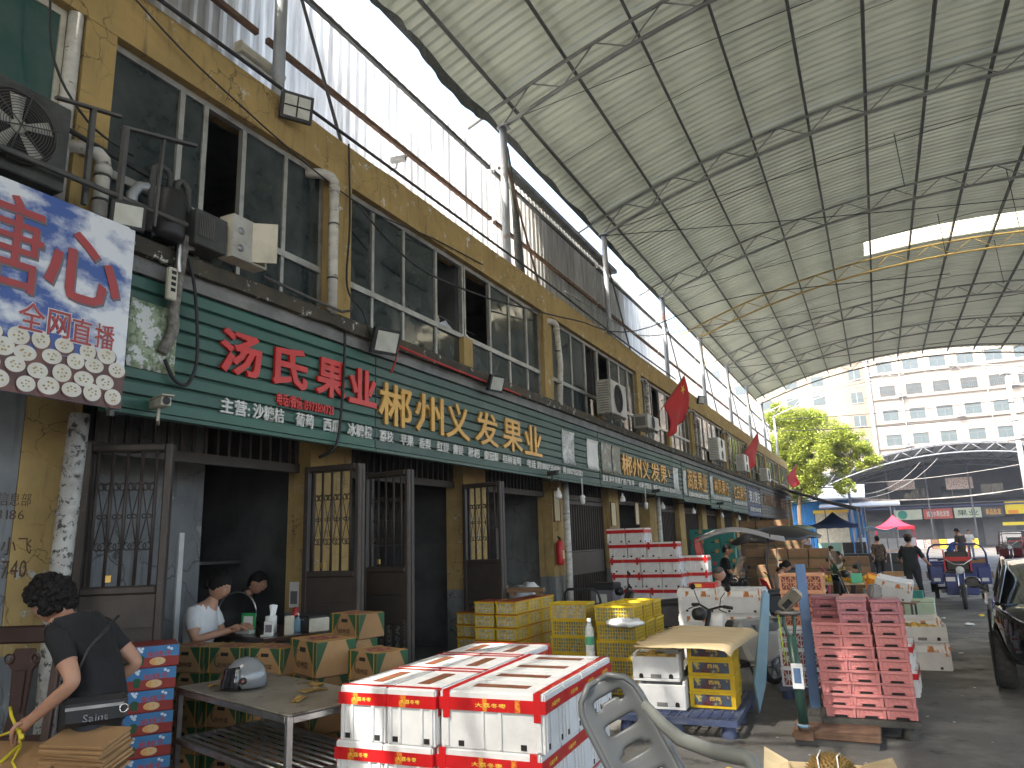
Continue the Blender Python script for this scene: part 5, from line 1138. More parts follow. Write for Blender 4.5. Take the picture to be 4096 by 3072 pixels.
# red cartons under the table
M['redbox'] = mat('red_carton', (.26, .014, .012), .5, c2=(.20, .012, .012), s=4)
rb = {'carton': MB().box(-.25, -.17, 0, .25, .17, .2).mesh(M['redbox'], .003), 'hand_hole': MB().box(-.15, -.172, .11, -.09, -.169, .135).mesh(M['dark']), 'label': MB().prism([(.06+.05*math.cos(a), .14+.028*math.sin(a)) for a in [2*math.pi*k/16 for k in range(16)]], lambda u, v, d: (u, d, v), -.172, -.170).mesh(M['goldp']), 'white_label': MB().box(.0, -.172, .05, .12, -.170, .085).mesh(M['white'])}
for x, z, lb in ((-3.60, .012, 'lower red carton under the steel table'), (-3.62, .215, 'upper red carton under the steel table')): carton(rb, lb, (x, 4.22, z), -.28, 'red cartons under the table', 'red_carton')
# ---------------------------------------------------------------- steel table
tb = thing('steel_table', 'steel work table with slatted lower shelf and dirty top', 'table', (-4.06, 4.27, 0), rad(-17)); TL, TW, TH = 1.62, .74, .90
M['dirtytop'] = mat('stained_table_top', (.34, .31, .26), .45, .2, c2=(.22, .19, .15), s=3, c3=(.09, .07, .05), s3=4, lo3=.58, hi3=.66)
MB().box(-TL/2, -TW/2, TH-.012, TL/2, TW/2, TH).build('top', M['dirtytop'], tb, bevel=.004)
for x in (-TL/2+.02, TL/2-.02):
    for y in (-TW/2+.02, TW/2-.02): MB().box(x-.02, y-.02, 0, x+.02, y+.02, TH-.0125).build('leg', M['steel'], tb, bevel=.004)
for z in (TH-.055, .50):
    for y in (-TW/2+.02, TW/2-.02): MB().box(-TL/2+.042, y-.018, z, TL/2-.042, y+.018, z+.04).build('rail', M['steel'], tb, bevel=.004)
    for x in (-TL/2+.02, TL/2-.02): MB().box(x-.018, -TW/2+.042, z, x+.018, TW/2-.042, z+.04).build('rail', M['steel'], tb, bevel=.004)
for k in range(9): y = -TW/2+.08+(TW-.16)*k/8; MB().tube([(-TL/2+.04, y, .53), (TL/2-.04, y, .53)], .012, 8).build('shelf_rod', M['steel'], tb)
# litter on the table
M['rind'] = mat('dry_peel', (.35, .22, .06), .8, c2=(.15, .09, .04), s=12)
for i, (x, y, s_) in enumerate(((-4.62, 4.22, .07), (-3.75, 4.3, .09), (-3.62, 4.02, .08), (-3.9, 4.5, .1))):
    b = MB(); pts = [(s_*math.cos(a)*(1+.3*math.sin(3*a+i)), s_*.5*math.sin(a)*(1+.2*math.cos(2*a))) for a in [2*math.pi*k/12 for k in range(12)]]
    b.prism(pts, lambda u, v, d: (u, v, d+.012*math.sin(u*40)), 0, .006); tag(b.build('dry_peel', M['rind'], None, (x, y, TH+.013), i*.9), ['dry peel beside the helmet visor', 'curled dry peel at the middle of the table', 'yellow peel near the table corner', 'dark dry peel at the far table edge'][i], 'peel', 'peels on the steel table')
# helmet
hm = thing('helmet', 'grey scooter helmet with tinted visor on the steel table', 'helmet', (-4.33, 4.24, TH+.001), rad(215)); M['hgrey'] = mat('glossy_grey_shell', (.20, .21, .22), .22, c2=(.24, .25, .26), s=3, coat=.7); M['visor'] = mat('tinted_visor', (.012, .013, .015), .06, coat=1)
b = MB(); n, k_ = 28, 12; vs = []
for i in range(k_+1):
    th = math.pi*.5*i/k_
    for j in range(n):
        a = 2*math.pi*j/n; rx, ry = .155, .125; z = .06+.165*math.cos(th); x = rx*math.sin(th)*math.cos(a); y = ry*math.sin(th)*math.sin(a)
        if i == k_: z = .02 if math.cos(a) < .1 else .075
        if i == k_-1 and math.cos(a) > .3: z += .02
        vs.append((x, y, z))
b.add(vs, [(i*n+j, (i+1)*n+j, (i+1)*n+(j+1) % n, i*n+(j+1) % n) for i in range(k_) for j in range(n)], 0, True); o_ = b.build('shell', M['hgrey'], hm); o_.modifiers.new('s', 'SOLIDIFY').thickness = .012
b = MB(); vs = []
for i in range(8):
    for j in range(15):
        a = -math.pi*.46+math.pi*.92*j/14; z = .005+.15*i/7; q = 1.04-.10*(i/7)**2+(.06 if i < 4 else 0); vs.append((.160*q*math.cos(a), .130*q*math.sin(a), z+.02*(1-math.cos(a))))
b.add(vs, [(i*15+j, i*15+j+1, (i+1)*15+j+1, (i+1)*15+j) for i in range(7) for j in range(14)], 0, True); o_ = b.build('visor', M['visor'], hm); o_.modifiers.new('s', 'SOLIDIFY').thickness = .003
for sg in (-1, 1): MB().lathe([(0, .014), (.022, .012), (.026, 0)], 14, (-.01, sg*.134, .075), 'y').build('hinge', M['black'], hm); MB().lathe([(0, .004*sg), (.011, .002*sg)], 10, (-.01, sg*.150, .075), 'y').build('hinge_cap', M['pinkfr'], hm)
# ---------------------------------------------------------------- water bottle, grey chair
M['pet'] = mat('clear_bottle', (.60, .66, .66), .05, alpha=.26); M['pet_l'] = mat('green_bottle_label', (.02, .12, .06), .35, c2=(.03, .16, .08), s=20)
t = thing('water_bottle', 'clear water bottle with green label on a foam box', 'bottle', (-2.02, 5.33, 1.037)); MB().lathe([(0, .0), (.030, 0), (.033, .01), (.031, .03), (.033, .05), (.031, .07), (.033, .09), (.033, .16), (.031, .17), (.033, .18), (.030, .21), (.016, .245), (.013, .26), (.013, .27)], 18).build('bottle', M['pet'], t); MB().lathe([(.0336, .10), (.0336, .158)], 18).build('label', M['pet_l'], t); MB().lathe([(.015, .262), (.0155, .285), (0, .286)], 14).build('cap', M['white'], t)
M['gchair'] = mat('grey_chair_plastic', (.085, .09, .093), .38, c2=(.105, .11, .113), s=3); M['gchair2'] = mat('pale_grey_plastic', (.19, .20, .185), .4)
gc = thing('reclining_chair', 'grey plastic chair with slotted tall back by the foam boxes', 'chair', (-.86, 3.62, 0), 0)
def back_panel():
    P0, P1 = Vector((0, 0, .35)), Vector((-.50, .06, 1.20)); ax = (P1-P0).normalized(); sd_ = Vector((.32, .94, 0)).normalized(); sd_ = Vector((.72, .28, .40)).normalized(); sd_ = (sd_-ax*sd_.dot(ax)).normalized(); nr = sd_.cross(ax).normalized(); L_ = (P1-P0).length
    if nr.y > 0: nr = -nr
    W_ = .155; NU, NV = 9, 40; b = MB(); keep = []
    def P(u, v, d):
        wv = W_*(1 if v < .86 else math.sqrt(max(.02, 1-((v-.86)/.15)**2))); return P0+ax*(L_*v)+sd_*(wv*u)+nr*(d+.035*(u*u)-.03*math.sin(v*3))
    vs = [P(-1+2*i/NU, j/NV, 0) for j in range(NV+1) for i in range(NU+1)]
    slots = [.08+.135*k for k in range(7)]
    fs = []
    for j in range(NV):
        for i in range(NU):
            v = (j+.5)/NV; u = -1+2*(i+.5)/NU
            if any(0 < v-(s-.03*(u*u))-0 < .045 for s in slots) and abs(u) < .6: continue
            fs.append((j*(NU+1)+i, j*(NU+1)+i+1, (j+1)*(NU+1)+i+1, (j+1)*(NU+1)+i))
    b.add(vs, fs, 0, True); o_ = b.build('backrest', M['gchair'], gc); s_ = o_.modifiers.new('s', 'SOLIDIFY'); s_.thickness = .022; ss = o_.modifiers.new('b', 'SUBSURF'); ss.levels = 1; ss.render_levels = 1
    rim = [P(-1, j/20, .005) for j in range(21)]+[P(u, 1, .005) for u in (-.5, 0, .5)]+[P(1, 1-j/20, .005) for j in range(21)]
    MB().tube(rim, .017, 8).build('rim', M['gchair'], gc)
back_panel()
b = MB(); vs = []
for i in range(13):
    for j in range(7): u, v = i/12, j/6-.5; vs.append((-.02+.62*u, .04+v*.34+.18*u, .40-.05*math.sin(u*3)+.05*(2*v)**2))
b.add(vs, [(i*7+j, (i+1)*7+j, (i+1)*7+j+1, i*7+j+1) for i in range(12) for j in range(6)], 0, True); o_ = b.build('seat', M['gchair'], gc); o_.modifiers.new('s', 'SOLIDIFY').thickness = .02
for sg, pts in ((1, [(-.22, -.10, 1.14), (-.12, -.16, 1.07), (-.03, -.22, 1.03), (.13, -.32, 1.02), (.29, -.42, 1.03), (.35, -.46, .96), (.34, -.44, .5), (.32, -.40, .02)]), (-1, [(-.12, -.12, .70), (.06, -.14, .64), (.3, -.1, .63), (.5, -.06, .62), (.55, -.05, .5), (.5, -.04, .02)])):
    MB().tube(pts, [.022, .028]+[.032]*(len(pts)-4)+[.03, .024], 8).build('armrest', M['gchair2'], gc)
for x, y in ((-.12, .30), (-.1, -.08)): MB().tube([(x+.04, y, .4), (x-.05, y, .01)], [.03, .022], 8).build('leg', M['gchair'], gc)
# ---------------------------------------------------------------- platform scale
sc = thing('platform_scale', 'green post platform scale with dusty indicator head', 'scale', (-.83, 7.62, 0), 0); M['sgreen'] = mat('dark_green_enamel', (.018, .055, .042), .35, c2=(.03, .07, .055), s=5, c3=(.09, .07, .05), s3=9, lo3=.6, hi3=.7)
MB().box(-.12, -.04, .06, .62, .52, .12).build('platform', M['rust'], sc, bevel=.01); MB().box(-.10, -.02, 0, .60, .5, .058).build('frame', M['dksteel'], sc)
MB().box(-.09, -.10, .06, .07, -.042, .14).build('foot_plate', M['rust'], sc)
MB().tube([(0, -.07, .14), (-.03, -.06, .95)], .044, 14).build('post', M['sgreen'], sc); MB().tube([(0, -.07, .14), (0, -.07, .20)], .054, 14).build('collar', M['rust'], sc); MB().tube([(-.005, -.07, .17), (-.004, -.07, .195)], .058, 12).build('blue_tie', M['bfoam'], sc)
for sg in (-1, 1): MB().tube([(-.03, -.06, .93), (-.03+sg*.03, -.06, .97), (-.035+sg*.045, -.06, 1.04), (-.04+sg*.045, -.06, 1.20)], .016, 8).build('fork', M['sgreen'], sc)
MB().tube([(-.04+.1*math.cos(a), -.06+.05*math.sin(a), 1.16) for a in [2*math.pi*k/20 for k in range(21)]], .02, 8).build('ring', M['dksteel'], sc)
M['dustbag'] = mat('dusty_plastic_cover', (.17, .155, .125), .18, .3, c2=(.09, .08, .065), s=7, bump=.5, bs=14)
o_ = MB().box(-.10, -.065, -.05, .12, .065, .06).build('indicator', M['dustbag'], sc, (-.01, -.06, 1.27), 0, .012, 2); o_.rotation_euler = (.2, -.75, -.1)
o2 = MB().box(-.07, -.068, -.02, .02, -.0655, .03).build('display', M['visor'], sc, (-.01, -.06, 1.27)); o2.rotation_euler = (.2, -.75, -.1)
MB().tube([(-.12, -.1, 1.15), (-.11, -.12, .9), (-.09, -.12, .72)], .007, 5).build('lanyard', mat('lime_lanyard', (.25, .34, .02), .6), sc)
tg = MB().box(-.055, -.128, .50, .045, -.122, .72).build('tag', M['bulb'], sc, bevel=.003); MB().box(-.035, -.130, .55, .025, -.1285, .68).build('tag_print', M['bfoam2'], tg)
# ---------------------------------------------------------------- durian on open carton near the lens
dc = thing('open_carton', 'open kraft carton in front of the scale', 'carton', (-.42, 4.72, .35), .15); dc.scale = (.78, .8, .95)
MB().box(-.26, -.18, 0, .26, .18, .015).box(-.26, -.18, .015, -.25, .18, .26).box(.25, -.18, .015, .26, .18, .26).box(-.25, -.18, .015, .25, -.17, .26).box(-.25, .17, .015, .25, .18, .26).build('box', M['plyw'], dc)
for p in ([(-.26, -.18, .26), (.26, -.18, .26), (.3, -.36, .29), (-.3, -.34, .27)], [(-.26, .18, .26), (-.26, -.18, .26), (-.44, -.16, .25), (-.42, .2, .33)], [(.26, -.18, .26), (.26, .18, .26), (.46, .2, .30), (.45, -.2, .28)]):
    o_ = MB().quad(*p).build('flap', M['plyw'], dc); o_.modifiers.new('s', 'SOLIDIFY').thickness = .006
st_ = tag(MB().box(-.75, 4.5, 0, -.08, 4.95, .349).build('wooden_box', M['wood'], bevel=.004), 'wooden box under the durian carton', 'box')
M['durian'] = mat('durian_husk', (.20, .12, .035), .7, c2=(.12, .09, .025), s=9)
du = thing('durian', 'spiky brown durian in the open carton', 'durian', (-.40, 4.70, .585)); b = MB(); b.ball((0, 0, 0), (.125, .105, .10), 16, 11)
for i in range(420):
    z = 1-2*(i+.5)/420; a = i*2.39996; rr = math.sqrt(1-z*z); n_ = Vector((rr*math.cos(a), rr*math.sin(a), z)); p = Vector((n_.x*.122, n_.y*.102, n_.z*.097)); tt = n_.orthogonal().normalized()*.0095; bb_ = n_.cross(tt).normalized()*.0095
    k = len(b.v); b.v += [tuple(p+tt), tuple(p-.5*tt+.87*bb_), tuple(p-.5*tt-.87*bb_), tuple(p+n_*.024)]; b.f += [(k, k+1, k+3), (k+1, k+2, k+3), (k+2, k, k+3)]; b.m += [0]*3; b.sm += [False]*3
b.build('husk', M['durian'], du); MB().tube([(-.05, -.1, .02), (-.06, -.07, .10), (-.05, .05, .11)], .004, 5).tube([(.05, -.11, 0), (.04, -.06, .11), (.05, .05, .1)], .004, 5).build('string', M['white'], du)
# ---------------------------------------------------------------- carved chair at the wall
ch = thing('carved_chair', 'dark carved wooden chair against the grey wall', 'chair', (-4.95, 2.93, 0), rad(25))
for x in (-.22, .22): MB().bar((x, .02, 0), (x, 0, .45), .05).build('leg', M['dkwood'], ch, bevel=.006); MB().bar((x, .0, .45), (x, -.10+.2, 1.42), .05, .04).build('back_post', M['dkwood'], ch, bevel=.006); MB().bar((x, -.42, 0), (x, -.42, .45), .05).build('leg', M['dkwood'], ch, bevel=.006)
MB().box(-.25, -.45, .45, .25, .03, .50).build('seat', M['dkwood'], ch, bevel=.01); MB().box(-.25, .075, 1.36, .25, .115, 1.47).build('top_rail', M['dkwood'], ch, bevel=.012)
MB().box(-.2, .055, .78, .2, .085, .82).build('lower_rail', M['dkwood'], ch, bevel=.006)
b = MB(); f = lambda u, v, d: (u, .055+d+.05*(v-.8), v)
b.prism([(-.07, .83), (.07, .83), (.05, .95), (.065, 1.2), (.10, 1.24), (.06, 1.33), (-.06, 1.33), (-.10, 1.24), (-.065, 1.2), (-.05, .95)], f, .0, .025); b.prism([(-.03, .95), (.03, .95), (.035, 1.2), (-.035, 1.2)], f, -.012, -.001)
for sg in (-1, 1): b.tube([(sg*(.085+.028*math.cos(a)), .055+.05*.45-.006, 1.27+.028*math.sin(a)) for a in [math.pi*k/6 for k in range(13)]], .008, 5)
b.build('splat', M['dkwood'], ch, bevel=.003)
# ---------------------------------------------------------------- counter and its clutter
ct = thing('counter', 'dark shop counter inside the first doorway', 'counter', (-5.62, 5.80, ZS), rad(-20)); CT = .80
MB().box(-.95, -.36, CT-.04, .62, .36, CT).build('top', M['dkwood'], ct, bevel=.006); MB().box(-.9, -.3, 0, .55, .3, CT-.042).build('cabinet', M['dkwall'], ct)
def on_counter(u, v, z=0): a = rad(-20); return (-5.62+u*math.cos(a)-v*math.sin(a), 5.80+u*math.sin(a)+v*math.cos(a), ZS+CT+.001+z)
M['qgreen'] = mat('green_plastic', (.02, .30, .08), .4); M['wpaper'] = mat('white_paper', (.74, .74, .72), .8)
t = thing('payment_stand', 'green and white payment stand on the counter', 'stand', on_counter(.02, -.24), .1); MB().box(-.085, .0, 0, .085, .012, .19).build('board', M['qgreen'], t, bevel=.003); MB().box(-.055, -.002, .05, .055, -.0005, .16).build('card', M['white'], t); MB().box(-.085, -.08, 0, .085, -.001, .035).build('base', M['white'], t, bevel=.004)
t = thing('paper_roll', 'white paper roll with folded papers on the counter', 'roll', on_counter(.22, -.10)); MB().lathe([(.0, 0), (.055, 0), (.055, .16), (.03, .16), (.03, .05)], 16).build('roll', M['wpaper'], t)
for k in range(3): o_ = MB().cbox((.0, 0, 0), (.05, .004, .13), (0, .2*(k-1), .5*k)).build('paper', M['bulb'], t, (.01*k, .01, .20))
t = thing('pump_bottle', 'pale pump bottle on the counter', 'bottle', on_counter(.36, .12)); MB().lathe([(0, 0), (.04, 0), (.042, .01), (.042, .10), (.025, .13), (.012, .14)], 14).build('bottle', M['bfoam'], t); MB().tube([(0, 0, .14), (0, 0, .17), (-.03, 0, .17)], .006, 6).build('pump', M['white'], t)
t = thing('thermos_flask', 'red flask on the counter behind the papers', 'flask', on_counter(.22, .16)); MB().lathe([(0, 0), (.036, 0), (.036, .16), (.03, .17)], 14).build('body', M['red_pl'], t); MB().lathe([(.03, .17), (.031, .22), (0, .222)], 14).build('cap', M['redbox'], t)
t = thing('small_printer', 'black and cream receipt printer on the counter', 'printer', on_counter(.42, .22), -.3); MB().box(-.14, -.1, 0, .14, .1, .15).build('body', M['black'], t, bevel=.008); MB().box(-.165, -.11, 0, -.141, .11, .13).build('side_cover', M['frame_cr'], t, bevel=.008); MB().box(.141, -.11, 0, .165, .11, .13).build('side_cover', M['frame_cr'], t, bevel=.008)
for k in range(4): MB().box(-.06+.03*k, -.102, .11, -.052+.03*k, -.1005, .118).build('button', M['white'], t)
tag(MB().box(-.035, -.03, 0, .035, .03, .17).build('cream_packet', M['frame_cr'], None, on_counter(.50, -.05), .2, .003), 'cream paper packet at the counter end', 'packet')
t = thing('card_stand', 'small white acrylic card stand on the counter', 'stand', on_counter(.42, -.22), .2); MB().box(-.05, 0, 0, .05, .01, .13).build('card', M['white'], t, bevel=.003); MB().box(-.035, -.002, .03, .035, -.0005, .10).build('print', M['print_sh'], t); MB().box(-.05, -.05, 0, .05, -.001, .012).build('base', M['white'], t)
t = thing('pan_fan', 'round black pan standing on edge behind the seated woman', 'pan', (-6.0, 5.72, 1.27), .3); MB().lathe([(0, .05), (.15, .04), (.20, 0), (.215, 0), (.21, .012)], 28, (0, 0, 0), 'y').build('bowl', M['black'], t); MB().tube([(.21*math.cos(a), 0, .21*math.sin(a)) for a in [2*math.pi*k/28 for k in range(29)]], .008, 6).build('rim', M['steel'], t)
tag(MB().box(-.16, -.1, -.008, .16, .1, .0).build('clipboard', M['black'], None, on_counter(-.22, -.2, .02), .2), 'black clipboard in front of the seated woman', 'clipboard')
# ---------------------------------------------------------------- vehicles
M['tblue'] = mat('blue_trike_paint', (.016, .030, .16), .35, c2=(.03, .045, .14), s=4, c3=(.10, .10, .11), s3=6, lo3=.62, hi3=.75, coat=.3)
M['maroon'] = mat('maroon_paint', (.10, .010, .014), .3, c2=(.07, .01, .012), s=4, coat=.4)
M['chrome'] = mat('chrome', (.6, .6, .6), .15, 1); M['seat_bk'] = mat('black_vinyl', (.02, .02, .022), .4); M['carblack'] = mat('black_car_paint', (.006, .006, .007), .08, coat=1); M['headl'] = mat('headlamp_glass', (.55, .57, .58), .1, coat=.5)
M['clearp'] = mat('clear_windshield', (.8, .82, .83), .08, trans=.85, ior=1.1)
def wheel(par, c, r, w_, ax='x', name='wheel', hub=True):
    w = bpy.data.objects.new(name, None); COL.objects.link(w); w.parent = par
    MB().lathe([(r*.70, -w_/2), (r*.92, -w_/2), (r, -w_*.25), (r, w_*.25), (r*.92, w_/2), (r*.70, w_/2), (r*.70, -w_/2)], 24, c, ax).build('tyre', M['rubber'], w)
    b = MB().lathe([(r*.70, -w_*.4), (r*.66, -w_*.2), (r*.66, w_*.2), (r*.70, w_*.4)], 24, c, ax).lathe([(0, w_*.3), (r*.15, w_*.3), (r*.17, -w_*.3), (0, -w_*.3)], 12, c, ax)
    for k in range(6):
        a = math.pi*k/3; d = Vector((0, math.cos(a), math.sin(a))) if ax == 'x' else Vector((math.cos(a), 0, math.sin(a))); b.bar(Vector(c)+d*r*.1, Vector(c)+d*r*.68, r*.12, w_*.25)
    b.build('rim', M['galv'], w); return w
def trike(label, loc, rz, m, cab=False, seat='red_pl'):
    """cargo tricycle: front wheel contact at the origin, bed behind along +y"""
    t = thing('cargo_trike', label, 'tricycle', loc, rz); P = lambda nm, b, mm, bev=0: b.build(nm, M[mm] if isinstance(mm, str) else mm, t, bevel=bev)
    wheel(t, (0, 0, .27), .27, .09); wheel(t, (-.55, 3.1, .27), .27, .11); wheel(t, (.55, 3.1, .27), .27, .11)
    for s in (-1, 1): P('fork', MB().tube([(s*.07, 0, .27), (s*.07, .10, .62), (s*.06, .17, .95)], .02, 8), 'chrome')
    P('mudguard', MB().lathe([(.30, -.06), (.315, 0), (.30, .06)], 10, (0, 0, .27), 'x', a0=.2, a1=2.4), 'rubber')
    P('headlight', MB().lathe([(0, .0), (.07, -.01), (.095, .05), (.08, .12), (0, .14)], 16, (0, .0, .90), 'y'), 'black'); P('headlight_glass', MB().lathe([(0, -.02), (.085, -.004)], 16, (0, -.004, .90), 'y'), 'headl')
    P('handlebar', MB().tube([(-.38, .38, 1.12), (-.28, .28, 1.14), (-.10, .18, 1.02), (.10, .18, 1.02), (.28, .28, 1.14), (.38, .38, 1.12)], .016, 8), 'chrome'); 
    for s in (-1, 1): P('grip', MB().tube([(s*.30, .30, 1.14), (s*.42, .41, 1.12)], .022, 8), 'black')
    P('front_panel', MB().box(-.34, .34, .30, .34, .42, .80), m, .02); P('chassis', MB().bar((0, .4, .36), (0, 3.2, .36), .12, .1), 'dksteel'); P('axle', MB().tube([(-.5, 3.1, .27), (.5, 3.1, .27)], .04, 8), 'dksteel')
    P('floor', MB().box(-.45, .42, .34, .45, 1.3, .40), 'dksteel')
    P('seat_base', MB().box(-.34, .95, .40, .34, 1.30, .72), m, .02); P('seat', MB().box(-.32, .9, .725, .32, 1.30, .82), 'seat_bk', .03)
    bk = P('seat_back', MB().box(-.26, 1.30, .82, .26, 1.36, 1.30), 'seat_bk', .03); MB().box(-.27, 1.29, 1.06, .27, 1.297, 1.16).build('seat_band', M[seat], bk)
    MB().box(-.30, 1.285, .80, -.265, 1.37, 1.34).box(.265, 1.285, .80, .30, 1.37, 1.34).build('seat_frame', M[seat], bk)
    b = MB().box(-.62, 1.42, .56, .62, 3.45, .61); P('bed', b, m)
    for nm, bx in (('front_board', (-.62, 1.42, .61, .62, 1.46, 1.0)), ('tail_board', (-.62, 3.41, .61, .62, 3.45, .98)), ('side_board', (-.66, 1.42, .56, -.621, 3.45, .98)), ('side_board', (.621, 1.42, .56, .66, 3.45, .98))): P(nm, MB().box(*bx), m, .012)
    for s in (-1, 1):
        for k in range(4): P('side_rib', MB().box(s*.662, 1.5+k*.55, .58, s*.69, 1.56+k*.55, .97), m)
        P('mudflap', MB().box(s*.62-.06, 3.3, .15, s*.62+.06, 3.32, .42), 'rubber'); P('lamp', MB().box(s*.5-.07, .425-.1, .62, s*.5+.07, .44-.1, .70), 'headl'); P('wing', MB().box(s*.36, .36, .56, s*.64, .42, .96), m, .02)
    P('hoop', MB().tube([(-.64, 1.40, .98), (-.64, 1.40, 1.25), (-.58, 1.40, 1.40), (-.45, 1.40, 1.47), (.45, 1.40, 1.47), (.58, 1.40, 1.40), (.64, 1.40, 1.25), (.64, 1.40, .98)], .024, 8), m); P('cross_rail', MB().tube([(-.64, 1.40, 1.12), (.64, 1.40, 1.12)], .016, 6), m)
    for s in (-1, 1): P('plate', MB().box(s*.22-.1, .334, .62, s*.22+.1, .339, .72), 'white'); 
    if cab:
        for s in (-1, 1): P('cab_post', MB().tube([(s*.5, .25, .75), (s*.48, .55, 1.40), (s*.46, .75, 1.62)], .025, 6), m); P('cab_door', MB().box(s*.50-.015, .45, .45, s*.50+.015, 1.2, .95), m, .01); P('cab_post', MB().tube([(s*.5, 1.3, .6), (s*.48, 1.3, 1.62)], .022, 6), m)
        P('cab_roof', MB().box(-.52, .6, 1.62, .52, 1.5, 1.66), 'galv', .02); P('cab_nose', MB().box(-.5, .12, .45, .5, .3, .85), m, .06); o_ = P('windscreen', MB().quad((-.46, .30, .86), (.46, .30, .86), (.42, .70, 1.58), (-.42, .70, 1.58)), 'clearp')
    return t
tk = trike('blue cargo trike with a chrome fork parked on the roadway', (1.60, 20.7, 0), rad(-3), M['tblue'])
for x, y, z, lb in ((1.25, 22.4, .62, 'flat white carton in the blue trike bed, street side'), (2.15, 22.5, .62, 'flat white carton in the blue trike bed, far side')): tag(MB().box(-.25, -.3, 0, .25, .3, .16).build('flat_carton', M['kraft_d'], None, (x, y, z), .1, .003), lb, 'carton', 'cartons in the blue trike')
tag(MB().box(-.28, -.2, 0, .28, .2, .32).build('carton', M['kraft'], None, (2.05, 22.8, .62+.17), .1, .004), 'open kraft carton on top in the blue trike bed', 'carton', 'cartons in the blue trike')
trike('maroon cab trike standing far down the roadway', (5.35, 41.5, 0), rad(-18), M['maroon'], True)
trike('second maroon trike half hidden behind the cab trike', (6.9, 45.5, 0), rad(-25), M['maroon'], True)
def scooter(label, loc, rz, m, shield=False, box=False, cover=None, logo=None):
    """front at +x, wheel base 1.25"""
    t = thing('electric_scooter', label, 'scooter', loc, rz, 'scooters parked among the goods'); P = lambda nm, b, mm, bev=0: b.build(nm, M[mm] if isinstance(mm, str) else mm, t, bevel=bev)
    wheel(t, (.62, 0, .22), .22, .08, 'y'); wheel(t, (-.62, 0, .22), .22, .09, 'y')
    P('fork', MB().tube([(.62, .06, .22), (.48, .06, .62)], .018, 6).tube([(.62, -.06, .22), (.48, -.06, .62)], .018, 6), 'chrome')
    P('front_mudguard', MB().lathe([(.25, -.05), (.265, 0), (.25, .05)], 10, (.62, 0, .22), 'y', a0=-2.6, a1=-.4), m)
    P('steering_column', MB().tube([(.50, 0, .55), (.36, 0, .98)], .03, 8), 'black')
    b = MB(); vs = []
    for i in range(9):
        for j in range(7): v = i/8; u = j/6*2-1; wd = .17*(1-.35*abs(v-.45)); vs.append((.52-.17*v-.09*u*u, u*wd, .32+.62*v))
    b.add(vs, [(i*7+j, (i+1)*7+j, (i+1)*7+j+1, i*7+j+1) for i in range(8) for j in range(6)], 0, True); o_ = P('front_shield', b, m); o_.modifiers.new('s', 'SOLIDIFY').thickness = .02
    P('knee_panel', MB().box(.26, -.13, .34, .33, .13, .80), 'black', .03); P('footboard', MB().box(-.12, -.14, .27, .40, .14, .33), 'black', .02)
    P('headlamp', MB().lathe([(0, .0), (.06, -.01), (.085, .04), (.07, .13), (0, .15)], 14, (.46, 0, .94), 'x'), 'black')
    P('handlebar', MB().tube([(.33, -.34, 1.02), (.34, -.2, 1.03), (.37, 0, .98), (.34, .2, 1.03), (.33, .34, 1.02)], .014, 7), 'black')
    for s in (-1, 1):
        P('grip', MB().tube([(.335, s*.24, 1.03), (.32, s*.37, 1.02)], .021, 8), 'rubber'); P('brake_lever', MB().tube([(.37, s*.18, 1.02), (.42, s*.26, 1.0), (.40, s*.36, .97)], .007, 5), 'dksteel')
        mr = P('mirror_stem', MB().tube([(.35, s*.19, 1.04), (.36, s*.23, 1.13), (.34, s*.29, 1.20)], .006, 5), 'black'); MB().ball((.33, s*.33, 1.25), (.018, .055, .042), 12, 8).build('mirror', M['black'], mr)
    P('body', MB().prism([(-.80, .50), (-.70, .36), (-.40, .26), (-.12, .30), (-.02, .52), (.0, .64), (-.30, .70), (-.72, .68)], lambda u, v, d: (u, d, v), -.15, .15), m, .05)
    P('seat', MB().prism([(-.76, .68), (-.02, .65), (.02, .70), (-.08, .76), (-.4, .78), (-.72, .80)], lambda u, v, d: (u, d, v), -.13, .13), 'seat_bk', .03)
    P('tail_lamp', MB().box(-.83, -.06, .56, -.80, .06, .62), 'red_pl'); P('stand', MB().bar((-.15, .08, .27), (-.22, .12, .0), .025), 'dksteel')
    if shield:
        b = MB(); vs = [(.50-.22*i/6, .16*(j/4*2-1)*(1-.2*i/6), .98+.48*i/6) for i in range(7) for j in range(5)]; b.add(vs, [(i*5+j, (i+1)*5+j, (i+1)*5+j+1, i*5+j+1) for i in range(6) for j in range(4)], 0, True); P('windshield', b, 'clearp')
    if box: P('top_box', MB().box(-1.05, -.22, .82, -.60, .22, 1.14), 'seat_bk', .05)
    if cover: P('seat_cover', MB().box(-.8, -.17, .66, .03, .17, .82), cover, .05)
    if logo: letter('logo', logo, (-.45, -.1515, .48), '-y', -.12, .10, -.03, .04, M['black'], t, .002, .01)
    return t
M['silvercov'] = mat('silver_seat_cover', (.35, .36, .36), .4, .5, c2=(.05, .05, .05), s=3, lo=.5, hi=.54)
scooter('white scooter with black headlamp beside the plywood pile', (-1.82, 9.95, 0), rad(232), M['white'], cover='silvercov', logo='ARUS')
scooter('dark scooter with tall clear windshield before the phone woman', (-2.35, 16.0, 0), rad(215), M['seat_bk'], True)
scooter('dark scooter with windshield and black top box beside the tables', (-1.25, 18.3, 0), rad(35), M['carblack'], True, True)
scooter('small dark scooter beside the teal cartons', (-3.95, 13.55, 0), rad(200), M['dksteel'], False)
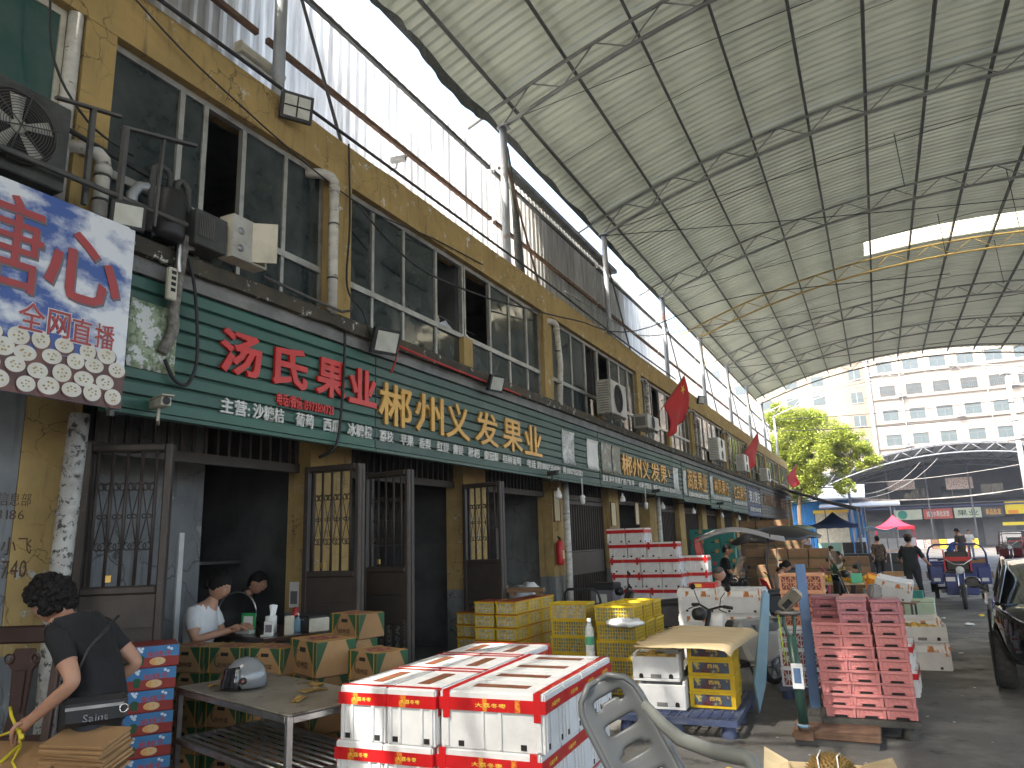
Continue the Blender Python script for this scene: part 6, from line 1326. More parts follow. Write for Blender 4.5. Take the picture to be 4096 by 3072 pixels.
# red trike with soft canopy
rt = thing('covered_trike', 'red passenger trike with a grey soft canopy', 'tricycle', (-3.05, 17.3, 0), rad(10)); M['redpaint'] = mat('red_trike_paint', (.42, .018, .015), .35, coat=.3); M['greycan'] = mat('grey_canopy_cloth', (.34, .33, .33), .8, c2=(.28, .27, .27), s=3)
P = lambda nm, b, mm, bev=0: b.build(nm, M[mm], rt, bevel=bev)
wheel(rt, (.95, -.1, .22), .22, .08, 'y'); wheel(rt, (-.35, -.42, .22), .22, .09, 'y'); wheel(rt, (-.35, .42, .22), .22, .09, 'y')
P('rear_body', MB().box(-.65, -.42, .25, .05, .42, .72), 'redpaint', .04); P('rear_post', MB().prism([(-.72, .3), (-.56, .3), (-.60, 1.2), (-.66, 1.85), (-.80, 1.82)], lambda u, v, d: (u, d, v), -.46, -.36), 'redpaint', .02); P('rear_post', MB().prism([(-.72, .3), (-.56, .3), (-.60, 1.2), (-.66, 1.85), (-.80, 1.82)], lambda u, v, d: (u, d, v), .36, .46), 'redpaint', .02)
P('lamp_bar', MB().box(-.78, -.34, 1.70, -.68, .34, 1.80), 'redpaint', .02); P('floor', MB().box(.0, -.3, .25, .75, .3, .32), 'dksteel'); P('bench', MB().box(-.5, -.38, .72, .0, .38, .80), 'seat_bk', .03)
b = MB(); vs = []
for i in range(15):
    for j in range(9): u, v = i/14, j/8*2-1; vs.append((-.76+1.9*u, v*.50, 1.86+.20*math.sin(math.pi*min(1, u*1.15))-.10*v*v-.04*max(0, u-.9)*10))
b.add(vs, [(i*9+j, (i+1)*9+j, (i+1)*9+j+1, i*9+j+1) for i in range(14) for j in range(8)], 0, True); o_ = P('canopy', b, 'greycan'); o_.modifiers.new('s', 'SOLIDIFY').thickness = .02
for s in (-1, 1): P('canopy_post', MB().tube([(.85, s*.3, .4), (.72, s*.36, 1.2), (.85, s*.42, 1.95)], .015, 6), 'dksteel'); P('handle', MB().tube([(.82, -.1, .5), (.72, -.1, 1.0), (.66, -.1+s*.3, 1.05)], .014, 6), 'black')
# black umbrella over the far scooter
um = thing('umbrella', 'black scooter umbrella tipped over the parked scooters', 'umbrella', (-2.25, 18.7, 0)); b = MB(); vs = [(0, 0, 2.06)]
for i in range(1, 7):
    for j in range(16): a = 2*math.pi*j/16; r_ = i/6; sc_ = 1+.05*math.cos(8*a/2); vs.append((1.05*r_*math.cos(a)*sc_, .55*r_*math.sin(a)*sc_, 2.06-.34*r_*r_+.03*math.cos(8*a)*r_+.06*math.cos(a)*r_))
b.add(vs, [(0, 1+j, 1+(j+1) % 16) for j in range(16)]+[(1+i*16+j, 1+(i+1)*16+j, 1+(i+1)*16+(j+1) % 16, 1+i*16+(j+1) % 16) for i in range(5) for j in range(16)], 0, True); o_ = b.build('canopy', M['seat_bk'], um); o_.modifiers.new('s', 'SOLIDIFY').thickness = .008; o_.rotation_euler = (0, 0, .4)
MB().tube([(0, 0, 0), (0, 0, 2.05)], .014, 6).build('pole', M['steel'], um)
for j in range(8): a = 2*math.pi*j/8; MB().tube([(0, 0, 2.02), (1.0*math.cos(a)*.92, .5*math.sin(a)*.92, 1.78)], .005, 4).build('rib', M['steel'], um).rotation_euler = (0, 0, .4)
# black car at the picture edge, facing away
car = thing('parked_car', 'glossy black car cut by the picture edge', 'car', (2.12, 12.2, 0), rad(-6)); P = lambda nm, b, mm, bev=0: b.build(nm, M[mm], car, bevel=bev)
sec = [(-2.25, .55, .45, .80), (-2.1, .78, .30, .98), (-1.5, .90, .24, 1.04), (-.8, .91, .22, .98), (.4, .91, .22, .94), (1.2, .90, .24, .92), (1.8, .86, .28, .86), (2.2, .66, .34, .72)]
b = MB(); ring = []
for y, hw, z0, z1 in sec:
    zm = z0+(z1-z0)*.55; pr = [(-hw*.86, z0), (-hw*.98, z0+.14), (-hw, zm), (-hw*.97, z1-.08), (-hw*.88, z1), (0, z1+.03), (hw*.88, z1), (hw*.97, z1-.08), (hw, zm), (hw*.98, z0+.14), (hw*.86, z0)]; ring.append([(x, y, z) for x, z in pr])
n_ = len(ring[0]); vs = [p for r_ in ring for p in r_]; b.add(vs, [(i*n_+j, (i+1)*n_+j, (i+1)*n_+(j+1) % n_, i*n_+(j+1) % n_) for i in range(len(ring)-1) for j in range(n_)]+[tuple(range(n_))[::-1], tuple((len(ring)-1)*n_+j for j in range(n_))], 0, True)
o_ = P('body', b, 'carblack'); ss = o_.modifiers.new('b', 'SUBSURF'); ss.levels = 2; ss.render_levels = 2
b = MB(); cab = [(-1.75, .70, 1.00, 1.02), (-1.0, .66, 1.0, 1.38), (-.2, .66, 1.0, 1.47), (.4, .66, .98, 1.42), (1.15, .70, .95, .98)]; ring = [[(-hw*1.16, y, z0), (-hw, y, z1-.02), (0, y, z1+.03), (hw, y, z1-.02), (hw*1.16, y, z0)] for y, hw, z0, z1 in cab]
vs = [p for r_ in ring for p in r_]; b.add(vs, [(i*5+j, (i+1)*5+j, (i+1)*5+j+1, i*5+j+1) for i in range(4) for j in range(4)], 0, True); P('cabin_glass', b, 'visor'); 
MB().tube([(-.80, 1.12, .96), (-.665, .42, 1.43), (-.66, -.3, 1.47), (-.66, -1.0, 1.39), (-.8, -1.75, 1.0)], .03, 8).build('roof_rail', M['carblack'], car); MB().tube([(-.80, -.35, .98), (-.665, -.32, 1.46)], .03, 6).build('door_pillar', M['carblack'], car); MB().box(-.928, -1.2, .955, -.90, 1.05, .975).build('chrome_strip', M['chrome'], car)
for x in (-.83, .83):
    for y in (-1.38, 1.38):
        w_ = wheel(car, (x, y, .33), .33, .23); MB().lathe([(.33, .0), (.40, .012), (.42, 0)], 24, (x*1.115, y, .34), 'x', a0=0, a1=math.pi*2).build('wheel_arch', M['black'], car)
for s in (-1, 1): m_ = MB().ball((s*1.06, .80, 1.09), (.11, .07, .085), 14, 10).build('mirror', M['carblack'], car); MB().bar((s*.88, .80, .97), (s*1.0, .80, 1.04), .06, .05).build('mirror_arm', M['black'], m_); MB().box(s*1.06-.08, .725, 1.03, s*1.06+.08, .732, 1.15).build('mirror_glass', M['visor'], m_)
# ---------------------------------------------------------------- people
ST = dict(pelvis=(0,0,.93), spine=(0,0,1.10), chest=(0,0,1.30), neck=(0,-.01,1.45), head=(0,.02,1.60),
  ls=(-.165,0,1.38), le=(-.22,-.03,1.10), lw=(-.22,.05,.87), lh=(-.22,.07,.79), rs=(.165,0,1.38), re=(.22,-.03,1.10), rw=(.22,.05,.87), rh=(.22,.07,.79),
  lp=(-.09,0,.90), lk=(-.10,.02,.50), la=(-.10,-.03,.08), lt=(-.10,.12,.035), rp=(.09,0,.90), rk=(.10,.02,.50), ra=(.10,-.03,.08), rt=(.10,.12,.035))
RAD = dict(pelvis=(.155,.115), spine=(.14,.10), chest=(.165,.11), neck=(.052,.055), ls=(.062,.062), le=(.043,.043), lw=(.028,.03), lh=(.03,.022), lp=(.085,.09), lk=(.056,.06), la=(.038,.045), lt=(.04,.028))
EDG = [('pelvis','spine'),('spine','chest'),('chest','neck'),('chest','ls'),('ls','le'),('le','lw'),('lw','lh'),('chest','rs'),('rs','re'),('re','rw'),('rw','rh'),('pelvis','lp'),('lp','lk'),('lk','la'),('la','lt'),('pelvis','rp'),('rp','rk'),('rk','ra'),('ra','rt')]
def head_bm(bm, c, yaw, pitch, s, mi):
    """a modelled head: skull, brow, nose, lips, chin, ears"""
    R_ = Euler((pitch, 0, yaw)).to_matrix(); b = bmesh.new(); bmesh.ops.create_icosphere(b, subdivisions=4, radius=1)
    for v in b.verts:
        x, y, z = v.co; f = max(0, y)
        px_ = x*.075*(1-.22*max(0, -z)**1.3); py = y*(.092 if y > 0 else .098)*(1-.12*max(0, -z)); pz = z*.115
        nose = math.exp(-(x/.16)**2)*math.exp(-((z+.12)/.20)**2)*f; py += .022*nose
        py += .006*math.exp(-((z-.18)/.10)**2)*f                                    # brow
        py -= .012*math.exp(-((abs(x)-.38)/.16)**2)*math.exp(-((z-.04)/.10)**2)*f    # eye sockets
        py += .007*math.exp(-(x/.28)**2)*math.exp(-((z+.46)/.09)**2)*f-.006*math.exp(-(x/.3)**2)*math.exp(-((z+.60)/.06)**2)*f
        py += .010*math.exp(-(x/.3)**2)*math.exp(-((z+.80)/.14)**2)*f               # chin
        v.co = R_ @ (Vector((px_, py, pz))*s)+Vector(c)
    idx = {}
    def joinbm(src, m):
        off = {}
        for v in src.verts: off[v] = bm.verts.new(v.co)
        for f_ in src.faces:
            nf = bm.faces.new([off[v] for v in f_.verts]); nf.material_index = m; nf.smooth = True
    joinbm(b, mi); b.free()
    def blob(p, r, m):
        b = bmesh.new(); bmesh.ops.create_icosphere(b, subdivisions=2, radius=1)
        for v in b.verts: v.co = R_ @ ((Vector(p)+Vector((v.co.x*r[0], v.co.y*r[1], v.co.z*r[2])))*s)+Vector(c)
        joinbm(b, m); b.free()
    for sg in (-1, 1):
        blob((sg*.076, -.008, -.004), (.010, .022, .032), mi); blob((sg*.029, .077, .006), (.014, .007, .0065), 5); blob((sg*.029, .0835, .006), (.0065, .0035, .0062), 6); blob((sg*.030, .084, .026), (.02, .004, .0035), 6)
    blob((0, .088, -.054), (.021, .007, .0055), 7)
def hand_bm(bm, wr, dr, nrm, s, curl, mi, side):
    """palm and five separate jointed fingers"""
    d = (Vector(dr)).normalized(); n = Vector(nrm); n = (n-d*n.dot(d)).normalized(); a = d.cross(n).normalized()*side; wr = Vector(wr)
    mb = MB(); mb.tube([wr-d*.02*s, wr+d*.02*s, wr+d*.05*s, wr+d*.085*s], [.024*s, .030*s, .034*s, .030*s], 10)
    for k, (off, ln) in enumerate(((.027, .072), (.009, .080), (-.009, .075), (-.026, .060))):
        p = wr+d*.078*s+a*off*s; pts = [p-d*.012*s, p]; dd = d.copy()
        for j in range(3): q = curl*(.5+.35*j); dd = (dd*math.cos(q)+n*math.sin(q)).normalized(); p = p+dd*ln*s/2.7; pts.append(p)
        mb.tube(pts, [.009*s, .0095*s, .0088*s, .008*s, .006*s], 7)
    p = wr+d*.025*s+a*.026*s; mb.tube([p, p+(a*.7+d*.6)*.028*s, p+(a*.65+d*.9+n*curl*.4)*.045*s, p+(a*.4+d*1.1+n*curl)*.062*s], [.012*s, .0115*s, .010*s, .007*s], 7)
    k = [bm.verts.new(v) for v in mb.v]
    for f_ in mb.f:
        try: nf = bm.faces.new([k[i] for i in f_]); nf.material_index = mi; nf.smooth = True
        except ValueError: pass
M['eye'] = mat('eye_white', (.7, .68, .65), .3); M['lip'] = mat('lips', (.36, .14, .11), .5)
def cloth(name, c, c2=None, s=3): return mat(name, c, .88, c2=c2 or tuple(q*.7 for q in c), s=s, bump=.25, bs=14)
HSEED = [0]
def person(label, loc, rz, J=None, s=1, top=(.02, .02, .022), pants=(.03, .03, .035), shoes=(.03, .03, .03), hair='hair', style='short', yaw=0, pitch=0, sleeve=.75, longpants=True, fat=1, grey=False, curl=(.55, .55), hand_n=None, shirt=True, top_m=None, hs=1.0, sub_=2):
    """one body grown over a jointed skeleton, posed by J; faces +y"""
    j = dict(ST); j.update(J or {}); t = thing('person', label, 'person', loc, rz)
    me = bpy.data.meshes.new('b'); names = [n for n in j if n != 'head']; ix = {n: i for i, n in enumerate(names)}
    neck_top = tuple(Vector(j['neck']).lerp(Vector(j['head']), .45)); vs = [Vector(j[n])*s for n in names]+[Vector(neck_top)*s]; ix['nt'] = len(names)
    me.from_pydata(vs, [(ix[a], ix[b]) for a, b in EDG]+[(ix['neck'], ix['nt'])], []); ob = bpy.data.objects.new('b', me)
    ob.modifiers.new('k', 'SKIN'); sv = me.skin_vertices[0].data
    for n, i in ix.items():
        key = n if n in RAD else ('l'+n[1:] if n[0] == 'r' and 'l'+n[1:] in RAD else 'neck'); r = RAD[key]; q = fat if key in ('pelvis', 'spine', 'chest', 'lp') else 1; sv[i].radius = (r[0]*s*q, r[1]*s*q*(1.12 if q > 1 else 1))
    sv[ix['pelvis']].use_root = True
    sb = ob.modifiers.new('s', 'SUBSURF'); sb.levels = sub_; sb.render_levels = sub_
    m2 = to_mesh(ob)
    seg = []
    for a, b in EDG:
        if a == 'ls' or a == 'rs': seg.append((j[a], tuple(Vector(j[a]).lerp(Vector(j[b]), sleeve)), 1)); seg.append((tuple(Vector(j[a]).lerp(Vector(j[b]), sleeve+.02)), j[b], 0))
        elif b in ('lw', 'rw', 'lh', 'rh'): seg.append((j[a], j[b], 0 if sleeve < 1.2 else 1 if b in ('lw', 'rw') else 0))
        elif b in ('lk', 'rk'): seg.append((j[a], j[b], 2) if longpants else (j[a], tuple(Vector(j[a]).lerp(Vector(j[b]), .8)), 2)); 
        elif b in ('la', 'ra'): seg.append((j[a], tuple(Vector(j[a]).lerp(Vector(j[b]), .92)), 2 if longpants else 0))
        elif b in ('lt', 'rt'): seg.append((j[a], j[b], 3))
        elif b in ('lp', 'rp'): seg.append((j[a], j[b], 2))
        elif a == 'pelvis': mid = tuple(Vector(j[a]).lerp(Vector(j[b]), .35)); seg.append((j[a], mid, 2)); seg.append((mid, j[b], 1))
        elif b == 'neck': mid = tuple(Vector(j[a]).lerp(Vector(j[b]), .80)); seg.append((j[a], mid, 1)); seg.append((mid, j[b], 0))
        else: seg.append((j[a], j[b], 1))
    seg.append((j['neck'], neck_top, 0))
    if not shirt: seg = [(a, b, 0 if c == 1 else c) for a, b, c in seg]
    bm = bmesh.new(); bm.from_mesh(m2)
    S = [(Vector(a)*s, Vector(b)*s, c) for a, b, c in seg]
    for f_ in bm.faces:
        p = f_.calc_center_median(); best = 9; f_.smooth = True
        for a, b, c in S:
            ab = b-a; q = max(0, min(1, (p-a).dot(ab)/max(1e-9, ab.length_squared))); dd = (p-a-ab*q).length-(.085*s if abs(a.x) < .05*s and abs(b.x) < .05*s and c < 2 else 0)
            if dd < best: best = dd; f_.material_index = c
    if shirt:     # loosen the clothes: folds along torso and legs
        bm.normal_update()
        for v in bm.verts:
            mi = max((f_.material_index for f_ in v.link_faces), default=0)
            if mi in (1, 2): v.co += v.normal*(.009+.016*noise.noise(v.co*9+Vector((HSEED[0], 0, 0))))*s
    head_bm(bm, Vector(j['head'])*s, yaw, pitch, s*hs, 4)
    for hw, hh, sd_ in (('lw', 'lh', 1), ('rw', 'rh', -1)):
        dv = (Vector(j[hh])-Vector(j[hw])); nn_ = hand_n or (0, .5, -.5) ; hand_bm(bm, Vector(j[hw])*s, dv, nn_, s, curl[0 if sd_ == 1 else 1], 0, sd_)
    HSEED[0] += 3.7
    k = str(len(bpy.data.objects)); m2.materials.clear(); tm = top_m or cloth('top_cloth_'+k, top); pm = cloth('trouser_cloth_'+k, pants)
    for q in (M['skin'], tm, pm, mat('shoe_'+k, shoes, .6), M['skin'], M['eye'], M['black'], M['lip']): m2.materials.append(q)
    bm.to_mesh(m2); bm.free(); put('body', m2, t)
    # hair
    R_ = Euler((pitch, 0, yaw)).to_matrix(); hc = Vector(j['head'])*s; b = bmesh.new(); bmesh.ops.create_icosphere(b, subdivisions=4, radius=1); sd2 = HSEED[0]
    kill = []
    for v in b.verts:
        x, y, z = v.co; line = {'short': -.12+.60*max(0, y)-.5*max(0, -y), 'curly': -.40+1.0*max(0, y), 'bun': -.30+.72*max(0, y), 'crop': .02+.55*max(0, y), 'long': -.75+1.05*max(0, y)}[style]
        if abs(x) > .6 and -.4 < y < .35 and style in ('short', 'crop'): line = max(line, .08)
        thick = {'short': 1.10, 'curly': 1.16, 'bun': 1.09, 'crop': 1.035, 'long': 1.12}[style]; lump = {'curly': .14, 'short': .03, 'crop': .008, 'bun': .02, 'long': .03}[style]
        t_ = thick+lump*noise.noise(Vector((x, y, z))*(5 if style == 'curly' else 7)+Vector((sd2, 0, 0)))+(lump*.5*noise.noise(Vector((x, y, z))*13))
        if z < line: kill.append(v)
        v.co = R_ @ (Vector((x*.075*t_, y*.095*t_-.002, z*.115*t_+.004))*s*hs)+hc
    bmesh.ops.delete(b, geom=kill, context='VERTS')
    if style == 'bun':
        g_ = bmesh.new(); bmesh.ops.create_icosphere(g_, subdivisions=3, radius=1); mm = {}
        for v in g_.verts: mm[v] = b.verts.new(R_ @ ((Vector((0, -.115, -.01))+Vector((v.co.x*.04, v.co.y*.035, v.co.z*.045))*(1+.15*noise.noise(v.co*4)))*s)+hc)
        for f_ in g_.faces: b.faces.new([mm[v] for v in f_.verts])
        g_.free()
    if style == 'curly':
        rr_ = random.Random(5)
        for _ in range(420):
            d = Vector((rr_.gauss(0, 1), rr_.gauss(0, 1), rr_.gauss(0, 1))).normalized()
            if d.z < -.5+1.15*max(0, d.y): continue
            g_ = bmesh.new(); bmesh.ops.create_icosphere(g_, subdivisions=2, radius=1); mm = {}; rc = rr_.uniform(.008, .017); q = Vector((d.x*.075, d.y*.097, d.z*.117))*rr_.uniform(1.12, 1.30)
            for v in g_.verts: mm[v] = b.verts.new(R_ @ ((q+v.co*rc*(1+.3*noise.noise(v.co*3+q*50)))*s*hs)+hc)
            for f_ in g_.faces: b.faces.new([mm[v] for v in f_.verts])
            g_.free()
    for f_ in b.faces: f_.smooth = True
    hm_ = bpy.data.meshes.new('h'); b.to_mesh(hm_); b.free(); hm_.materials.append(M[hair]); ho = put('hair', hm_, t); ho.modifiers.new('s', 'SOLIDIFY').thickness = -.006
    return t
# the woman carrying flattened cartons: walks toward the wall, bent forward, seen from behind her side
wm = person('woman with curly black hair in black tee carrying flattened cartons', (-3.86, 2.68, .24), rad(112), dict(
    pelvis=(0,-.10,.89), spine=(0,-.05,1.05), chest=(0,.05,1.22), neck=(0,.16,1.36), head=(0,.26,1.45), ls=(-.165,.10,1.31), rs=(.165,.08,1.31),
    re=(.23,-.14,1.08), rw=(.19,.06,.95), rh=(.16,.13,.93), le=(-.24,-.08,1.06), lw=(-.20,.16,.88), lh=(-.18,.22,.84), lp=(-.09,-.10,.87), rp=(.09,-.10,.87), lk=(-.1,.02,.47), la=(-.1,-.08,.08), lt=(-.1,.07,.035), rk=(.1,.14,.48), ra=(.1,.10,.08), rt=(.1,.25,.035)),
    .98, (.014, .015, .017), (.03, .031, .036), hair='hair', style='curly', yaw=.1, pitch=-.30, sleeve=.62, fat=.98, curl=(.8, .85), hand_n=(0, .3, -.9), hs=1.02, sub_=4)
bag = thing('belt_bag', 'black cross body bag with metal buckles on the bending woman', 'bag', (-3.68, 2.60, 1.13), rad(-33)); MB().box(-.05, -.15, -.07, .03, .15, .07).build('pouch', M['seat_bk'], bag, bevel=.025); MB().box(.031, -.13, .015, .036, .13, .03).build('zip', M['steel'], bag); MB().tube([(.0, -.14, .05), (-.02, -.05, .30), (-.08, .08, .45)], .008, 5).build('strap', M['seat_bk'], bag); MB().tube([(.038, .13+.02*math.cos(a), .0+.02*math.sin(a)) for a in [2*math.pi*k/10 for k in range(11)]], .004, 5).build('buckle', M['chrome'], bag)
letter('badge', 'Saint', (.035, 0, 0), '+x', -.05, .06, -.045, -.01, M['chrome'], bag, .002, .005)
# flattened cartons in her hands, tied with yellow cord
M['yellowcord'] = mat('yellow_twine', (.62, .50, .03), .6)
def flat_bundle(label, loc, rz, L, Wd, n, greens, tilt=(0, 0)):
    t = thing('flat_cartons', label, 'cardboard', loc, rz, 'flattened cartons carried by the woman'); r_ = random.Random(n+int(L*100))
    t.rotation_euler = (tilt[0], tilt[1], rz); z = 0
    for k in range(n):
        th = r_.uniform(.008, .016); dx, dy, da = r_.uniform(-.02, .02), r_.uniform(-.015, .015), r_.uniform(-.05, .05)
        m = 'kraft_g' if k in greens else ('redbox' if k == 1 and greens else 'kraft'); o_ = MB().box(-L/2, -Wd/2, 0, L/2, Wd/2, th).build('sheet', M[m], t, (dx, dy, z), da, .002); z += th+.003
        if m == 'kraft_g':
            for q in (-.3, 0, .3): MB().box(q*L-.035, -.045, th+.0006, q*L+.035, .045, th+.0014).build('print', M['print_red'], o_)
    return t, z
b1, z1 = flat_bundle('tied bundle of green printed flattened cartons hanging from her hand', (-3.93, 2.40, .84), rad(28), .40, .26, 8, (5, 6), (.25, .05))
b2, z2 = flat_bundle('second bundle of green flattened cartons behind her hand', (-3.62, 2.52, .80), rad(22), .30, .24, 7, (5,), (.22, .05))
b3, z3 = flat_bundle('loose plain flattened cartons on top of the second bundle', (-3.64, 2.56, .91), rad(18), .33, .22, 7, (), (.2, .04))
tg = thing('twine', 'yellow plastic twine knotted round the tied carton bundle', 'twine', (-3.93, 2.38, .86)); MB().tube([(-.5, .02, .10), (-.25, .0, .14), (-.05, .03, .2), (0, .02, .13), (.06, -.05, .08), (.22, -.1, .04)], .006, 5).tube([(-.04, .02, .2), (-.07, .0, .27), (-.12, .02, .3)], .008, 5).tube([(0, .02, .14), (.03, -.12, .06), (.02, -.19, .0), (.0, -.2, -.2)], .008, 5).tube([(-.03, .02, .20), (-.01, .03, .16), (.03, .0, .18)], .012, 5).build('cord', M['yellowcord'], tg)
SIT = dict(pelvis=(0,0,.50), spine=(0,.02,.67), chest=(0,.05,.88), neck=(0,.08,1.03), head=(0,.12,1.18), ls=(-.165,.05,.96), rs=(.165,.05,.96), le=(-.23,.10,.70), lw=(-.13,.32,.66), lh=(-.09,.40,.66), re=(.23,.10,.70), rw=(.13,.32,.66), rh=(.09,.40,.66), lp=(-.09,.03,.48), lk=(-.11,.42,.50), la=(-.11,.40,.09), lt=(-.11,.55,.04), rp=(.09,.03,.48), rk=(.11,.42,.50), ra=(.11,.40,.09), rt=(.11,.55,.04))
def sit(**k): d = dict(SIT); d.update(k); return d
# seated woman at the counter
person('woman in white tee writing at the dark counter', (-6.02, 5.24, ZS+.0), rad(-70), sit(head=(0,.20,1.165), neck=(0,.13,1.03), lw=(-.1,.36,.80), le=(-.24,.12,.74), lh=(-.06,.43,.82), re=(.24,.12,.74), rw=(.10,.36,.80), rh=(.07,.43,.82)), 1.08, (.70, .70, .71), (.12, .13, .14), style='bun', pitch=-.35, sleeve=.6)
tag(MB().lathe([(0, .45), (.17, .45), (.18, .42), (.14, .0), (.12, 0)], 16, (-6.02, 5.24, ZS)).build('round_stool', M['red_pl']), 'plastic stool under the woman at the counter', 'stool')
person('person with dark hair inside the dim doorway behind the counter', (-6.75, 6.45, ZS), rad(-60), sit(head=(0,.2,1.16)), 1.05, (.03, .03, .03), style='short', pitch=-.3)
# person in the pink chair behind yellow crates
person('cropped hair person in pale top sitting in the pink chair', (-5.45, 10.35, 0), rad(-60), sit(), 1.0, (.55, .53, .55), (.1, .1, .11), style='crop')
def arm_chair(label, loc, rz, m, s=1):
    t = thing('plastic_chair', label, 'chair', loc, rz, 'plastic chairs among the goods'); P = lambda nm, b: b.build(nm, m, t, bevel=.01)
    P('seat', MB().box(-.24*s, -.2*s, .40, .24*s, .24*s, .44)); b = MB(); vs = []
    for i in range(9):
        for j in range(9): u, v = j/8*2-1, i/8; vs.append((u*.25*s*(1-.15*v*v), -.20*s-.16*v+.05*u*u, .44+.48*v-.05*u*u*v))
    b.add(vs, [(i*9+j, (i+1)*9+j, (i+1)*9+j+1, i*9+j+1) for i in range(8) for j in range(8)], 0, True); o_ = b.build('backrest', m, t); o_.modifiers.new('s', 'SOLIDIFY').thickness = .015
    for x in (-.22, .22):
        for y in (-.18, .22): MB().tube([(x*s, y*s, .42), (x*1.15*s, y*1.15*s, 0)], [.022, .017], 7).build('leg', m, t)
        MB().tube([(x*1.1*s, -.28*s, .66), (x*1.2*s, 0, .64), (x*1.15*s, .22*s, .62), (x*1.05*s, .23*s, .43)], .018, 7).build('armrest', m, t)
arm_chair('bright pink plastic chair behind the strapped yellow crates', (-5.45, 10.28, 0), rad(-60), M['pinkchair'])
# shirtless man in a pink chair
person('shirtless man with cropped grey hair sitting in a pink chair', (-2.75, 13.5, 0), rad(-75), sit(), 1.03, (.4, .2, .1), (.02, .02, .025), hair='hair_g', style='crop', shirt=False, longpants=False, sleeve=.1)
arm_chair('pink plastic chair under the shirtless man', (-2.75, 13.45, 0), rad(-75), M['pinkchair'])
person('man in black tee sitting in the covered red trike', (-3.45, 18.3, .28), rad(-70), sit(), 1.06, (.012, .012, .013), style='short', fat=1.15)
person('woman in white blouse looking at a phone', (-2.12, 17.4, .02), rad(-65), sit(head=(0,.2,1.15), lw=(-.05,.36,.82), rw=(.06,.36,.82), lh=(-.03,.42,.86), rh=(.05,.42,.86), lk=(-.1,.42,.62), rk=(.12,.42,.58)), 1.0, (.62, .62, .62), (.26, .30, .16), style='bun', pitch=-.35, longpants=False, sleeve=.95, shoes=(.2, .1, .08))
arm_chair('red plastic chair under the woman with the phone', (-2.14, 17.38, 0), rad(-65), M['red_pl'])
tag(MB().box(-.035, -.006, -.07, .035, .006, .07).build('phone', M['white'], None, (-1.71, 17.6, .92), rad(-65), .004), 'white phone in the hands of the woman in the blouse', 'phone')
person('woman in green tee sitting at the fruit table', (-1.28, 23.2, 0), rad(-85), sit(lw=(-.05,.40,.74), rw=(.06,.40,.74)), 1.02, (.015, .10, .055), (.03, .03, .04), style='bun', pitch=-.15, sleeve=.7)
arm_chair('pale pink chair under the woman in green', (-1.30, 23.2, 0), rad(-85), M['pinkchair'], .95)
person('man in white tee bending over cartons', (-1.95, 27.5, 0), rad(-60), dict(pelvis=(0,-.1,.86), spine=(0,.05,1.0), chest=(0,.22,1.12), neck=(0,.34,1.22), head=(0,.44,1.28), ls=(-.165,.26,1.16), rs=(.165,.26,1.16), le=(-.2,.36,.92), re=(.2,.36,.92), lw=(-.16,.48,.75), rw=(.16,.48,.75), lh=(-.15,.5,.67), rh=(.15,.5,.67)), 1.0, (.55, .55, .54), (.02, .02, .025), style='short')
person('standing person in patterned dark top beyond the brown cartons', (-.12, 29.3, 0), rad(20), None, .98, (.09, .06, .04), (.015, .015, .018), style='short', top_m=mat('patterned_blouse', (.10, .06, .035), .9, c2=(.02, .02, .02), s=14, lo=.45, hi=.55), sleeve=1.3)
person('stout man in black tee and cap standing by the blue trike', (.62, 21.55, 0), rad(-12), dict(le=(-.28,.05,1.12), lw=(-.22,.24,1.0), lh=(-.2,.31,.98), re=(.30,.02,1.12), rw=(.34,.22,1.0), rh=(.35,.29,.98), la=(-.12,-.08,.08), lt=(-.12,.07,.035), lk=(-.11,0,.5), rk=(.12,.06,.5), ra=(.13,.1,.08), rt=(.13,.25,.035)), 1.02, (.018, .022, .024), (.022, .023, .027), hair='hair', style='short', fat=1.22, sleeve=.9)
cap = thing('baseball_cap', 'brown cap on the stout man by the blue trike', 'cap', (.625, 21.57, 1.665), rad(-12)); MB().lathe([(.100, 0), (.098, .04), (.075, .085), (.03, .105), (0, .107)], 16, (0, 0, 0)).build('crown', mat('brown_cap_cloth', (.09, .05, .035), .9), cap); MB().prism([(-.07, .08), (.07, .08), (.055, .17), (-.055, .17)], lambda u, v, d: (u, v, d), 0, .008).build('peak', M['kraft_x'], cap)
person('young man in dark brown tee standing behind the blue trike', (2.85, 34.8, .12), rad(40), dict(head=(0,.09,1.57)), 1.02, (.05, .04, .032), style='short', pitch=-.35)
person('man in blue shirt bending behind the blue trike', (2.55, 36.2, 0), rad(-60), dict(pelvis=(0,-.1,.86), spine=(0,.05,1.0), chest=(0,.22,1.14), neck=(0,.34,1.24), head=(0,.44,1.30), ls=(-.165,.26,1.18), rs=(.165,.26,1.18), le=(-.2,.36,.94), re=(.2,.36,.94), lw=(-.16,.48,.78), rw=(.16,.48,.78), lh=(-.15,.5,.70), rh=(.15,.5,.70)), 1.04, (.03, .08, .28), style='short')
person('man in white shirt walking beyond the maroon trike', (4.75, 52.0, 0), rad(170), dict(lk=(-.1,.12,.5), la=(-.1,.16,.08), lt=(-.1,.31,.035), rk=(.1,-.02,.5), ra=(.1,-.2,.1), rt=(.1,-.06,.04)), 1.0, (.6, .6, .6), (.12, .14, .2), style='short')
person('man in white tee beside the navy tent', (-1.05, 50.5, 0), rad(200), None, 1.0, (.62, .62, .63), (.05, .06, .1), style='short')
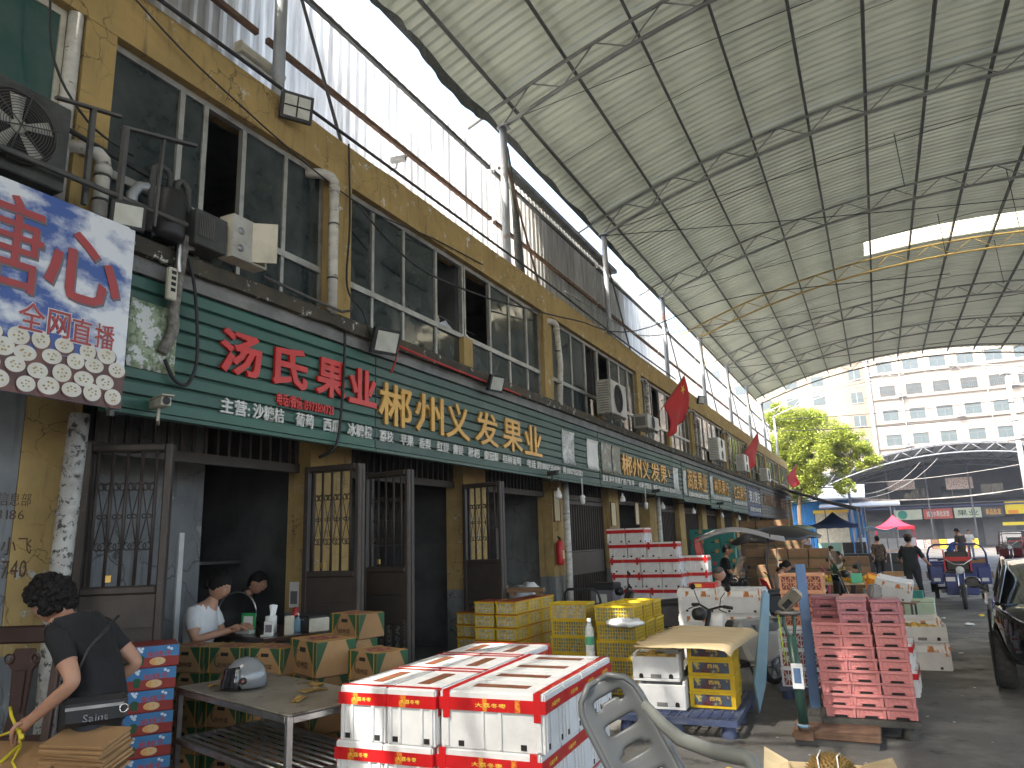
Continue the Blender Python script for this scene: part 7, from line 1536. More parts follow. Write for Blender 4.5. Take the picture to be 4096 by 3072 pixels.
# ---------------------------------------------------------------- cartons and goods down the street
M['teal'] = mat('teal_carton', (.02, .20, .17), .6, c2=(.025, .16, .14), s=4, vary=.15); M['tealp'] = mat('orange_carton_print', (.55, .25, .05), .6)
TM = {'carton': MB().box(-.22, -.16, 0, .22, .16, .295).mesh(M['teal'], .004), 'hand_hole': MB().box(-.06, -.162, .17, .06, -.159, .2).mesh(M['dark']), 'print': MB().box(.08, -.163, .17, .18, -.1605, .27).mesh(M['tealp'])}
TM2 = {'carton': TM['carton'], 'apple_print': MB().prism([(.07*math.cos(a), .15+.065*math.sin(a)) for a in [2*math.pi*k/14 for k in range(14)]], lambda u, v, d: (u, d, v), -.163, -.1605).mesh(M['print_red'])}
for k in range(7):
    for c_ in range(3):
        if k < 6 or c_ < 3: carton(TM2 if (k in (2, 3) and c_ < 2) else TM, f'teal carton, {["lowest","second","third","fourth","fifth","sixth","topmost"][k]} course, {ords[c_]} from the drain pipe', (-5.15+.455*c_+.03*(k % 2), 23.6, .001+.297*k), .05*math.sin(k*2+c_), 'teal cartons stacked before the fourth sign', 'teal_carton')
BM = {'carton': MB().box(-.30, -.20, 0, .30, .20, .34).mesh(M['kraft_d'], .005), 'tape': MB().box(-.302, -.025, .20, .302, .025, .342).box(-.302, -.202, .16, .302, -.2, .175).mesh(M['kraft']), 'green_band': MB().box(-.301, -.2025, .03, .301, -.2005, .07).mesh(mat('faded_green_band', (.10, .11, .05), .8))}
def brown_wall(x0, y, cols, rows, nm, rz=0, z0=.0, dx=.615):
    for k in range(rows):
        for c_ in range(cols): carton(BM, f'brown carton, {["lowest","second","third","fourth","fifth","sixth","seventh"][k]} course, {ords[c_]} one in {nm}', (x0+dx*c_*math.cos(rz)+.02*math.sin(k*2+c_), y+dx*c_*math.sin(rz)+.02*math.cos(3*k+c_), z0+.343*k), rz+.03*math.sin(k+c_*2), 'brown cartons stacked down the street', 'brown_carton')
brown_wall(-4.7, 31.0, 3, 7, 'the tall stack under the orchard sign'); brown_wall(-4.0, 27.4, 2, 4, 'the stack behind the black umbrella'); brown_wall(-3.1, 26.2, 3, 4, 'the stack behind the phone woman')
brown_wall(-1.35, 28.2, 2, 3, 'the low stack before the patterned blouse'); brown_wall(-2.9, 22.0, 2, 3, 'the near low stack beside the scooters'); brown_wall(-4.6, 36.0, 3, 5, 'the stack before the blue sign'); brown_wall(-1.6, 25.4, 2, 2, 'the low stack behind the woman in green')
M['wprint'] = mat('white_red_carton', (.55, .50, .47), .6, c2=(.35, .10, .08), s=9, lo=.52, hi=.56)
for i, (x, y, z) in enumerate(((-3.9, 33.5, 1.72), (-3.3, 33.5, 1.72), (-3.6, 34.2, 1.4), (-3.0, 34.2, 1.4))): carton({'carton': MB().box(-.3, -.2, 0, .3, .2, .3).mesh(M['wprint'], .004), 'lid': MB().box(-.302, -.202, .24, .302, .202, .303).mesh(M['wprint'])}, f'white and red printed carton on the far stack, {ords[i]} one', (x, y, z), 0, 'white printed cartons', 'printed_carton')
for i, (x, y, n) in enumerate(((-3.6, 33.6, 5), (-3.3, 34.2, 4))): brown_wall(x-.3, y, 2, n, f'the {["support","rear support"][i]} stack under white printed cartons')
# folding tables with fruit
M['orange'] = mat('orange_fruit', (.75, .32, .02), .5, c2=(.72, .45, .03), s=8, vary=.15); M['lemon'] = mat('yellow_fruit', (.78, .55, .03), .5, vary=.1); M['ofr'] = mat('orange_crate_plastic', (.75, .25, .012), .45, c2=(.66, .20, .01), s=4)
def trestle(label, loc, rz, L, Wd, H, top='plyw'):
    t = thing('trestle_table', label, 'table', loc, rz, 'market tables'); MB().box(-L/2, -Wd/2, H-.03, L/2, Wd/2, H).build('top', M[top], t, bevel=.004)
    for x in (-L/2+.08, L/2-.08):
        for y in (-Wd/2+.05, Wd/2-.05): MB().bar((x, y, 0), (x, y, H-.031), .035).build('leg', M['dksteel'], t)
    return t
trestle('wooden trestle table of yellow fruit before the woman in green', (-.75, 19.8, 0), .1, 1.5, .8, .68); trestle('low bench of flat cartons beside the blue board', (-1.05, 14.6, 0), .15, 1.1, .7, .55); trestle('low table of tools and trays behind the plum crates', (-.45, 13.4, 0), .1, 1.3, .8, .55, 'steel')
trestle('sloping stand under the tilted white box', (.0, 16.6, 0), -.2, 1.0, .5, .52, 'wood')
rn2 = random.Random(21)
for i in range(46):
    x, y = rn2.uniform(-1.4, -.1), rn2.uniform(19.5, 20.1); r_ = rn2.uniform(.045, .06); z = .682+r_+(.08 if i % 3 == 0 else 0)
    tag(MB().ball((0, 0, 0), (r_, r_, r_*.92), 10, 7).build('orange_fruit', M['orange' if i % 2 else 'lemon'], None, (x, y, z)), 'round orange or yellow fruit heaped on the trestle table', 'fruit', 'fruit heaped on the trestle table')
for i, (x, y, z, w_, d_, h_, m, lb) in enumerate(((-1.25, 14.5, .552, .5, .4, .05, 'plyw', 'pile of flat yellow cartons on the low bench'), (-1.2, 14.55, .605, .46, .36, .04, 'kraft', 'upper flat carton on the low bench'), (-.75, 14.5, .552, .3, .3, .22, 'ofr', 'orange plastic tub on the low bench'), (-.7, 13.3, .552, .28, .2, .12, 'bluepl', 'blue tray on the low tool table'), (-.3, 13.5, .552, .34, .24, .06, 'kraft_d', 'stack of trays on the low tool table'), (-.05, 13.3, .552, .12, .12, .3, 'black', 'black bin on the low tool table'), (.1, 13.6, .552, .1, .1, .16, 'redbox', 'red jar on the low tool table'), (-.55, 17.9, 0, .5, .4, .35, 'lemon', 'yellow fruit sack beside the trestle table'), (-.9, 18.2, 0, .5, .4, .45, 'ofr', 'orange crate of fruit beside the scooter'), (.55, 17.6, .0, .55, .4, .5, 'melonb', 'pale green printed carton at the standing man'), (.35, 19.2, .0, .5, .4, .62, 'kraft_d', 'brown carton holding the white tray stack'), (-.2, 24.2, 0, .6, .5, .6, 'foam', 'white sack of goods before the brown cartons'), (.15, 18.8, .62, .5, .36, .12, 'wlat', 'white tray on the brown carton'), (.15, 18.8, .745, .48, .34, .12, 'wlat', 'second white tray on the brown carton'), (.16, 18.8, .87, .4, .3, .1, 'kraft', 'opened kraft carton on the white trays'), (.5, 17.65, .505, .3, .25, .14, 'teal', 'small teal box on the pale green carton'))):
    if m == 'melonb' and 'melonb' not in M: M['melonb'] = mat('pale_green_carton', (.42, .52, .36), .6, c2=(.55, .58, .45), s=5)
    b = MB().box(-w_/2, -d_/2, 0, w_/2, d_/2, h_*.85).box(-w_/2-.008, -d_/2-.008, h_*.85, w_/2+.008, d_/2+.008, h_); tag(b.build(['flat_carton', 'flat_carton', 'plastic_tub', 'plastic_tray', 'tray_stack', 'plastic_bin', 'red_jar', 'fruit_sack', 'fruit_crate', 'green_carton', 'brown_carton', 'goods_sack', 'plastic_tray', 'plastic_tray', 'kraft_carton', 'teal_box'][i], M[m], None, (x, y, z), .1*math.sin(i*2), .012), lb, 'box')
CO = crate_set(.62, .42, .26, 7, 4, M['ofr'], M['orange']); t = crate(CO, 'orange mesh crate tipped against the trestle table', (-.12, 17.9, .62), .1, None); t.rotation_euler = (.25, .32, .1)
t = foam(F3, 'tilted white foam box on the sloping stand', (.08, 16.62, .60), -.1, None, False); t.rotation_euler = (.15, .22, -.1); CO2 = None
for i, (x, y, z, lb) in enumerate(((-.62, 19.95, .69, 'mint green payment card on the trestle table'),)): tag(MB().box(-.12, -.01, 0, .12, .01, .22).build('payment_card', mat('mint_card', (.12, .55, .33), .5), None, (x, y-.5, z), .1, .004), lb, 'card')
fn = thing('table_fan', 'black table fan on the trestle table', 'fan', (-.60, 20.0, .68), rad(-100)); MB().lathe([(0, 0), (.11, 0), (.10, .03), (.02, .04), (.02, .22)], 16).build('base', M['black'], fn); b = MB()
for q in range(1, 7): rr = .19*q/6; b.tube([(rr*math.cos(a), .06, .36+rr*math.sin(a)) for a in [2*math.pi*k/22 for k in range(23)]], .003, 4, cap=False)
for q in range(12): a = math.pi*q/6; b.tube([(0, .075, .36), (.19*math.cos(a), .05, .36+.19*math.sin(a))], .0025, 3)
b.build('guard', M['dksteel'], fn); MB().lathe([(0, -.1), (.05, -.09), (.06, 0), (.03, .06)], 12, (0, 0, .36), 'y').build('motor', M['black'], fn)
for k in range(3): a = 2*math.pi*k/3; MB().cbox((.09*math.cos(a), .04, .36+.09*math.sin(a)), (.14, .006, .07), (0, -a, 0)).build('blade', M['black'], fn)
# odds and ends at the second and third doorways
t = thing('grey_sack', 'bulging silver grey sack leaning in the third doorway', 'sack', (-5.9, 12.3, ZS)); b = MB(); b.ball((0, 0, .42), (.28, .36, .45), 16, 12); vs_ = b.v; b.v = [(x+.05*noise.noise((x*6, y*6, z*6)), y+.06*noise.noise((x*5, z*6, y*5+3)), max(0, z+.05*noise.noise((y*6, z*6, x*6+7)))) for x, y, z in b.v]; o_ = b.build('sack', mat('silver_grey_sack', (.33, .34, .35), .45, .2, c2=(.22, .23, .24), s=5, bump=.6, bs=9), t); o_.rotation_euler = (.3, 0, 0); b = MB(); b.ball((.05, .22, .72), (.17, .15, .15), 14, 10); b.v = [(x+.05*noise.noise((x*11, y*11, z*11)), y+.05*noise.noise((x*9, z*11, y*9+3)), z+.06*noise.noise((y*10, z*10, x*10+7))) for x, y, z in b.v]; b.build('white_bag', M['bulb'], t)
t = thing('hand_truck', 'black tube trolley handle standing before the white pipe', 'trolley', (-4.95, 12.75, 0), .2); MB().tube([(-.30, 0, .0), (-.30, 0, .95), (-.24, 0, 1.02), (.22, 0, 1.02), (.30, 0, .96), (.34, 0, .8), (.30, 0, .6), (-.10, 0, .42)], .024, 8).build('handle', M['black'], t); MB().box(-.4, -.2, .10, .4, 1.0, .14).build('deck', M['black'], t)
for x in (-.3, .3): wheel(t, (x, .0, .06), .06, .04)
t = thing('plank_block', 'short weathered plank on blocks atop the strapped crates', 'plank', (-4.75, 10.0, 1.115), .15); MB().box(-.28, -.06, .05, .28, .06, .12).build('plank', M['wood'], t, bevel=.004)
for x in (-.2, .2): MB().box(x-.04, -.05, 0, x+.04, .05, .049).build('block', M['wood'], t)
t = thing('foam_offcut', 'torn foam box leaning beside the pink chair', 'foam box', (-5.62, 10.9, ZS)); o_ = MB().box(-.2, -.03, 0, .2, .03, .55).box(-.2, .03, 0, -.17, .25, .5).build('panel', M['foam'], t, bevel=.008); o_.rotation_euler = (.25, .2, .4)
t = thing('cooler_bag', 'black and white delivery bag on a dark scooter', 'bag', (-5.0, 14.2, .0)); MB().box(-.25, -.22, .60, .25, .22, .92).build('bag', M['print_sh'], t, bevel=.03); MB().box(-.26, -.23, .92, .26, .23, 1.05).build('lid', M['seat_bk'], t, bevel=.03); MB().box(-.12, -.225, .68, .1, -.222, .84).build('print', M['white'], t); MB().box(-.2, -.15, 0, .2, .15, .599).build('stand', M['dksteel'], t)
tag(MB().box(-.2, -.15, 0, .2, .15, .22).build('orange_carton', M['tealp'], None, (-5.35, 14.15, ZS), .2, .004), 'orange printed carton by the delivery bag', 'carton')
t = thing('bottle_crate', 'red bottle crate on the white foam boxes', 'crate', (-2.55, 11.8, 1.112)); MB().box(-.2, -.14, 0, .2, .14, .07).build('tray', M['red_pl'], t, bevel=.004); MB().box(-.12, -.141, .01, .0, -.14, .06).build('label', M['goldp'], t)
wb = MB(); wb.ball((0, 0, 0), (.24, .15, .05), 24, 14); wb.v = [(x+.05*noise.noise((x*14, y*14, z*14)), y+.04*noise.noise((x*12, z*14, y*12+3)), z+.035*noise.noise((y*16, z*16, x*16+7))) for x, y, z in wb.v]
tag(wb.build('white_bag', M['bulb'], None, (-2.95, 9.0, .88)), 'crumpled white plastic bag on the grape crates', 'bag')
# litter on the roadway
rn3 = random.Random(4)
lt = ['crumpled white paper nearest the blue trike', 'yellow scrap by the trike wheel']
for i, (x, y, s_, m, lb) in enumerate(((1.35, 17.4, .09, 'wpaper', 'crumpled white paper on the roadway before the blue trike'), (1.75, 19.2, .08, 'lemon', 'yellow scrap on the roadway by the trike wheel'), (1.0, 18.6, .05, 'wpaper', 'small paper scrap between the man and the trike'), (1.45, 15.0, .06, 'wpaper', 'thin paper scrap beside the car mirror'), (-1.35, 6.6, .05, 'lemon', 'yellow peel on the ground before the blue pallet'), (-1.9, 6.5, .04, 'wpaper', 'paper scrap before the open foam box'), (.9, 13.6, .04, 'wpaper', 'tiny paper scrap on the roadway'))):
    b = MB(); b.ball((0, 0, s_*.25), (s_, s_*.6, s_*.3), 9, 6); b.v = [(p[0]*(1+.5*noise.noise((p[0]*40, p[1]*40, i))), p[1]*(1+.5*noise.noise((p[1]*30, p[0]*30, i+4))), max(.001, p[2]*(1+.6*noise.noise((p[0]*50, p[1]*20, i))))) for p in b.v]; tag(b.build('litter', M[m], None, (x, y, 0), i*1.1), lb, 'litter', 'litter on the roadway')
b = MB()
for i in range(900):
    x, y = rn3.uniform(-4.2, 4.5), rn3.uniform(3.6, 30); r_ = rn3.uniform(.006, .022); a = rn3.uniform(0, 3.14); k = len(b.v); b.v += [(x+r_*math.cos(a+q), y+r_*math.sin(a+q)*.6, .003+.004*rn3.random()) for q in (0, 1.6, 3.1, 4.7)]; b.f.append((k, k+1, k+2, k+3)); b.m.append(0 if rn3.random() < .6 else 1); b.sm.append(False)
me_ = b.mesh([M['kraft'], M['wpaper']]); o_ = put('ground_debris', me_); tag(o_, 'small scraps of leaves and paper scattered over the street', 'debris', kind='stuff')
ORD8 = ['first', 'second', 'third', 'fourth', 'fifth', 'sixth', 'seventh', 'eighth']
# ---------------------------------------------------------------- beyond the canopy
M['beige'] = mat('beige_tile_wall', (.28, .24, .20), .7, c2=(.245, .21, .175), s=.5, c3=(.20, .17, .145), s3=2, lo3=.6, hi3=.8); M['beige2'] = mat('shaded_beige_wall', (.19, .155, .12), .8, c2=(.16, .13, .105), s=.6); M['fwin'] = glass_mat('far_window_glass', (.025, .045, .055), .18); M['fwhite'] = mat('white_pipe_far', (.32, .32, .31), .6)  # beige2 repeats the beige with shade put into the colour
ap = thing('apartment_block', 'beige apartment block with rows of windows beyond the market hall', 'building'); YB = 108; BX0, BX1 = .9, 46
FZ = [2.7+3.3*k for k in range(9)]      # sill heights, floor by floor
cols = [2.3+3.12*k for k in range(14)]; HW = 1.85
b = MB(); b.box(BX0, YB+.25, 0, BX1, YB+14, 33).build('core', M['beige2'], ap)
for k in range(10):     # spandrel bands between window rows
    z0 = 0 if k == 0 else FZ[k-1]+1.45; z1 = FZ[k] if k < 9 else 33
    MB().box(BX0, YB, z0, BX1, YB+.249, z1).build('spandrel', M['beige'], ap)
for k in range(9):
    z0, z1 = FZ[k], FZ[k]+1.45; xprev = BX0
    for x in cols+[BX1]: 
        MB().box(xprev, YB+.001, z0, min(x, BX1), YB+.249, z1).build('pier', M['beige'], ap); xprev = x+HW
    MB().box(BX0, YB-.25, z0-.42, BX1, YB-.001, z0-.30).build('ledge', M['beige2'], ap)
    for ci, x in enumerate(cols[:9]):
        if k < 2: continue
        w_ = MB().box(x, YB+.10, z0, x+.07, YB+.16, z1).box(x+HW-.07, YB+.10, z0, x+HW, YB+.16, z1).box(x+.07, YB+.10, z1-.07, x+HW-.07, YB+.16, z1).box(x+.07, YB+.10, z0, x+HW-.07, YB+.16, z0+.07).box(x+.07, YB+.10, z0+.95, x+HW-.07, YB+.16, z0+1.0).box(x+HW/2-.03, YB+.10, z0+.07, x+HW/2+.03, YB+.16, z0+.95).build('window', M['dksteel'], ap)
        for a, c in ((x+.07, x+HW/2-.03), (x+HW/2+.03, x+HW-.07)): MB().box(a, YB+.12, z0+.07, c, YB+.13, z0+.95).build('pane', M['fwin'], w_)
        MB().box(x+.07, YB+.12, z0+1.0, x+HW-.07, YB+.13, z1-.07).build('pane', M['fwin'], w_)
        if k == 5: 
            gb = MB()
            for q in range(7): gb.box(x-.05, YB-.06, z0+.1+.2*q, x+HW+.05, YB-.03, z0+.13+.2*q)
            for q in range(9): gb.box(x+.02+.22*q, YB-.03, z0, x+.05+.22*q, YB-.005, z1)
            gb.build('window_grille', M['dksteel'], w_)
        if (ci*3+k*2) % 4 == 1:
            u = MB().box(x-1.05, YB-.75, z0-.28, x-.15, YB-.30, z0+.34).build('condenser', M['fwhite'], ap, bevel=.03); MB().lathe([(0, 0), (.24, 0)], 16, (x-.68, YB-.755, z0+.03), 'y').build('fan', M['dksteel'], u)
for x in (BX0+3.15*1.25, BX0+3.15*4.3, BX0+3.15*7.4): MB().tube([(x, YB-.32, 0), (x, YB-.32, 33)], .08, 6).build('down_pipe', M['fwhite'], ap)
MB().tube([(BX0+.1, YB-.35, 0), (BX0+.1, YB-.35, 33)], .28, 10).build('down_pipe', M['fwhite'], ap)
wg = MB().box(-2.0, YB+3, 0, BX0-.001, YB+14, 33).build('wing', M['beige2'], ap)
for k in range(2, 9):
    w_ = MB().box(-1.3, YB+2.94, FZ[k], .2, YB+2.998, FZ[k]+1.5).build('window', M['fwin'], ap); MB().box(-1.35, YB+2.9, FZ[k]-.05, .25, YB+2.938, FZ[k]).box(-.6, YB+2.9, FZ[k], -.54, YB+2.938, FZ[k]+1.5).build('window_frame', M['fwhite'], w_)
tw = thing('neighbour_block', 'pale apartment slab behind the tree', 'building'); MB().box(-34, 125, 0, -2.05, 139, 36).build('wall', mat('pale_render', (.27, .235, .18), .8, c2=(.24, .21, .165), s=.4), tw)
for k in range(2, 10):
    for x in (-31, -27, -23, -19, -15, -11, -7): MB().box(x, 124.95, 3.1*k, x+1.8, 124.99, 3.1*k+1.5).build('window', M['fwin'], tw)
# ---------------------------------------------------------------- market hall with arched roof
hall = thing('market_hall', 'dark open market hall under a wide arched truss roof', 'building'); HY, HC, HR2 = 72, 6.9, 27
def harch(x, d=0): return 8.1-HR2+math.sqrt((HR2+d)**2-(x-HC)**2)
HX = [HC-11.5+23*k/26 for k in range(27)]
M['hroof'] = mat('grey_hall_roof', (.28, .30, .33), .6, c2=(.22, .24, .26), s=.7); M['hdark'] = mat('dark_shop_wall', (.075, .078, .085), .8, c2=(.05, .05, .055), s=.8); M['tstl'] = mat('pale_truss_steel', (.14, .15, .17), .5)
for y0, y1 in ((HY, HY+7), (HY+7, HY+14), (HY+14, HY+30)):
    b = MB(); vs = [(x, y, harch(x, .85)) for x in HX for y in (y0, y1)]; b.add(vs, [(2*i, 2*i+1, 2*i+3, 2*i+2) for i in range(26)]); o_ = b.build('roof_sheet', M['hroof'], hall); o_.modifiers.new('s', 'SOLIDIFY').thickness = .04
for y in (HY+.1, HY+7, HY+14):
    tc = MB().tube([(x, y, harch(x, .72)) for x in HX], .07, 6).build('arch_truss', M['tstl'], hall); MB().tube([(x, y, harch(x, 0)) for x in HX], .07, 6).build('bottom_chord', M['tstl'], tc)
    for k in range(26): MB().tube([(HX[k], y, harch(HX[k], 0 if k % 2 else .72)), (HX[k+1], y, harch(HX[k+1], .72 if k % 2 else 0))], .035, 5).build('web_bar', M['tstl'], tc)
for x in (HX[0], HC+11.5):
    for y in (HY+.1, HY+7, HY+14): MB().tube([(x, y, 0), (x, y, harch(x))], .09, 8).build('column', M['tstl'], hall)
for x in [HX[k] for k in range(1, 26, 2)]: MB().bar((x, HY, harch(x, .78)), (x, HY+29, harch(x, .78)), .06, .1).build('purlin', M['dksteel'], hall)
for x in (1.2, 4.5, 8.0): MB().tube([(x, HY+8, 0), (x, HY+8, harch(x))], .08, 6).build('post', M['tstl'], hall)
M['hshut'] = mat('dull_shutter', (.13, .13, .135), .6, c2=(.10, .10, .10), s=2); HB = 86; MB().prism([(HX[0], 0)]+[(x, harch(x, .6)) for x in HX]+[(HX[-1], 0)], lambda u, v, d: (u, d, v), HB, HB+.3).build('rear_wall', M['hdark'], hall); MB().box(-4, HB-2.2, 4.15, 22, HB, 4.25).build('floor_edge', M['tstl'], hall)
b = MB().prism([(0, 4.6), (2.6, 3.95), (2.6, 3.9), (0, 4.5)], lambda u, v, d: (d, HB-u, v), -3, 22); b.build('lean_to_roof', M['hdark'], hall); MB().box(-3, HB-2.75, 3.82, 22, HB-2.6, 3.98).build('gutter', M['tblue'], hall)
for k in range(7):
    x = -1+3.4*k; sh = MB().box(x, HB-.12, .1, x+2.7, HB-.02, 2.7).build('roller_shutter', M['hshut'], hall)
    for q in range(12): MB().box(x+.02, HB-.14, .2+.2*q, x+2.68, HB-.121, .3+.2*q).build('slat', M['hshut'], sh)
    w_ = MB().box(x+.3, HB-.06, 4.9, x+2.2, HB-.01, 6.0).build('window', M['fwin'], hall); MB().box(x+1.2, HB-.09, 4.9, x+1.28, HB-.061, 6.0).build('mullion', M['tstl'], w_)
M['pgreen'] = mat('pale_green_sign', (.50, .55, .46), .5, c2=(.42, .47, .40), s=2); M['redsign'] = mat('red_shop_sign', (.46, .09, .07), .5)
for x0, x1, m, txt, tm, lb in ((1.5, 3.95, 'pgreen', None, None, 'pale shop sign with a round teal emblem in the market hall'), (4.1, 6.55, 'redsign', '诚信水果批发部', 'white_let', 'red shop sign with white characters in the market hall'), (6.7, 8.95, 'pgreen', '果业', 'kraft_g', 'pale green shop sign next to the red one'), (9.05, 10.8, 'hdark', '果品批发', 'gold_let', 'dark shop sign with dull characters in the market hall')):
    t = thing('hall_sign', lb, 'sign', group='shop signs in the market hall'); MB().box(x0, HB-2.62, 2.75, x1, HB-2.55, 3.72).build('board', M[m], t)
    if txt: letter('lettering', txt, (0, HB-2.63, 0), '-y', x0+.25, x1-.25, 2.95, 3.52, M[tm], t, .01, .01)
    else: MB().prism([(x0+.75+.42*math.cos(a), 3.25+.42*math.sin(a)) for a in [2*math.pi*k/20 for k in range(20)]], lambda u, v, d: (u, d, v), HB-2.635, HB-2.622).build('emblem', mat('teal_emblem', (.03, .25, .20), .5), t)
for x0, x1, z0, z1, lb in ((1.3, 3.6, 5.6, 6.5, 'faded white banner hung from the hall trusses'), (6.2, 8.4, 5.4, 6.5, 'second faded white banner hung in the hall')):
    t = thing('hall_banner', lb, 'banner'); MB().box(x0, HY+9, z0, x1, HY+9.03, z1).build('cloth', M['wprint'], t)
t = thing('yellow_poster', 'bright yellow fruit poster at the hall corner', 'poster'); MB().box(10.9, HB-2.7, 2.95, 12.6, HB-2.6, 4.1).build('board', mat('bright_yellow_print', (.75, .60, .02), .5), t); MB().box(11.1, HB-2.71, 2.97, 11.9, HB-2.701, 3.3).build('print', M['ofr'], t)
MB().box(10.5, HB-2.75, 1.9, 12.8, HB-2.6, 2.2).build('yellow_board', bpy.data.materials['bright_yellow_print'], t)
for k in range(16):
    x, z = 3.2+.62*(k % 8), .02+.42*(k//8); tag(MB().box(-.28, -.22, 0, .28, .22, .40).box(-.29, -.23, .40, .29, .23, .415).build('stacked_carton', [M['foam'], M['lemon'], M['kraft_d'], M['wprint']][k*7 % 4], None, (x, 78.5, z), 0, .01), f'pale stacked goods box in the hall, {"upper" if k > 7 else "lower"} row, {ORD8[k % 8]} one from the red tent', 'carton', 'boxes stacked in the hall')
# ---------------------------------------------------------------- blue shed, awning, tents
sh = thing('blue_shed', 'blue corrugated shed with a beige roller shutter', 'building'); M['shblue'] = mat('blue_corrugated', (.03, .20, .55), .45, c2=(.05, .26, .60), s=1)
b = MB(); n = 60; pr = []
for k in range(n): x = -11+10.2*k/n; pr += [(x, 0), (x+.09, 0), (x+.11, .04), (x+.16, .04)]
def blue_panel(xa, xb, z0, z1):
    q = [p for p in pr if xa <= p[0] <= xb]; vs = [(x, 64-y, z) for z in (z0, z1) for x, y in q]; N = len(q); o_ = MB().add(vs, [(j, j+1, N+j+1, N+j) for j in range(N-1)]).build('wall_sheet', M['shblue'], sh)
blue_panel(-11, -4.5, 0, 4.3); blue_panel(-2.1, -.9, 0, 4.3); blue_panel(-4.55, -2.05, 3.45, 4.3)
s_ = MB().box(-4.5, 64.05, 0, -2.1, 64.1, 3.45).build('roller_shutter', M['frame_cr'], sh)
for q in range(17): MB().box(-4.48, 64.02, .05+.2*q, -2.12, 64.049, .19+.2*q).build('slat', M['frame_cr'], s_)
MB().box(-4.6, 63.85, 3.3, -2.0, 64.0, 3.55).build('shutter_box', M['goldp'], sh); MB().box(-11, 64.12, 0, -.9, 70, 4.2).build('core', M['hdark'], sh)
b = MB().prism([(-.9, 4.3), (5, 5.6), (5, 5.7), (-.9, 4.4)], lambda u, v, d: (d, 64+u, v), -11.2, -.7); b.build('roof', M['hroof'], sh)
b = MB().prism([(-2.2, 3.6), (0, 4.0), (0, 4.1), (-2.2, 3.7)], lambda u, v, d: (d, 63.9+u, v), -4.0, 1.6); b.build('porch_roof', M['hroof'], sh)
for x in (-3.6, 1.2): MB().tube([(x, 61.9, 0), (x, 61.9, 3.62)], .05, 6).build('porch_post', M['tstl'], sh)
aw = thing('sloping_awning', 'long sagging canvas awning at the end of the block', 'awning'); M['awn'] = mat('grimy_awning', (.09, .08, .075), .8, c2=(.16, .14, .12), s=1.5)
b = MB(); vs = []
for i in range(13):
    for j in range(9): u, v = i/12, j/8; vs.append((-5.0+4.2*u, 44.2+6.5*v, 4.62-1.5*u-.12*math.sin(math.pi*u)+.04*math.sin(5*v)))
b.add(vs, [(i*9+j, (i+1)*9+j, (i+1)*9+j+1, i*9+j+1) for i in range(12) for j in range(8)], 0, True); o_ = b.build('canvas', M['awn'], aw); o_.modifiers.new('s', 'SOLIDIFY').thickness = .05
for y in (44.3, 47.4, 50.6): MB().bar((-5.05, y, 4.5), (-.85, y, 3.0), .06).build('arm', M['dksteel'], aw); MB().bar((-5.0, y, 3.6), (-2.9, y, 3.8), .04).build('brace', M['dksteel'], aw)
for y, x in ((44.25, -.95), (50.6, -.9)): MB().tube([(x, y, 0), (x, y, 3.05)], .05, 8).build('post', M['tstl'], aw)
for i, (y, w_) in enumerate(((44.6, 1.2), (46.6, .5))): MB().quad((-.80, y, 3.06), (-.80, y+w_, 3.06), (-.79, y+w_, 2.72), (-.79, y, 2.74)).build('valance_rag', mat('faded_pink_cloth', (.48, .30, .28), .9), aw)
def tent(label, loc, rz, w_, ht, pk, m, leg='dksteel'):
    t = thing('market_tent', label, 'tent', loc, rz, 'pop up tents'); h = w_/2; b = MB(); n = 10; vs = []
    for s in range(4):
        a0, a1 = Vector(((-h, -h), (h, -h), (h, h), (-h, h))[s]), Vector(((h, -h), (h, h), (-h, h), (-h, -h))[s]); k = len(b.v); vs = []
        for i in range(n+1):
            v = i/n; z = ht+(pk-ht)*(v**1.7); 
            for j in range(7): p = a0.lerp(a1, j/6)*(1-v); vs.append((p.x, p.y, z))
        b.add(vs, [(i*7+j, i*7+j+1, (i+1)*7+j+1, (i+1)*7+j) for i in range(n) for j in range(6)], 0, True)
    o_ = b.build('canopy', M[m], t); o_.modifiers.new('s', 'SOLIDIFY').thickness = .01
    for sgn in ((-1, 'y'), (1, 'y'), (-1, 'x'), (1, 'x')):
        s, ax = sgn; e = h+.005; pts = []
        for j in range(9): u = -h+2*h*j/8; zb = ht-.20-(.03 if j % 2 else 0); pts.append((u, zb))
        if ax == 'y': vs = [(u, s*e, ht) for u, _ in pts]+[(u, s*e, z) for u, z in pts]
        else: vs = [(s*e, u, ht) for u, _ in pts]+[(s*e, u, z) for u, z in pts]
        MB().add(vs, [(j, j+1, 9+j+1, 9+j) for j in range(8)]).build('valance', M[m], t)
    for x in (-h+.03, h-.03):
        for y in (-h+.03, h-.03): MB().bar((x, y, 0), (x, y, ht), .035).build('leg', M[leg], t)
    for x in (-h+.03, h-.03): MB().bar((x, -h, ht-.25), (x, h, ht-.02), .02).build('truss_bar', M['steel'], t)
M['navy'] = mat('navy_tent_cloth', (.018, .045, .13), .55, c2=(.025, .055, .15), s=2); M['rtent'] = mat('red_tent_cloth', (.62, .025, .06), .6, c2=(.55, .03, .06), s=2)
tent('navy blue pop up tent before the blue shed', (-2.45, 49.2, 0), .03, 2.65, 2.28, 3.05, 'navy'); tent('bright red pop up tent before the market hall', (.92, 57.2, 0), .02, 2.35, 2.08, 2.85, 'rtent', 'rtent')
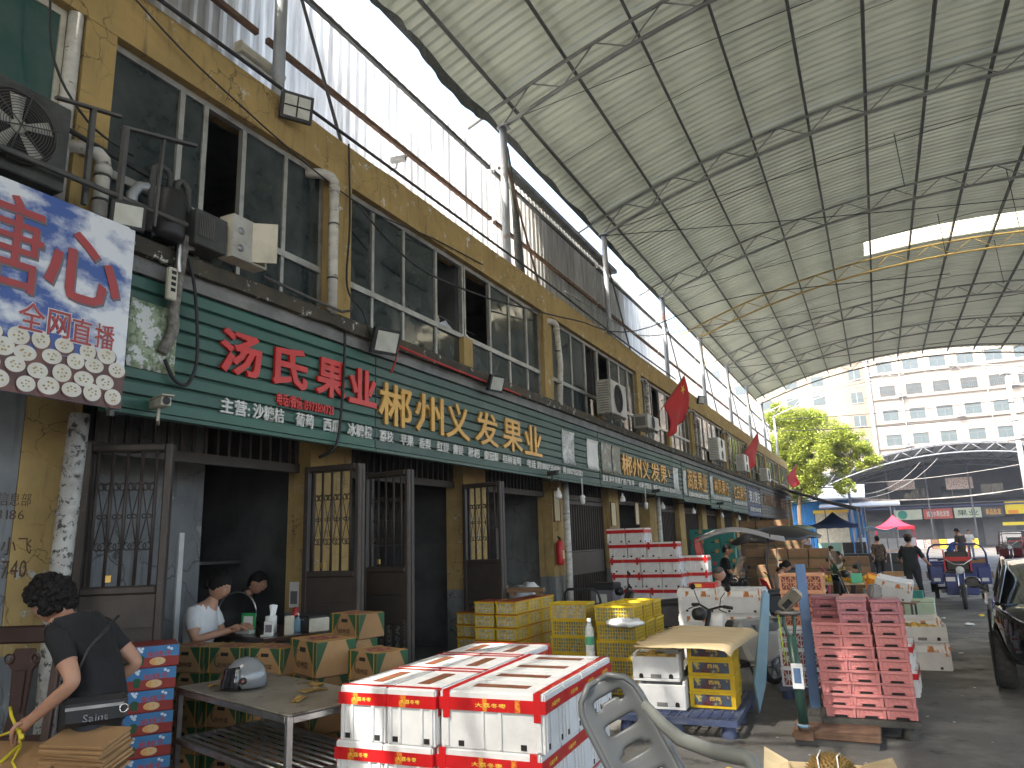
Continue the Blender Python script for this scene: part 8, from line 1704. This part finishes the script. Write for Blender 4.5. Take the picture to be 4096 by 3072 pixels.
# pale tarpaulins, round fruit umbrella and goods under the tents
for x0, x1, y, z, m, lb in ((-1.0, 1.1, 55, 2.0, 'bfoam', 'pale blue tarpaulin stretched between the two tents'),):
    b = MB(); vs = [(x0+(x1-x0)*i/8, y+2*j/4, z+.12*math.sin(i*.9)-.05*j) for i in range(9) for j in range(5)]; o_ = b.add(vs, [(i*5+j, (i+1)*5+j, (i+1)*5+j+1, i*5+j+1) for i in range(8) for j in range(4)], 0, True).build('tarpaulin', M[m]); o_.modifiers.new('s', 'SOLIDIFY').thickness = .02; tag(o_, lb, 'tarpaulin')
    pass
t = thing('round_parasol', 'flat pale green parasol beyond the brown cartons', 'parasol', (-4.3, 46.5, 0)); MB().lathe([(1.0, 2.05), (.98, 2.13), (.6, 2.28), (0, 2.33)], 20).build('canopy', M['melonb'], t); MB().tube([(0, 0, 0), (0, 0, 2.3)], .025, 6).build('pole', M['tstl'], t)
for k in range(12):
    x, y, z = -2.9+.62*(k % 4), 45.5+.0*(k % 2), .0+.42*(k//4); tag(MB().box(-.28, -.22, 0, .28, .22, .40).box(-.29, -.23, .40, .29, .23, .415).build('goods_carton', [mat('pale_aqua_carton', (.30, .52, .46), .6) if 'pale_aqua_carton' not in bpy.data.materials else bpy.data.materials['pale_aqua_carton'], M['seat_bk']][1 if (k % 4 > 1) else 0], None, (x, y, z), 0, .01), f'{"black" if k % 4 > 1 else "aqua"} goods box under the navy tent, {["lower","middle","upper"][k//4]} row, {ords[k % 4]} across', 'carton', 'boxes under the navy tent')
for k in range(10):
    x, z = -2.0+.66*(k % 5), .42*(k//5); tag(MB().box(-.3, -.22, 0, .3, .22, .40).box(-.31, -.23, .40, .31, .23, .415).build('black_crate', M['seat_bk'], None, (x, 38.5, z), 0, .01), f'black crate in the row beyond the brown cartons, {["lower","upper"][k//5]} course, {ords[k % 5]} across', 'crate', 'black crates beyond the brown cartons')
for k in range(8):
    x, z = .1+.6*(k % 4), .42*(k//4)+.45; tag(MB().box(-.26, -.2, 0, .26, .2, .40).box(-.27, -.21, .40, .27, .21, .415).build('foam_goods_box', M['foam'], None, (x, 57.4, z), 0, .01), f'white goods box on the table under the red tent, {["lower","upper"][k//4]} row, {ords[k % 4]} across', 'foam box', 'boxes under the red tent')
trestle('orange draped table under the red tent', (.95, 57.4, 0), 0, 2.6, .8, .45, 'ofr')
# ---------------------------------------------------------------- trees
def leafmat(name, a, b_):
    m, nt, bs = _nodes(name); oi = nn(nt, 'NewGeometry'); c = mixc(nt, oi.outputs['Random Per Island'], a, b_); nt.links.new(c, bs.inputs['Base Color']); bs.inputs['Roughness'].default_value = .5
    tr = nn(nt, 'BsdfTranslucent'); nt.links.new(c, tr.inputs[0]); mx = nn(nt, 'MixShader'); mx.inputs[0].default_value = .35; nt.links.new(bs.outputs[0], mx.inputs[1]); nt.links.new(tr.outputs[0], mx.inputs[2]); nt.links.new(mx.outputs[0], nt.nodes['Material Output'].inputs[0]); return m
M['leaf'] = leafmat('camphor_leaf', (.22, .28, .03), (.38, .43, .08)); M['bark'] = mat('bark', (.16, .11, .07), .9, c2=(.08, .055, .035), s=6, bump=.6)
def tree(label, loc, H, clumps, trunk, seed, n=26000, ls=.10):
    t = thing('leafy_tree', label, 'tree', loc); r_ = random.Random(seed); b = MB()
    b.tube(trunk, [.20-.13*i/(len(trunk)-1) for i in range(len(trunk))], 8); top = Vector(trunk[-1])
    for c, r in clumps:
        c = Vector(c); k = min(range(len(trunk)), key=lambda i: (Vector(trunk[i])-c).length+abs(i-len(trunk)*.6)); p = Vector(trunk[k]); m1 = p.lerp(c, .5)+Vector((r_.uniform(-.3, .3), r_.uniform(-.3, .3), -.2)); b.tube([p, m1, c, c+Vector((r_.uniform(-.4, .4), 0, r*.6))], [.08, .055, .03, .01], 6)
    b.build('trunk', M['bark'], t); L = MB(); tot = sum(r**2 for _, r in clumps)
    for c, r in clumps:
        c = Vector(c); sub = []
        for _ in range(int(14+10*r)):
            d = Vector((r_.gauss(0, 1), r_.gauss(0, 1), r_.gauss(0, .8))).normalized()*r*(.55+.45*r_.random()); sub.append((c+d, r*r_.uniform(.24, .5)))
        cnt = int(n*r*r/tot); per = max(1, cnt//len(sub))
        for sc_, sr in sub:
            for _ in range(per):
                d = Vector((r_.gauss(0, 1), r_.gauss(0, 1), r_.gauss(0, .7))).normalized()*sr*r_.random()**.4; p = sc_+d; u = Vector((r_.uniform(-1, 1), r_.uniform(-1, 1), r_.uniform(-.7, .4))).normalized(); v = u.cross(Vector((r_.uniform(-1, 1), r_.uniform(-1, 1), 1.2))).normalized(); l = ls*r_.uniform(.7, 1.4)
                k = len(L.v); L.v += [tuple(p-u*l), tuple(p+v*l*.42), tuple(p+u*l), tuple(p-v*l*.42)]; L.f.append((k, k+1, k+2, k+3)); L.m.append(0); L.sm.append(False)
    me = bpy.data.meshes.new('crown'); me.from_pydata(L.v, [], L.f); me.materials.append(M['leaf']); put('crown', me, t)
tree('tall leafy camphor tree beyond the end of the block', (-5.0, 58, 0), 11, [((-.4, 0, 8.6), 1.9), ((.9, .4, 10.1), 1.5), ((-.7, 0, 10.4), 1.2), ((2.2, .2, 8.6), 1.6), ((3.6, .5, 8.0), 1.3), ((4.7, .2, 7.0), 1.0), ((1.4, -.4, 7.2), 1.5), ((-.6, .3, 6.4), 1.4), ((.6, .2, 5.4), 1.3), ((3.2, 0, 5.0), .7), ((2.9, .6, 6.6), .9)], [(0, 0, 0), (-.15, 0, 2), (-.1, .1, 3.6), (.3, 0, 5.4), (.6, .1, 7.5), (.7, 0, 9.4)], 3, 80000, .085)
tree('second camphor tree leaning over the blue shed', (-6.6, 60, 0), 9, [((-.5, 0, 7.8), 1.6), ((.3, .4, 6.2), 1.3), ((-1.6, 0, 9.2), 1.3), ((1.0, 0, 4.9), 1.0)], [(0, 0, 0), (-.5, 0, 2.2), (-.8, .1, 4.4), (-.6, 0, 6.6)], 8, 30000, .085)
tree('broad tree behind the blue shed roof', (-12, 74, 0), 12, [((0, 0, 9), 2.8), ((3, 0, 8), 2.3), ((-3, 0, 8), 2.4), ((1, 1, 11), 2)], [(0, 0, 0), (.1, 0, 3), (0, .1, 6), (.3, 0, 9)], 12, 14000, .15)
# ---------------------------------------------------------------- lamp posts and overhead wires
t = thing('street_lamp', 'tall pale utility post with iron bands before the apartment block', 'post', (9.25, 60, 0)); MB().tube([(0, 0, 0), (.05, 0, 12.2)], [.20, .15], 10).build('post', M['fwhite'], t)
for z in (7.6, 8.9, 10.2): MB().tube([(.03, 0, z), (.03, 0, z+.08)], .19, 10).build('band', M['dksteel'], t)
MB().box(-.35, -.25, 12.2, .4, .25, 12.75).build('lamp_box', M['fwhite'], t, bevel=.04)
t = thing('utility_post', 'slim pale post beside the navy tent', 'post', (-1.65, 60, 0)); MB().tube([(0, 0, 0), (-.05, 0, 5.6)], .09, 8).build('post', M['tstl'], t)
def wire(label, a, b_, sag, r=.02, m='wire'):
    a, b_ = Vector(a), Vector(b_); pts = [a.lerp(b_, i/16)-Vector((0, 0, sag*4*(i/16)*(1-i/16))) for i in range(17)]; tag(MB().tube(pts, r, 5).build('overhead_wire', M[m]), label, 'wire', 'overhead wires')
W_ = ['lowest', 'second', 'third', 'fourth', 'fifth', 'sixth']
for k in range(5): wire(f'pale drooping wire before the market hall, {W_[k]} of five', (-1.6, 60, 4.0+.07*k), (13.5, 58, 4.9+.10*k), .45+.1*k, .018, 'wire_l')
wire('pale wire looping from the slim post up to the hall arch', (-1.6, 60, 4.2), (5.2, 72, 7.7), .9, .018, 'wire_l'); wire('second pale wire looping up to the hall arch', (-1.6, 60, 4.5), (3.9, 72, 7.5), .8, .018, 'wire_l')
wire('upper pale wire before the hall arch', (-1.0, 62, 5.4), (13.5, 58, 6.6), .4, .02, 'wire_l')
wire('black wire crossing before the apartment block', (-5.6, 53, 9.6), (16, 62, 11.2), .4, .025); wire('lower black wire crossing before the apartment block', (-5.6, 53, 8.8), (16, 62, 10.2), .5, .025)
wire('black wire slung under the near roof trusses', (-5.6, 17.5, 9.8), (12.8, 24, 10.2), .1, .012); wire('black wire slung under the middle roof trusses', (-5.6, 29.4, 9.8), (12.8, 31, 10.4), .2, .012); wire('black wire slung under the far roof trusses', (-5.6, 35.4, 9.75), (12.8, 36, 10.2), .25, .014)
# ---------------------------------------------------------------- summer haze
hz = bpy.data.materials.new('haze'); hz.use_nodes = True; nt = hz.node_tree; nt.nodes.clear()
ho_ = nt.nodes.new('ShaderNodeOutputMaterial'); pv = nt.nodes.new('ShaderNodeVolumePrincipled'); pv.inputs['Density'].default_value = .0011; pv.inputs['Color'].default_value = (.82, .88, 1, 1); pv.inputs['Anisotropy'].default_value = .2
nt.links.new(pv.outputs[0], ho_.inputs['Volume'])
tag(MB().box(-270, -130, -1.2, 310, 150, 40).build('haze', hz), 'thin bright summer haze over the market', 'haze', kind='stuff')
bpy.data.scenes.remove(WORK)
